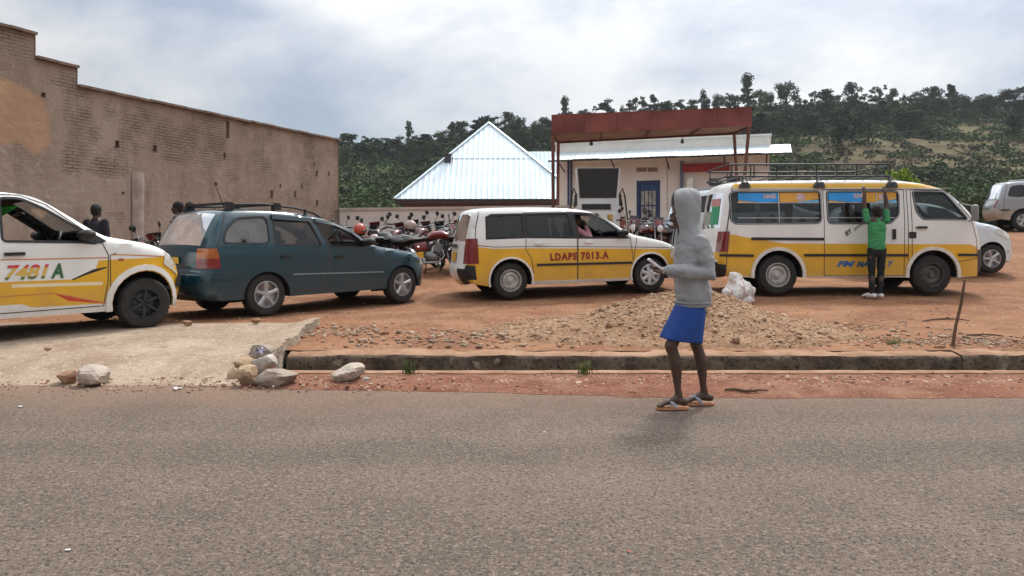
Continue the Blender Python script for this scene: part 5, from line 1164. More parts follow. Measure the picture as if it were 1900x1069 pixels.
# roof rack
rk = empty('roof_rack'); rk.parent = c.root
rm = M('rack_black', (.012, .012, .013), .5, var=.1)
rk2 = MB(); z0, z1 = 1.99, 2.19; yw = .70; xa, xb = -.82, 2.02
root = c.root; bpy.data.objects.remove(rk)
for z in (z0, z1):
    ptsr = [(xa + .1, -yw, z), (xb - .1, -yw, z), (xb, -yw + .1, z), (xb, yw - .1, z), (xb - .1, yw, z), (xa + .1, yw, z), (xa, yw - .1, z), (xa, -yw + .1, z)]; mb = MB(); mb.tube(ptsr, .016, 8, closed=True); mb.build('rack_rail', rm, root)
xs_ = [-.74, -.42, -.36, .02, .36, .70, 1.04, 1.38, 1.70, 1.94]
for x in xs_:
    for y in (-yw, yw): mb = MB(); mb.tube([(x, y, z0), (x, y, z1)], .011, 6); mb.build('rack_upright', rm, root)
for i in range(9):
    x = lerp(xa + .2, xb - .2, i / 8); mb = MB(); mb.tube([(x, -yw, z0), (x, yw, z0)], .014, 6); mb.build('rack_crossbar', rm, root)
for x in (-.55, .70, 1.92):
    for sd in (-1, 1):
        mb = MB(); p = c.P(x, 1.80, .02, sd); q = Vector((x, sd * yw, z0)); mb.tube([p + Vector((0, 0, -.01)), p + Vector((0, 0, .05)), p.lerp(q, .55) + Vector((0, sd * .01, 0)), q], [.105, .085, .032, .024], 8, side=(1, 0, 0)); mb.build('rack_foot', rm, root)
mb = MB(); mb.grid(6, 4, lambda a, b: (lerp(2.2, 2.62, a), lerp(-.35, .35, b), 1.985 - .07 * a - (.05 if a in (0, 1) or b in (0, 1) else 0) )); mb.build('roof_vent', m_trim, root)
c.wheels('steel', m_steel, .20, ('steel', M('dull_rim', (.09, .085, .08), .6, .3, var=.3, scale=9))); c.place(1445, 12.63, 0); bus = c

# ==== pale small car behind the minibus
up = [(-.6, .28), (-.68, .5), (-.66, .9), (-.5, 1.3), (-.3, 1.46), (.4, 1.52), (1.2, 1.48), (1.55, 1.35), (2.05, 1.08), (2.5, 1.0), (2.85, .84), (3.02, .66), (3.07, .45), (2.98, .24)]
c = Car('small_car', 'pale silver small car whose nose sticks out behind the minibus', 1.66, up, 2.4, .30, .355, .24, 1.0, .22, fr=(.8, .36))
c.doors = [dict(p=[(1.0, .3), (1.95, .3), (2.0, .6), (1.95, .95), (1.5, 1.35), (1.02, 1.43)])]
c.wins = [WIN([(-.3, 1.05), (-.2, 1.35), (.9, 1.42), (.95, 1.02)], it=1), WIN([(1.06, 1.40), (1.45, 1.34), (1.9, 1.01), (1.06, 1.01)], 0, it=1)]
c.build([m_palewhite, m_trim], None, [(c.idx(1.55, 1.36), c.idx(2.02, 1.1)), (c.idx(-.62, .95), c.idx(-.38, 1.4))]); c.interior([.3, 1.1], 2.0); trims(c, .025); seamlines(c)
for sd in (-1, 1):
    mb = c.patch([(2.45, .84), (2.86, .68), (2.93, .74), (2.75, .88), (2.5, .94)], .01, sd); mb.build('headlamp', m_hlamp, c.root)
c.wheels('five', m_alloy); f_ = math.cos(0); Yc = 15.9; xr = (1843 - 950) / FPX * Yc - 2.4; c.place(950 + xr / Yc * FPX, Yc, 0)

# ==== silver and beige off-road car at the right edge, and a pale people carrier half hidden
up = [(-.7, .40), (-.82, .55), (-.82, .85), (-.74, 1.02), (-.70, 1.10), (-.55, 1.62), (-.45, 1.70), (.3, 1.76), (1.2, 1.74), (1.6, 1.66), (2.25, 1.2), (2.9, 1.08), (3.25, .98), (3.34, .7), (3.25, .38)]
for nm, lab, sil, low_, wx in (('off_road_car', 'silver off-road car with beige cladding at the right edge of the photo', m_silver, m_beige, None), ('people_carrier', 'pale people carrier half hidden between the hooded person and the minibus', m_palewhite, m_palewhite, 1)):
    c = Car(nm, lab, 1.76, up, 2.55, .35, .42, .36, 1.12, .2, fr=(.7, .3))
    c.doors = [dict(p=[(.35, .48), (1.1, .48), (1.1, 1.66), (.1, 1.66), (.1, 1.1), (.38, .9)]), dict(p=[(1.12, .48), (2.1, .48), (2.15, 1.1), (1.6, 1.6), (1.12, 1.66)])]
    c.wins = [WIN([(-.5, 1.2), (-.38, 1.55), (.02, 1.6), (.0, 1.17)], mat=m_glassd), WIN([(.16, 1.61), (1.05, 1.63), (1.05, 1.16), (.16, 1.17)], 0, it=1, mat=m_glassd), WIN([(1.17, 1.62), (1.57, 1.56), (2.05, 1.18), (1.17, 1.16)], 1, it=1, mat=m_glassd)]
    c.paint = [([(-1, .2), (3.6, .2), (3.6, .72), (-1, .72)], 1)]
    c.build([sil, low_, m_trim], lambda t, z, v: 1 if z < .72 else 0, [(c.idx(1.66, 1.63), c.idx(2.2, 1.24)), (c.idx(-.70, 1.12), c.idx(-.55, 1.6))], m_glassd); c.interior([.4, 1.3], 2.1); trims(c, .025); seamlines(c, [[(-.62, .5), (-.60, 1.1), (-.48, 1.66)]])
    c.both(lambda sd: c.ribbon([(-.7, .72), (-.45, .72)], .05, .02, sd), 'side_moulding', m_trim); c.both(lambda sd: c.ribbon([(.45, .72), (2.1, .72)], .06, .02, sd), 'side_moulding', m_trim)
    for k in (0, 1):
        for sd in (-1, 1): c.handle((.2, 1.2)[k], 1.0, .17, m_trim, k, sd, .045)
    for sd in (-1, 1):
        mb = MB(); mb.tube([c.P(t, z, -.1, sd) + Vector((0, 0, .06)) for t, z in ((-.4, 1.68), (.3, 1.73), (1.2, 1.71))], .022, 8); mb.build('roof_rail', m_silver, c.root)
        i0, i1 = c.idx(-.80, .80), c.idx(-.72, 1.08); c.sweep_patch(i0, i1, sd * .98, sd * .84, .012).build('tail_lamp', m_rlamp, c.root)
    c.wheels('five', m_alloy, .22)
    if wx is None:
        th = R(-15); n_ = Vector((17.05, 26.5)) + Vector((math.cos(th), math.sin(th))) * .82; c.place(950 + n_.x / n_.y * FPX, n_.y, -15)
    else: c.place(1330, 18.4, 8)
# ------------------------------------------------------------ stones
def rock_mesh(seed, sub=2, rough=.35, flat=.8):
    bm = bmesh.new(); bmesh.ops.create_icosphere(bm, subdivisions=sub, radius=1)
    rn = random.Random(seed); off = Vector((rn.uniform(0, 99), rn.uniform(0, 99), rn.uniform(0, 99)))
    pl = [(Vector((rn.gauss(0, 1), rn.gauss(0, 1), rn.gauss(0, 1))).normalized(), rn.uniform(.52, .80)) for _ in range(15)]
    for v in bm.verts:
        n = v.co.normalized(); r = 1 + rough * .5 * noise.fractal(n * 1.3 + off, 1, 2, 3)
        for d, h in pl:            # flat cleavage faces
            q = n.dot(d)
            if q * r > h: r = h / q
        v.co = n * r; v.co.z *= flat
    zmin = min(v.co.z for v in bm.verts); xs = [v.co.x for v in bm.verts]; ys = [v.co.y for v in bm.verts]; zs = [v.co.z for v in bm.verts]
    for v in bm.verts:             # unit box, base at z = 0
        v.co.x = (v.co.x - (max(xs) + min(xs)) / 2) / (max(xs) - min(xs)); v.co.y = (v.co.y - (max(ys) + min(ys)) / 2) / (max(ys) - min(ys)); v.co.z = (v.co.z - min(zs)) / (max(zs) - min(zs))
    me = bpy.data.meshes.new('rock'); bm.to_mesh(me); bm.free()
    me.polygons.foreach_set('use_smooth', [True] * len(me.polygons)); me.set_sharp_from_angle(angle=R(17)); return me
def stone(px0, px1, py0, py1, label, mat, seed, base=None, depth=1.0, z=0, rz=0, Y=None, name='stone'):
    Y = Y or FPX * (EYE - z) / (py1 - HOR); w = (px1 - px0) / FPX * Y; h = (py1 - py0) / FPX * Y
    o = link(name, rock_mesh(seed, 3), mat); o.location = ((px0 + px1) / 2 / FPX * Y - 950 / FPX * Y, Y + w * depth * .3, z - .01); o.scale = (w * 1.08, w * depth, h + .012); o.rotation_euler = (0, 0, rz); tag(o, label, 'stone'); return o
m_st_w = M('pale_stone', (.43, .36, .295), .9, var=.25, scale=3, bump=.5, bscale=8); m_st_b = M('brown_stone', (.32, .18, .11), .9, var=.2, scale=3, bump=.4, bscale=8)
m_st_t = M('tan_stone', (.40, .28, .175), .9, var=.25, scale=2.5, bump=.4, bscale=8); m_st_g = M('grey_stone', (.32, .26, .21), .9, var=.3, scale=3, bump=.6, bscale=8); m_st_q = M('white_grey_stone', (.43, .39, .345), .85, var=.35, scale=2.2, bump=.4, bscale=8)
stone(98, 140, 688, 712, 'rounded brown stone beside a white one at the left road edge', m_st_b, 2, z=.006)
stone(136, 190, 680, 718, 'whitish angular stone touching a brown one at the left road edge', m_st_w, 5, z=.0, rz=.3)
stone(468, 545, 686, 719, 'broad grey-brown slab of rock at the front of the stone pile', m_st_g, 8, z=.0, depth=.7)
stone(436, 472, 678, 718, 'upright tan stone at the front left of the stone pile', m_st_t, 11, z=.0, depth=1.1, rz=.2)
stone(422, 444, 683, 706, 'small tan stone at the left end of the stone pile', m_st_t, 14, z=.0)
stone(430, 470, 666, 690, 'flat tan stone lying at the back left of the stone pile', m_st_t, 17, z=.05, Y=6.75)
stone(464, 510, 666, 700, 'white and grey stone resting on the slab in the stone pile', m_st_q, 20, z=.05, Y=6.62)
stone(462, 504, 650, 676, 'dull brown topmost stone of the pile with litter on it', m_st_g, 23, z=.17, Y=6.7)
stone(613, 670, 677, 713, 'pale dome-shaped stone alone on the red verge', m_st_w, 26, z=.005)
stone(672, 686, 701, 713, 'fist-sized stone right of the pale dome-shaped stone', m_st_q, 29, z=.005)
for i, (px, py, w, lab) in enumerate(((278, 604, 20, 'dark stone on the ground between the left taxi and teal car'), (345, 604, 16, 'small reddish stone behind the teal car'), (473, 600, 16, 'small stone by the rear wheel of the teal car'), (88, 650, 10, 'little dark pebble on the apron near the left taxi'), (1175, 733, 14, 'pebble on the road edge left of the walker'))):
    z = .2 if py < 640 else .17 if py < 660 else 0.0; stone(px - w / 2, px + w / 2, py - w * .55, py, lab, m_st_b, 40 + i, z=z)
# crumpled wrapper on the pile
mb = MB(); rn = random.Random(4); mb.grid(7, 7, lambda a, b: ((a - .5) * .075 + rn.uniform(-.006, .006), (b - .5) * .05, .05 + .03 * math.sin(a * 7) * math.cos(b * 5) + rn.uniform(-.012, .012)))
for i in range(len(mb.m)): mb.m[i] = 1 if (i // 7 + i % 7) % 3 else 0
o = mb.build('crumpled_wrapper', [M('wrapper_blue', (.05, .06, .3), .4, var=.1), M('wrapper_white', (.7, .7, .75), .4, var=.1)], fix=False, smooth=False); p = at(484, 651, 6.62); o.location = p - Vector((0, 0, .045)); tag(o, 'crumpled blue and white wrapper on top of the stone pile', 'litter')
# ------------------------------------------------------------ gravel heap
heap = empty('gravel_heap', (2.25, 9.2, 0)); tag(heap, 'low heap of sandy gravel and stones behind the drain', 'gravel heap'); HO = Vector((2.25, 9.2, 0)); mb = MB()
def fh(a, b):
    x, y = lerp(-1.6, 5.6, a), lerp(7.62, 11.2, b); m_ = mound(x, y); return Vector((x, y, lot_z(x, y) + m_ - (.02 if m_ < .02 else 0))) - HO
mb.grid(150, 80, fh); mb.build('fines', m_heap, heap, fix=False, sharp=180)
RK = [rock_mesh(100 + i, 1 if i < 6 else 2) for i in range(10)]
for r_ in RK: r_.materials.append(m_st_t)
gm_ = [M('gravel_a', (.37, .24, .15), .95, var=.25, scale=1.5), M('gravel_b', (.31, .195, .115), .95, var=.25, scale=1.5), M('gravel_c', (.45, .32, .215), .95, var=.2, scale=1.5), M('gravel_d', (.30, .19, .12), .95, var=.25, scale=1.5)]
rn = random.Random(12); k = 0
while k < 190:
    x, y = rn.uniform(-.9, 4.9), rn.uniform(7.75, 10.2); h = mound(x, y)
    if h < .03 or rn.random() > .25 + h * 2: continue
    s = rn.uniform(.032, .068) * (1.4 if rn.random() < .12 else 1); o = bpy.data.objects.new('stone', RK[rn.randrange(10)]); COL.objects.link(o); o.parent = heap
    o.location = Vector((x, y, lot_z(x, y) + h - s * .22)) - HO; o.scale = (s * rn.uniform(.9, 1.5), s, s * rn.uniform(.5, .8)); o.rotation_euler = (rn.uniform(-.4, .4), rn.uniform(-.4, .4), rn.uniform(0, 6)); o.material_slots[0].link = 'OBJECT'; o.material_slots[0].material = rn.choice(gm_); k += 1
def pebbles(spots, parent=None, off=Vector((0, 0, 0)), mats=None):
    """spots: (x, y, z, size); many little stones as one mesh"""
    mb = MB(); T = []
    for me in [rock_mesh(300 + i, 1) for i in range(5)]: T.append(([v.co.copy() for v in me.vertices], [tuple(p.vertices) for p in me.polygons]))
    rr = random.Random(9)
    for x, y, z, s in spots:
        vs, fs = rr.choice(T); q = Matrix.Rotation(rr.uniform(0, 6.3), 3, 'Z') @ Matrix.Rotation(rr.uniform(-.4, .4), 3, 'X'); sc_ = Vector((s * rr.uniform(.9, 1.5), s, s * rr.uniform(.5, .85))); mb.mi = rr.randrange(len(mats or gm_))
        mb.add([q @ Vector((v.x * sc_.x, v.y * sc_.y, v.z * sc_.z)) + Vector((x, y, z - s * .2)) - off for v in vs], fs)
    return mb
sp = []
while len(sp) < 5200:
    x, y = rn.uniform(-1.3, 5.2), rn.uniform(7.65, 10.6); h = mound(x, y)
    if h < .014 or rn.random() > .2 + h * 2: continue
    sp.append((x, y, lot_z(x, y) + h, rn.uniform(.009, .030)))
o = pebbles(sp, off=HO).build('small_stones', gm_, heap, fix=False, smooth=False); tag(o, kind='stuff')
# rubble strewn behind the drain, on the lot and on the verge
def strew(name, label, areas, smin, smax, seed, zf, mats=None):
    rr = random.Random(seed); S = []
    for cx, cy, rx, ry, n in areas:
        for _ in range(n): x, y = cx + rr.gauss(0, rx), cy + rr.gauss(0, ry); y = max(y, zf[1]); S.append((x, y, zf[0](x, y), rr.uniform(smin, smax) * (1.7 if rr.random() < .08 else 1)))
    o = pebbles(S, mats=mats).build(name, mats or gm_, fix=False, smooth=False); tag(o, label, 'rubble', kind='stuff')
def PX(px, Y): return (px - 950) / FPX * Y
gb = [M('rubble_grey', (.25, .17, .115), .95, var=.3, scale=2), M('rubble_pale', (.35, .245, .17), .95, var=.25, scale=2), M('rubble_red', (.30, .15, .09), .95, var=.2, scale=2)]
strew('rubble', 'broken stones and rubble strewn behind the drain near the apron', [(PX(640, 9), 8.9, .28, .35, 170), (PX(800, 8.4), 8.4, .5, .3, 170), (PX(860, 8.2), 8.2, .7, .35, 100)], .018, .06, 31, (lot_z, 7.7), gb)
strew('rubble', 'grey rubble around the stake behind the drain on the right', [(PX(1700, 8.2), 8.1, .55, .2, 260), (PX(1840, 8.1), 8.1, .6, .2, 340), (PX(1560, 9.4), 9.2, .5, .3, 160)], .012, .045, 32, (lot_z, 7.7), gb)
strew('loose_pebbles', 'small loose pebbles scattered over the dirt lot', [(0, 10.5, 5, 1.8, 500), (5, 10, 3, 1.4, 420), (-3, 10.5, 2.2, 1.0, 260)], .008, .028, 33, (lot_z, 7.75), gm_)
strew('verge_gravel', 'loose red gravel on the verge beside the road', [(1.5, 6.4, 2.6, .16, 1100), (6, 6.4, 2.6, .16, 900), (-1.6, 6.45, .45, .14, 220)], .007, .026, 34, (lambda x, y: .02, 5.9), [M('red_chip', (.33, .17, .11), .95, var=.3, scale=2), M('red_chip_dark', (.2, .085, .055), .95, var=.2), M('pale_chip', (.45, .33, .25), .95, var=.2)])
strew('road_grit', 'fine grit along the edge of the road and apron', [(-4, 6.25, 2.2, .16, 420), (-1.9, 6.35, .5, .12, 200)], .006, .02, 35, (lambda x, y: .0 if y < 6.4 else .03, 5.8), gb)
# stake, twigs, tufts, litter
mb = MB(); p = at(1765, 643, 7.72); q = at(1790, 520, 7.78); mb.tube([p - Vector((0, 0, .1)), p.lerp(q, .3) + Vector((.004, 0, 0)), p.lerp(q, .62) + Vector((.012, 0, 0)), q], [.019, .016, .015, .012], 7); tag(mb.build('wooden_stake', M('stake_wood', (.11, .06, .036), .9, var=.3, scale=9)), 'thin reddish wooden stake stuck in the ground on the right', 'stake')
for (a, b, c_), lab in (((at(1712, 588, 9.6), at(1752, 584, 9.8), at(1800, 588, 9.6)), 'thin twig lying across the dirt in front of the minibus'), ((at(1782, 620, 8.3), at(1820, 614, 8.45), at(1862, 617, 8.35)), 'dark twig on the dirt right of the stake'), ((at(1345, 727, 6.02), at(1385, 733, 5.95), at(1425, 730, 6.0)), 'dry root lying at the edge of the road right of the walker')):
    mb = MB(); z = (lambda v: Vector((v.x, v.y, (lot_z(v.x, v.y) if v.y > 7.5 else .015) + .012))); mb.tube([z(a), z(a.lerp(b, .5)) + Vector((0, .02, .006)), z(b), z(b.lerp(c_, .5)) + Vector((0, -.03, .01)), z(c_)], [.008, .011, .012, .009, .005], 6); mb.tube([z(b), z(b) + Vector((.07, .06, .02))], [.007, .003], 5); tag(mb.build('twig', MATS['stake_wood']), lab, 'twig')
m_grass = leaf_mat('grass_blades', (.07, .12, .03), (.22, .25, .09))
def tuft(px, Y, z, h, n, lab, seed):
    rr = random.Random(seed); mb = MB(); P0 = Vector((PX(px, Y), Y, z))
    for _ in range(n):
        a = rr.uniform(0, 6.28); L = h * rr.uniform(.5, 1.05); d = Vector((math.cos(a), math.sin(a), 0)); s = Vector((-d.y, d.x, 0)) * .003; b = Vector((rr.gauss(0, .03), rr.gauss(0, .02), 0)); l = rr.uniform(.15, .7)
        q = [b, b + d * L * l * .35 + Vector((0, 0, L * .55)), b + d * L * l + Vector((0, 0, L * (1 - l * .35)))]
        mb.add([q[0] - s, q[0] + s, q[1] + s * .8, q[1] - s * .8, q[2]], [(0, 1, 2, 3), (3, 2, 4)])
    o = mb.build('grass_tuft', m_grass, fix=False, smooth=False); o.location = P0; tag(o, lab, 'grass')
tuft(757, 6.78, .02, .17, 60, 'small grass tuft on the verge by the drain, left of centre', 1); tuft(1085, 6.75, .02, .16, 70, 'grass tuft on the verge by the drain nearer the walker', 2); tuft(1352, 7.02, -.06, .12, 36, 'few grass blades in the drain right of the walker', 5)
tuft(1655, 7.9, .13, .09, 50, 'low green weed behind the drain left of the stake', 3); tuft(1688, 7.95, .13, .06, 30, 'tiny weed sprig just left of the stake foot', 4)
for px, py, w, lab in ((126, 1021, .016, 'tiny white paper scrap on the road, lower left'), (38, 755, .03, 'white paper scrap on the road near the left edge'), (1167, 1024, .012, 'tiny red scrap on the road at the bottom'), (1010, 802, .012, 'speck of white litter in the middle of the road'), (330, 722, .05, 'flat pale scrap at the edge of the apron')):
    Y = FPX * EYE / (py - HOR); mb = MB(); rr = random.Random(px); mb.grid(3, 3, lambda a, b: ((a - .5) * w * 1.2, (b - .5) * w * .8, rr.uniform(0, w * .3))); o = mb.build('paper_scrap', M('scrap_red', (.5, .08, .05), .7) if px == 1167 else MATS['wrapper_white'], fix=False, smooth=False); o.location = (PX(px, Y), Y, .001); tag(o, lab, 'litter')
# white woven sack by the rear wheel
mb = MB(); mb.limb([(-.10, 0, .14), (.0, 0, .22), (.10, .02, .20)], [(.22, .15), (.24, .21), (.19, .18)], 14, (0, 1, 0)); mb.limb([(-.02, 0, .30), (-.06, .0, .46)], [(.17, .13), (.07, .09)], 12, (0, 1, 0)); mb.limb([(.12, 0, .15), (.24, .03, .08)], [(.14, .12), (.06, .06)], 12); mb.box((0, 0, .03), (.46, .34, .08))
me = remeshed(mb, .02, 6, 'sack')
wobble(me, lambda d: .025 * fbm(d.x * 9, d.y * 9, d.z * 5) + .014 * math.sin(d.x * 38 + 5 * fbm(d.z * 5, d.x * 3)) * (d.z > .05))
def sack_mat():
    m = bpy.data.materials.new('woven_sack'); m.use_nodes = True; nt = m.node_tree; b = nt.nodes['Principled BSDF']; b.inputs['Roughness'].default_value = .7; tc = nt.nodes.new('ShaderNodeTexCoord'); w_ = nt.nodes.new('ShaderNodeTexWave'); w_.inputs['Scale'].default_value = 1.7; w_.inputs['Distortion'].default_value = 1.5; nt.links.new(tc.outputs['Object'], w_.inputs['Vector']); r = nt.nodes.new('ShaderNodeValToRGB'); nt.links.new(w_.outputs['Fac'], r.inputs[0]); r.color_ramp.elements[0].position = .02; r.color_ramp.elements[0].color = (.56, .40, .37, 1); r.color_ramp.elements[1].position = .08; r.color_ramp.elements[1].color = (.68, .66, .63, 1); nt.links.new(r.outputs[0], b.inputs['Base Color']); return m
o = link('woven_sack', me, sack_mat()); o.location = (PX(1370, 12.1), 12.1, ground_z(3.6, 12.1) - .01); o.rotation_euler = (0, 0, .2); o.scale = (1.0, .9, .92); tag(o, 'bulging white woven sack leaning by the rear wheel of the minibus', 'sack')

# ------------------------------------------------------------ motorcycles
m_red = M('bike_red', (.16, .008, .011), .25, var=.1, coat=.6); m_mar = M('bike_maroon', (.085, .009, .012), .3, var=.1, coat=.5); m_bblk = M('bike_black', (.015, .015, .016), .3, var=.1, coat=.4); m_chr = M('chrome', (.30, .30, .31), .25, .8, var=.05); m_eng = M('engine_grey', (.20, .20, .20), .45, .5, var=.2); m_sadd = M('saddle', (.012, .012, .013), .55, var=.2)
def wheel_bike(name, x, r, parent):
    mb = MB(); mb.lathe([(r * .84, -.035), (r * .92, -.05), (r * .98, -.035), (r, 0), (r * .98, .035), (r * .92, .05), (r * .84, .035)], 28, 'y'); o = mb.build(name, m_tyre, parent); o.location = (x, 0, r)
    mb = MB(); mb.lathe([(r * .85, -.035), (r * .80, -.025), (r * .80, .025), (r * .85, .035)], 28, 'y'); mb.lathe([(.0, -.06), (.05, -.055), (.055, 0), (.05, .055), (0, .06)], 14, 'y')
    for k in range(12): a = 6.283 * k / 12; mb.tube([(.045 * math.cos(a), (-1) ** k * .035, .045 * math.sin(a)), (r * .82 * math.cos(a + .25), 0, r * .82 * math.sin(a + .25))], .004, 4, cap=False)
    mb.build('rim', m_chr, o); return o
def make_bike():
    b = empty('motorcycle'); r = .295
    wheel_bike('front_wheel', 1.26, r, b); wheel_bike('rear_wheel', 0, r, b)
    mb = MB()
    for s in (-1, 1): mb.tube([(1.26, s * .085, r), (1.08, s * .085, .80), (1.02, s * .085, .98)], [.026, .022, .02], 8)
    mb.tube([(1.06, -.10, .86), (1.06, .10, .86)], .018, 6); mb.build('fork', m_chr, b)
    mb = MB(); mb.grid(12, 4, lambda a, c: (1.26 + (r + .03) * math.cos(R(lerp(25, 170, a))), lerp(-.06, .06, c), r + (r + .03) * math.sin(R(lerp(25, 170, a))) + .012 * (1 - (2 * c - 1) ** 2))); mb.build('front_mudguard', m_red, b, fix=False)
    mb = MB(); mb.grid(12, 4, lambda a, c: ((r + .05) * math.cos(R(lerp(60, 195, a))), lerp(-.07, .07, c), r + (r + .06) * math.sin(R(lerp(60, 195, a))) + .015 * (1 - (2 * c - 1) ** 2))); mb.build('rear_mudguard', m_bblk, b, fix=False)
    mb = MB(); mb.tube([(1.02, 0, .92), (.95, 0, .72), (.80, 0, .34), (.35, 0, .30)], .024, 8); mb.tube([(1.02, 0, .90), (.6, 0, .78), (.30, 0, .70), (-.2, 0, .74)], .024, 8)
    for s in (-1, 1): mb.tube([(0, s * .08, r), (.40, s * .08, .36)], .02, 6); mb.tube([(.35, s * .1, .32), (.30, s * .1, .68)], .018, 6)
    mb.build('frame', m_bblk, b)
    for s in (-1, 1):
        mb = MB(); mb.tube([(0, s * .12, r), (.14, s * .12, .66)], .016, 8); mb.tube([(.02 + .02 * 0, s * .12, r + .06), (.12, s * .12, .60)], [.032, .032], 10); mb.build('shock_absorber', m_chr, b)
    mb = MB(); mb.limb([(.95, 0, .86), (.80, 0, .90), (.60, 0, .88), (.50, 0, .82)], [(.10, .06), (.155, .10), (.135, .09), (.09, .05)], 14, (0, 1, 0)); t = mb.build('tank', m_red, b)
    mb = MB(); mb.lathe([(.0, .0), (.035, 0), (.035, .015), (0, .018)], 12, 'z', (.80, 0, .995)); mb.build('filler_cap', m_chr, t)
    mb = MB(); mb.limb([(.52, 0, .82), (.30, 0, .79), (.05, 0, .80), (-.16, 0, .85), (-.22, 0, .855)], [(.09, .05), (.13, .055), (.135, .06), (.125, .055), (.09, .04)], 12, (0, 1, 0)); mb.build('saddle', m_sadd, b)
    for s in (-1, 1): mb = MB(); mb.limb([(.46, s * .10, .64), (.22, s * .12, .62)], [(.10, .025), (.075, .02)], 10, (0, 0, 1)); mb.build('side_panel', m_red, b)
    mb = MB(); mb.limb([(.62, 0, .40), (.50, 0, .42)], [(.13, .12), (.14, .11)], 12, (0, 1, 0)); mb.box((.72, 0, .60), (.16, .18, .2), Matrix.Rotation(.35, 3, 'Y'))
    for k in range(5): mb.box((.73 + .012 * k - .02, 0, .52 + .042 * k), (.21, .23, .012), Matrix.Rotation(.35, 3, 'Y'))
    mb.build('engine', m_eng, b)
    mb = MB(); mb.tube([(.80, -.08, .58), (.86, -.10, .42), (.74, -.14, .28), (.30, -.15, .26), (.05, -.16, .32), (-.34, -.17, .40)], [.022, .022, .024, .04, .048, .045], 10); mb.build('exhaust', m_chr, b)
    mb = MB(); mb.tube([(.92, -.37, 1.03), (.98, -.22, 1.06), (1.0, -.08, 1.0), (1.0, .08, 1.0), (.98, .22, 1.06), (.92, .37, 1.03)], .013, 8); h = mb.build('handlebar', m_chr, b)
    for s in (-1, 1):
        mb = MB(); mb.tube([(.955, s * .28, 1.045), (.90, s * .42, 1.02)], .019, 8); mb.build('grip', m_sadd, h)
        mb = MB(); mb.tube([(.97, s * .25, 1.06), (1.0, s * .33, 1.17), (.98, s * .36, 1.22)], .006, 6); mb.limb([(.975, s * .34, 1.25), (.965, s * .40, 1.27)], [(.055, .014), (.045, .012)], 10, (0, 0, 1)); mb.build('mirror', m_bblk, b)
        mb = MB(); mb.ball((1.08, s * .19, .86), (.035, .03, .03), 10, 6); mb.tube([(1.06, s * .1, .87), (1.08, s * .18, .86)], .009, 5); mb.build('indicator', m_olamp, b)
    mb = MB(); mb.lathe([(.0, -.10), (.07, -.08), (.09, 0), (.085, .03)], 16, 'x', (1.12, 0, .92)); hl_ = mb.build('headlight', m_bblk, b); mb = MB(); mb.lathe([(.083, .03), (.05, .045), (.0, .05)], 16, 'x', (1.12, 0, .92)); mb.build('headlight_lens', M('lens', (.75, .76, .76), .08, var=0, coat=1), hl_)
    mb = MB(); mb.grid(6, 4, lambda a, c: (1.06 + .09 * a - .05 * (2 * c - 1) ** 2, lerp(-.13, .13, c) * (1 - .3 * a), .96 + .16 * (1 - a))); mb.build('headlight_cowl', m_red, b, fix=False)
    mb = MB(); mb.limb([(-.36, -.03, .66), (-.36, .03, .66)], [(.03, .05)] * 2, 8); mb.build('tail_light', m_rlamp, b); mb = MB(); mb.box((-.40, 0, .52), (.01, .2, .13)); mb.build('number_plate', m_plate, b, smooth=False)
    mb = MB(); mb.tube([(.45, .12, .3), (.42, .26, .02)], .012, 6); mb.build('side_stand', m_bblk, b)
    mb = MB()
    for s in (-1, 1): mb.tube([(-.02, s * .13, .80), (-.24, s * .13, .86), (-.44, s * .10, .88)], .012, 6)
    for x in (-.22, -.33, -.43): mb.tube([(x, -.11, .875), (x, .11, .875)], .01, 6)
    mb.build('luggage_rack', m_chr, b); return b
bk = make_bike(); first = True
BIKES = [(805, 16.5, 4, m_red, 'red motorcycle with a long black saddle just left of the middle taxi'),
 (664, 16.6, 165, m_mar, 'maroon motorcycle behind the windscreen of the teal car'), (705, 17.3, 98, m_red, 'red motorcycle with pale mirrors above the bonnet of the teal car'), (740, 17.0, 75, m_mar, 'dark red motorcycle with a beige helmet on it'),
 (772, 17.9, 84, m_bblk, 'black motorcycle at the back of the row between teal car and middle taxi'), (862, 17.8, 95, m_red, 'red motorcycle partly hidden behind the rear of the middle taxi'),
 (252, 13.1, 60, m_red, 'pinkish red motorcycle beyond the bonnet of the left taxi'), (290, 14.0, 100, m_bblk, 'black motorcycle handlebar showing behind the rear window of the teal car'),
 (1166, 18.7, 262, m_red, 'red motorcycle leaning nearest the fuel pump'), (1192, 18.2, 292, m_red, 'red motorcycle with shining headlight in front of the blue door'), (1215, 19.3, 255, m_bblk, 'black motorcycle below the blue door'), (1240, 18.4, 300, m_mar, 'maroon motorcycle just left of the hooded person\'s face'), (722, 16.5, 140, m_bblk, 'black motorcycle nearest the bonnet of the teal car'), (788, 17.4, 70, m_mar, 'maroon motorcycle behind the long black saddle of the nearest red one'), (832, 17.3, 110, m_bblk, 'black motorcycle just behind the rear door of the middle taxi'), (1204, 18.0, 210, m_mar, 'maroon motorcycle closest to the bonnet of the middle taxi'),
 (1180, 19.9, 240, m_bblk, 'dark motorcycle at the back of the group by the shop door')]
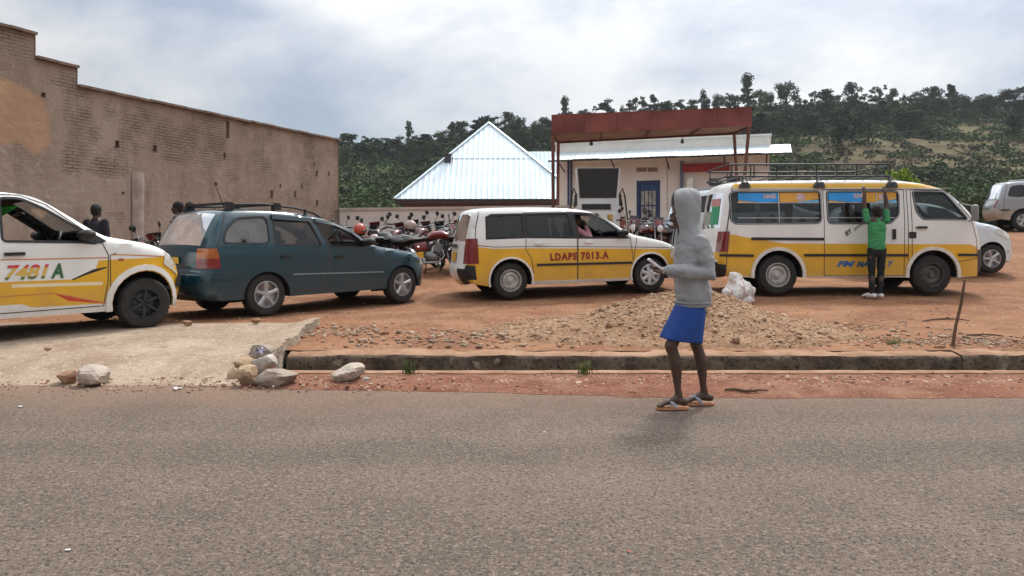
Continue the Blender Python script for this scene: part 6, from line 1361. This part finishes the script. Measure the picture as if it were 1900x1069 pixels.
for px, Y, hd, mt, lab in BIKES:
    o = bk if first else copy_tree(bk); first = False; d = Vector((math.cos(R(hd)), math.sin(R(hd)))); x = PX(px, Y) - d.x * .62; y = Y - d.y * .62
    z0, z1 = ground_z(x, y), ground_z(x + d.x * 1.26, y + d.y * 1.26); o.location = (x, y, z0 + .012); o.rotation_euler = (R(-7), -math.atan2(z1 - z0, 1.26), R(hd)); tag(o, lab, 'motorcycle', 'motorcycles parked in front of the wall and shop')
    for ch in o.children:
        if ch.name.split('.')[0] in ('tank', 'side_panel', 'front_mudguard', 'headlight_cowl'): ch.material_slots[0].link = 'OBJECT'; ch.material_slots[0].material = mt
def helmet(p, mat, lab, rz):
    mb = MB(); mb.lathe([(.10, -.10), (.125, -.06), (.14, .0), (.13, .07), (.09, .12), (.04, .145), (.0, .15)], 20, 'z'); h = mb.build('helmet', mat); h.location = p; h.rotation_euler = (.15, 0, rz); tag(h, lab, 'helmet')
    mb = MB(); mb.lathe([(.143, -.045), (.146, .0), (.136, .06)], 12, 'z', a0=-60, a1=60); mb.build('visor', m_bblk, h, fix=False); mb = MB(); mb.lathe([(.103, -.102), (.112, -.108), (.128, -.062)], 20, 'z'); mb.build('rim_trim', m_trim, h)
helmet(at(668, 427, 16.55), M('orange_helmet', (.50, .07, .03), .3, var=.1, coat=.5), 'orange-red helmet above the windscreen of the teal car', 1); helmet(at(762, 421, 17.15), M('beige_helmet', (.36, .25, .21), .35, var=.15, coat=.4), 'beige helmet on a motorcycle against the pale wall', 2); helmet(at(695, 447, 16.4), M('pink_helmet', (.42, .28, .26), .35, var=.2, coat=.4), 'greyish pink helmet beside the teal car mirror', .5)
# ------------------------------------------------------------ people
m_skin = M('dark_skin', (.068, .033, .020), .5, var=.15, scale=5, sub=.0); m_hair = M('black_hair', (.008, .007, .007), .85, var=.3, scale=30, bump=.6, bscale=80); m_eyew = M('eye_white', (.6, .57, .52), .3, var=0); m_eyed = M('eye_dark', (.01, .007, .005), .2, var=0)
V_ = Vector
def hand(mb, wrist, d, palmdir, s=1.0, curl=.5, thumb=1):
    """wrist point, forward direction, direction the palm faces; five separate fingers"""
    d = V_(d).normalized(); n = V_(palmdir); n = (n - d * n.dot(d)).normalized(); sd = d.cross(n); w = V_(wrist)
    mb.limb([w - d * .02 * s, w + d * .035 * s, w + d * .085 * s], [(.024 * s, .017 * s), (.035 * s, .016 * s), (.038 * s, .014 * s)], 10, sd)
    for k, L in ((-1.5, .062), (-.5, .074), (.5, .070), (1.5, .055)):
        b = w + d * .085 * s + sd * (k * .0185 * s); a = curl * .5; p1 = b + (d * math.cos(a) + n * math.sin(a)) * L * .5 * s; a2 = curl * 1.7; p2 = p1 + (d * math.cos(a2) + n * math.sin(a2)) * L * .55 * s; mb.limb([b - d * .012 * s, p1, p2], [.0085 * s, .008 * s, .0065 * s], 7)
    b = w + d * .025 * s + sd * (-thumb * .032 * s); p1 = b + (d * .6 - sd * thumb * .75 + n * .25).normalized() * .036 * s; p2 = p1 + (d * .85 - sd * thumb * .2 + n * .5).normalized() * .032 * s; mb.limb([b + sd * thumb * .012 * s, p1, p2], [.011 * s, .0095 * s, .0075 * s], 7)
def head(mb, c, s=1.0, tilt=0.):
    c = V_(c); rot = Matrix.Rotation(tilt, 3, 'Y')
    def T(x, y, z): return c + rot @ V_((x, y, z)) * s
    P = MB(); P.ball((-.008, 0, .028), (.097, .076, .092), 16, 12); P.ball((.03, 0, -.03), (.062, .060, .085), 14, 10); P.limb([(.045, 0, -.075), (.062, 0, -.095)], [(.04, .03), (.026, .018)], 10, (0, 1, 0))
    P.limb([(.082, 0, .022), (.102, 0, -.012), (.108, 0, -.024)], [.010, .013, .012], 8); P.ball((.098, .014, -.024), .010, 8, 6); P.ball((.098, -.014, -.024), .010, 8, 6)
    P.limb([(.088, -.02, -.052), (.096, 0, -.052), (.088, .02, -.052)], [.007, .010, .007], 8); P.limb([(.084, -.018, -.066), (.092, 0, -.067), (.084, .018, -.066)], [.007, .010, .007], 8); P.limb([(.082, -.04, .026), (.090, 0, .026), (.082, .04, .026)], [.009, .008, .009], 8)
    for q in (-1, 1): P.limb([(-.005, q * .074, .012), (-.012, q * .080, -.018)], [(.018, .010), (.012, .008)], 8, (1, 0, 0))
    mb.add([T(*v) for v in P.v], P.f); return T
def person(name, label, J, S, cloth, loc, rz, hair='short', vox=.009, cat='person'):
    """J: joints (facing +x). S: size. cloth: list of (part name, material, chains)"""
    o = empty(name, loc, rz); tag(o, label, cat); mb = MB(); T = head(mb, J['head'], S, J.get('tilt', 0)); nk = V_(J['neck']); ch, pv = V_(J['chest']), V_(J['pelvis'])
    mb.limb([V_(J['head']) + V_((-.02, 0, -.05)) * S, nk], [.052 * S, .055 * S], 12)
    mb.limb([nk - V_((0, 0, .02)), ch, (ch + pv) / 2, pv], [(.07 * S, .10 * S), (.095 * S, .155 * S), (.082 * S, .125 * S), (.092 * S, .145 * S)], 16, (1, 0, 0))
    for q, a in (('l', 1), ('r', -1)):
        sh, el, wr = (V_(J[k + q]) for k in ('sh', 'el', 'wr')); ak = S * J.get('arm', 1); mb.limb([sh, sh.lerp(el, .5), el], [.046 * ak, .043 * ak, .034 * ak], 12); mb.limb([el, el.lerp(wr, .3), wr], [.034 * ak, .037 * ak, .024 * ak], 12); hd_ = V_(J['hd' + q]) if 'hd' + q in J else (wr - el); hand(mb, wr, hd_, J.get('pd' + q, (0, -a, 0)), S, J.get('curl', .5), J.get('th' + q, a))
        hp, kn, an, to = (V_(J[k + q]) for k in ('hp', 'kn', 'an', 'to')); mb.limb([hp, hp.lerp(kn, .5), kn], [.075 * S * J.get('thigh', 1), .062 * S * J.get('thigh', 1), .048 * S], 14); bk_ = V_((-.018 * S, 0, 0)); mb.limb([kn, kn.lerp(an, .14) + bk_ * .5, kn.lerp(an, .34) + bk_, kn.lerp(an, .58) + bk_ * .55, kn.lerp(an, .82), an], [.046 * S, .044 * S, .050 * S, .038 * S, .027 * S, .029 * S], 14); mb.limb([kn + V_((.018, 0, .02)) * S, kn + V_((.016, 0, -.03)) * S], [.030 * S, .024 * S], 10)
        fd = (to - an); fd.z = 0; fd.normalize(); gz_ = to.z; hl = an - fd * .045 * S; hl.z = gz_ + .012; mb.limb([V_((hl.x, hl.y, gz_ + .030)), V_((an.x, an.y, gz_ + .045)) + fd * .03, an.lerp(to, .6) * 1.0 + V_((0, 0, 0)), to], [(.030 * S, .028), (.032 * S, .036), (.040 * S, .020), (.036 * S, .013)], 12, fd.cross(V_((0, 0, 1))))
    link('body', remeshed(mb, vox, 3, 'body'), m_skin, o)
    for q in (-1, 1):
        e = MB(); p = T(.074, q * .030, .008); e.ball(p, .0105 * S, 10, 8); eo = e.build('eye', m_eyew, o); e = MB(); e.ball(p + V_((.0065, q * .001, 0)) * S, .0068 * S, 8, 6); e.build('iris', m_eyed, eo)
    if hair:
        h = MB(); th_ = .012 if hair == 'short' else .045; P = MB(); P.ball((-.018, 0, .042), (.093 + th_, .074 + th_, .084 + th_), 18, 12); P.ball((-.05, 0, -.005), (.052 + th_, .062 + th_, .07 + th_), 14, 10); h.add([T(*v) for v in P.v], P.f); me = remeshed(h, .012, 2, 'hair')
        wobble(me, lambda c: .006 * fbm(c.x * 60, c.y * 60, c.z * 60))
        link('hair', me, m_hair, o)
    for nm, mat, chains in cloth:
        cb = MB()
        for pts, rad, side in chains: cb.limb(pts, rad, 16, side)
        me = remeshed(cb, .010, 4, nm)
        wobble(me, lambda c: .014 * (.26 - abs(fbm(c.x * 7 + c.z * 4, c.y * 7, c.z * 11 - c.x * 5, 3))) + .004 * fbm(c.x * 5, c.y * 5, c.z * 5))
        link(nm, me, mat, o)
    return o
def stand(S=1.0, arms='down'):
    z = lambda v: v * S
    J = dict(head=(.02, 0, z(1.60)), neck=(0, 0, z(1.44)), chest=(0, 0, z(1.27)), pelvis=(0, 0, z(.93)))
    for q, a in (('l', 1), ('r', -1)):
        J['sh' + q] = (0, a * z(.18), z(1.40)); J['hp' + q] = (0, a * z(.09), z(.92)); J['kn' + q] = (z(.02), a * z(.10), z(.49)); J['an' + q] = (0, a * z(.11), z(.075)); J['to' + q] = (z(.17), a * z(.125), .014)
        if arms == 'down': J['el' + q] = (-.02, a * z(.25), z(1.12)); J['wr' + q] = (z(.08), a * z(.25), z(.88))
    return J
def top_chains(J, S, long=True, hem=-.02, fat=1.0):
    c = [([V_(J['neck']) - V_((0, 0, .01)), V_(J['chest']) + V_((0, 0, .08 * S)), J['chest'], (V_(J['chest']) + V_(J['pelvis'])) / 2, V_(J['pelvis']) + V_((0, 0, hem))], [(.075 * S, .085 * S), (.105 * S * fat, .175 * S), (.115 * S * fat, .185 * S), (.112 * S * fat, .165 * S), (.12 * S * fat, .175 * S)], (1, 0, 0))]
    for q in 'lr':
        sh, el, wr = (V_(J[k + q]) for k in ('sh', 'el', 'wr'))
        if long: c.append(([sh, sh.lerp(el, .5), el, el.lerp(wr, .5), el.lerp(wr, .93)], [.068 * S, .062 * S, .056 * S, .050 * S, .043 * S], None))
        else: c.append(([sh, sh.lerp(el, .45), sh.lerp(el, .62)], [.068 * S, .062 * S, .060 * S], None))
    return c
def leg_chains(J, S, to=.93, fat=1.0):
    c = [([V_(J['pelvis']) + V_((0, 0, .07 * S)), J['pelvis'], V_(J['pelvis']) - V_((0, 0, .05))], [(.105 * S, .155 * S), (.112 * S, .16 * S), (.10 * S, .15 * S)], (1, 0, 0))]
    for q in 'lr':
        hp, kn, an = (V_(J[k + q]) for k in ('hp', 'kn', 'an')); c.append(([hp, hp.lerp(kn, .5), kn, kn.lerp(an, .5), kn.lerp(an, to)], [.088 * S * fat, .078 * S * fat, .066 * S * fat, .060 * S * fat, .050 * S * fat], None))
    return c
def shoe_chains(J, S, q):
    an, to = V_(J['an' + q]), V_(J['to' + q]); fd = to - an; fd.z = 0; fd.normalize(); sd = fd.cross(V_((0, 0, 1))); g = to.z
    return [([V_((an.x, an.y, g + .035)) - fd * .045, V_((an.x, an.y, g + .045)) + fd * .04, V_((to.x, to.y, g + .030)) - fd * .03, V_((to.x, to.y, g + .024))], [(.042 * S, .038), (.044 * S, .045), (.048 * S, .030), (.040 * S, .022)], sd)]

# ==== hooded walker in the foreground, facing left
def g(px, py, y): return V_((-(px - 1280) / 254.5, -y, (755 - py) / 254.5))
J = dict(head=g(1270, 398, 0), neck=g(1279, 432, 0), chest=g(1281, 466, 0), pelvis=g(1285, 548, 0), shl=g(1287, 449, .14), ell=g(1303, 504, .18), wrl=g(1250, 502, .08), shr=g(1292, 449, -.14), elr=g(1306, 507, -.18), wrr=g(1231, 500, -.15),
         hpl=g(1286, 556, .075), knl=g(1296, 640, .075), anl=g(1312, 732, .075), tol=g(1278, 752, .075), hpr=g(1283, 556, -.075), knr=g(1241, 640, -.07), anr=g(1256, 731, -.07), tor=g(1218, 752, -.075), tilt=R(12), curl=.75, thigh=.75)
J['tol'].z = J['tor'].z = .024; J['pdr'] = (0, .55, .85); J['pdl'] = (0, -.4, .9); J['hdr'] = (1, .05, .02); J['hdl'] = (.9, -.3, .1); J['thr'] = 1; J['thl'] = -1
m_hood = M('grey_jersey', (.30, .303, .312), .95, var=.07, scale=14, bump=.6, bscale=170, bdist=.006); m_skirt = M('blue_cotton', (.012, .055, .25), .85, var=.12, scale=5, bump=.3, bscale=90, bdist=.004)
sleeve = lambda q, e0=.97: ([J['sh' + q], V_(J['sh' + q]).lerp(J['el' + q], .5), J['el' + q], V_(J['el' + q]).lerp(J['wr' + q], .5), V_(J['el' + q]).lerp(J['wr' + q], .9), V_(J['el' + q]).lerp(J['wr' + q], e0)], [.060, .060, .056, .053, .048, .041], None)
hoodie = [([g(1277, 425, 0), g(1279, 437, 0), g(1279, 462, 0), g(1280, 505, 0), g(1286, 540, 0), g(1286, 553, 0), g(1285, 561, 0)], [(.060, .070), (.080, .13), (.108, .165), (.118, .16), (.134, .172), (.132, .17), (.114, .155)], (1, 0, 0)), sleeve('l'), sleeve('r')]
wk = person('person', 'barefaced walker in grey hoodie, blue skirt and flip-flops holding a phone', J, .93, [('hoodie', m_hood, hoodie)], (PX(1280, 5.5), 5.5, 0), math.pi, None, .0075)
wk['label'] = 'person in grey hoodie, knee-length blue skirt and flip-flops walking left with a phone'
# hood
mb = MB(); rings = [(452, 1280, .098, .145, 179), (442, 1281, .092, .130, 177), (432, 1279, .080, .108, 168), (420, 1276, .076, .098, 160), (408, 1274, .086, .096, 154), (395, 1273, .097, .098, 151), (380, 1272, .107, .100, 149), (369, 1271, .110, .096, 151), (360, 1272, .099, .084, 156), (354, 1273.5, .074, .060, 167), (350.5, 1275, .040, .034, 179), (349.5, 1275.5, .006, .006, 180)]
nA = 26; vs = []
for py, px, rx, ry, fm in rings:
    c0 = g(px, py, 0)
    for i in range(nA + 1):
        f = R(lerp(-fm, fm, i / nA)); e = .006 * math.sin(i * 1.7 + py * .2) + .010 * fbm(i * .35, py * .07, 2); vs.append(c0 + V_((-(rx + e) * math.cos(f), (ry + e) * math.sin(f), 0)))
mb.add(vs, [(i * (nA + 1) + j, i * (nA + 1) + j + 1, (i + 1) * (nA + 1) + j + 1, (i + 1) * (nA + 1) + j) for i in range(len(rings) - 1) for j in range(nA)])
hd_ = mb.build('hood', m_hood, wk, sharp=80); q = hd_.modifiers.new('thick', 'SOLIDIFY'); q.thickness = .014; q.offset = 0; q = hd_.modifiers.new('soft', 'SUBSURF'); q.levels = q.render_levels = 1
for yy in (-.045, .045):
    mb = MB(); mb.tube([g(1256, 424, yy) + V_((.01, 0, 0)), g(1250, 442, yy), g(1248.5, 470, yy)], .004, 6); mb.build('drawstring', M('drawstring_white', (.5, .5, .5), .9), wk)
# ribbed hem, cuffs and front pocket
m_rib = M('grey_ribbing', (.25, .255, .265), .95, var=.1, scale=40)
mb = MB()
for k in range(2):
    mb.tube([g(1285, 560 + 5 * k, 0) + V_((.118 * math.cos(a), .160 * math.sin(a), 0)) * (1 - .03 * k) for a in [6.2832 * i / 40 for i in range(40)]], [(.012, .011)] * 40, 8, closed=True)
mb.build('hem', m_rib, wk, smooth=True)
for q in 'lr':
    a_, b_ = V_(J['el' + q]), V_(J['wr' + q]); mb = MB(); mb.tube([a_.lerp(b_, .90), a_.lerp(b_, .96), a_.lerp(b_, 1.02)], [.043, .041, .037], 14); mb.build('cuff', m_rib, wk)
# skirt
mb = MB(); rg = [(556, 1283, .100, .150, 0), (575, 1279, .112, .158, 2), (595, 1274, .125, .162, 4), (615, 1268, .140, .165, 6), (630, 1264.5, .150, .160, 5)]; vs = []; n = 40
for k, (py, px, rx, ry, tl) in enumerate(rg):
    for i in range(n):
        f = 6.2832 * i / n; w = 1 + .05 * (k / 4) ** 1.3 * math.sin(f * 7 + 1 + .5 * k) + .018 * math.sin(f * 3 + k) + .02 * fbm(f * 2.2, k * .8, 1); p = g(px, py, 0) + V_((rx * w * math.cos(f), ry * w * math.sin(f), 0)); p.z += tl * math.cos(f) / 254.5 * .8; vs.append(p)
mb.add(vs, [(k * n + i, k * n + (i + 1) % n, (k + 1) * n + (i + 1) % n, (k + 1) * n + i) for k in range(4) for i in range(n)]); sk = mb.build('skirt', m_skirt, wk, sharp=80); q = sk.modifiers.new('soft', 'SUBSURF'); q.levels = q.render_levels = 2; q = sk.modifiers.new('thick', 'SOLIDIFY'); q.thickness = .006; q.offset = 0
# flip-flops
for q in 'rl':
    an, to = J['an' + q], J['to' + q]; fd = V_((to.x - an.x, to.y - an.y, 0)).normalized(); sd = V_((-fd.y, fd.x, 0)); hl = V_((an.x, an.y, 0)) - fd * .075; L = .245; mb = MB(); out = []
    for i in range(28):
        f = 6.2832 * i / 28; u = .5 - .5 * math.cos(f); w = .042 * (math.sin(f) if True else 0) * (1 - .22 * math.sin(math.pi * min(1, u * 1.35)) * (u < .74)); out.append(hl + fd * L * u + sd * w)
    mb.add([p + V_((0, 0, .002)) for p in out] + [p + V_((0, 0, .017)) for p in out], [tuple(range(27, -1, -1)), tuple(range(28, 56))] + [(i, (i + 1) % 28, 28 + (i + 1) % 28, 28 + i) for i in range(28)]); fl = mb.build('flip_flop', M('orange_foam', (.52, .24, .12), .85, var=.12, scale=8), wk, smooth=False)
    tp = hl + fd * L * .76 + V_((0, 0, .05))
    for s in (-1, 1): mb = MB(); mb.tube([hl + fd * L * .42 + sd * s * .042 + V_((0, 0, .014)), hl + fd * L * .50 + sd * s * .042 + V_((0, 0, .045)), hl + fd * L * .64 + sd * s * .022 + V_((0, 0, .068)), tp], [(.011, .004)] * 4, 6); mb.build('strap', M('grey_strap', (.30, .32, .36), .5), fl)
# phone in the hand
mb = MB(); ph = MB(); ph.box((0, 0, 0), (.014, .072, .145)); o = ph.build('phone', M('phone_white', (.72, .73, .75), .3, var=0), None, smooth=False); p = V_((PX(1280, 5.5), 5.5, 0)) + Matrix.Rotation(math.pi, 3, 'Z') @ (g(1212, 491, -.13)); o.location = p; o.rotation_euler = (0, R(-52), 0); tag(o, 'white phone held by the walker in the grey hoodie', 'phone'); mb = MB(); mb.box((.0085, 0, 0), (.002, .064, .128)); mb.build('screen', M('phone_screen', (.02, .02, .025), .1, var=0), o, smooth=False)

# ==== person in green shirt reaching up to the minibus gutter, seen from behind
gy = 12.36; gz_ = ground_z(PX(1628, gy), gy); S = .92; J = stand(S); J['head'] = (.0, 0, 1.40); J['tilt'] = R(10); J['neck'] = (-.01, 0, 1.29); J['chest'] = (0, 0, 1.14); J['pelvis'] = (0, 0, .82)
for q, a in (('l', 1), ('r', -1)):
    J['sh' + q] = (0, a * .155, 1.28); J['el' + q] = (.05, a * .185, 1.53); J['wr' + q] = (.07, a * .165, 1.745); J['hd' + q] = (.35, 0, .9); J['pd' + q] = (1, 0, 0)
    J['hp' + q] = (0, a * .08, .80); J['kn' + q] = (.02, a * .075, .43); J['an' + q] = (-.02 - a * .03, a * .06, .075)
J['anl'] = (-.03, .09, .075); J['arm'] = 1.12; J['tol'] = (.11, .16, .014); J['anr'] = (.0, -.05, .075); J['tor'] = (.15, -.02, .014)
person('person', 'person in green T-shirt and black trousers with arms raised against the minibus', J, S, [('t_shirt', M('green_cotton', (.045, .26, .10), .9, var=.12, scale=6), top_chains(J, S * .90, False, .02)), ('trousers', M('black_denim', (.010, .012, .015), .9, var=.2), leg_chains(J, S * .90)), ('shoe', M('white_shoe', (.6, .57, .53), .7, var=.1), shoe_chains(J, S, 'l')), ('shoe', MATS['white_shoe'], shoe_chains(J, S, 'r'))], (PX(1624, gy), gy - .05, gz_ + .004), R(90), 'short', .012)
# ==== people standing by the tall wall
def standing(px, Y, top_py, rz, lab, mt, mp, hair='short', S0=None):
    x = PX(px, Y); gz1 = ground_z(x, Y); top = EYE - (top_py - HOR) / FPX * Y - gz1; S = top / 1.735; J = stand(S)
    person('person', lab, J, S, [('jacket', mt, top_chains(J, S, True, -.03, 1.08)), ('trousers', mp, leg_chains(J, S)), ('shoe', m_trim, shoe_chains(J, S, 'l')), ('shoe', m_trim, shoe_chains(J, S, 'r'))], (x, Y, gz1 + .004), rz, hair, .013)
m_navy = M('dark_hoodie', (.016, .014, .022), .95, var=.2); m_jean = M('dark_jeans', (.02, .022, .035), .9, var=.2)
standing(178, 13.2, 379, R(80), 'person in dark hooded jacket standing before the tall wall', m_navy, m_jean)
standing(331, 14.5, 374, R(190), 'dark-haired person behind the rear window of the teal car', M('grey_shirt', (.10, .10, .11), .95, var=.2), m_jean, 'short'); standing(353, 15.6, 375, R(200), 'farther of two people behind the teal car, beside its roof rail', M('brown_shirt', (.12, .08, .06), .95, var=.2), m_jean)
# ==== people in the middle taxi (seated, in the car's own frame)
def seated(car, t, y, lab, mat, arm=False):
    S = .95; J = dict(head=(.02, 0, .64), neck=(-.01, 0, .50), chest=(-.02, 0, .33), pelvis=(-.05, 0, .05))
    for q, a in (('l', 1), ('r', -1)):
        J['sh' + q] = (-.01, a * .17, .45); J['el' + q] = (.10, a * .24, .22); J['wr' + q] = (.33, a * .16, .28); J['hp' + q] = (0, a * .09, .03); J['kn' + q] = (.40, a * .10, .08); J['an' + q] = (.42, a * .10, -.24); J['to' + q] = (.55, a * .10, -.30)
    if arm: J['elr'] = (.20, -.24, .30); J['wrr'] = (.16, -.10, .52); J['ell'] = (.18, .2, .25); J['hdr'] = (-.2, .3, .8)
    o = person('person', lab, J, S, [('shirt', mat, top_chains(J, S, True)), ('trousers', m_jean, leg_chains(J, S))], (0, 0, 0), 0, 'short', .013)
    M4 = car.root.matrix_basis; o.location = M4 @ V_((t, y, .66)); o.rotation_euler = car.root.rotation_euler
seated(taxi_mid, 1.32, -.40, 'driver in pink shirt resting an arm on the open window of the middle taxi', M('pink_shirt', (.55, .26, .30), .9, var=.08), True)
seated(taxi_mid, .42, .30, 'passenger in pale top in the back of the middle taxi', M('pale_top', (.40, .36, .36), .9, var=.2)); seated(taxi_mid, .40, -.32, 'passenger in dark top by the rear side window of the middle taxi', m_navy)
bpy.data.scenes.remove(TS)
# ------------------------------------------------------------ hazy air
mb = MB(); mb.box((0, 130, 39.5), (760, 420, 82)); hz = mb.mesh('haze', False); ho = bpy.data.objects.new('haze', hz); COL.objects.link(ho); tag(ho, kind='stuff')
hm = bpy.data.materials.new('hazy_air'); hm.use_nodes = True; hm.node_tree.nodes.clear(); ou = hm.node_tree.nodes.new('ShaderNodeOutputMaterial'); pv = hm.node_tree.nodes.new('ShaderNodeVolumePrincipled'); pv.inputs['Color'].default_value = (.80, .87, .95, 1); pv.inputs['Density'].default_value = .0002; pv.inputs['Anisotropy'].default_value = .2; hm.node_tree.links.new(pv.outputs[0], ou.inputs['Volume']); hz.materials.append(hm)
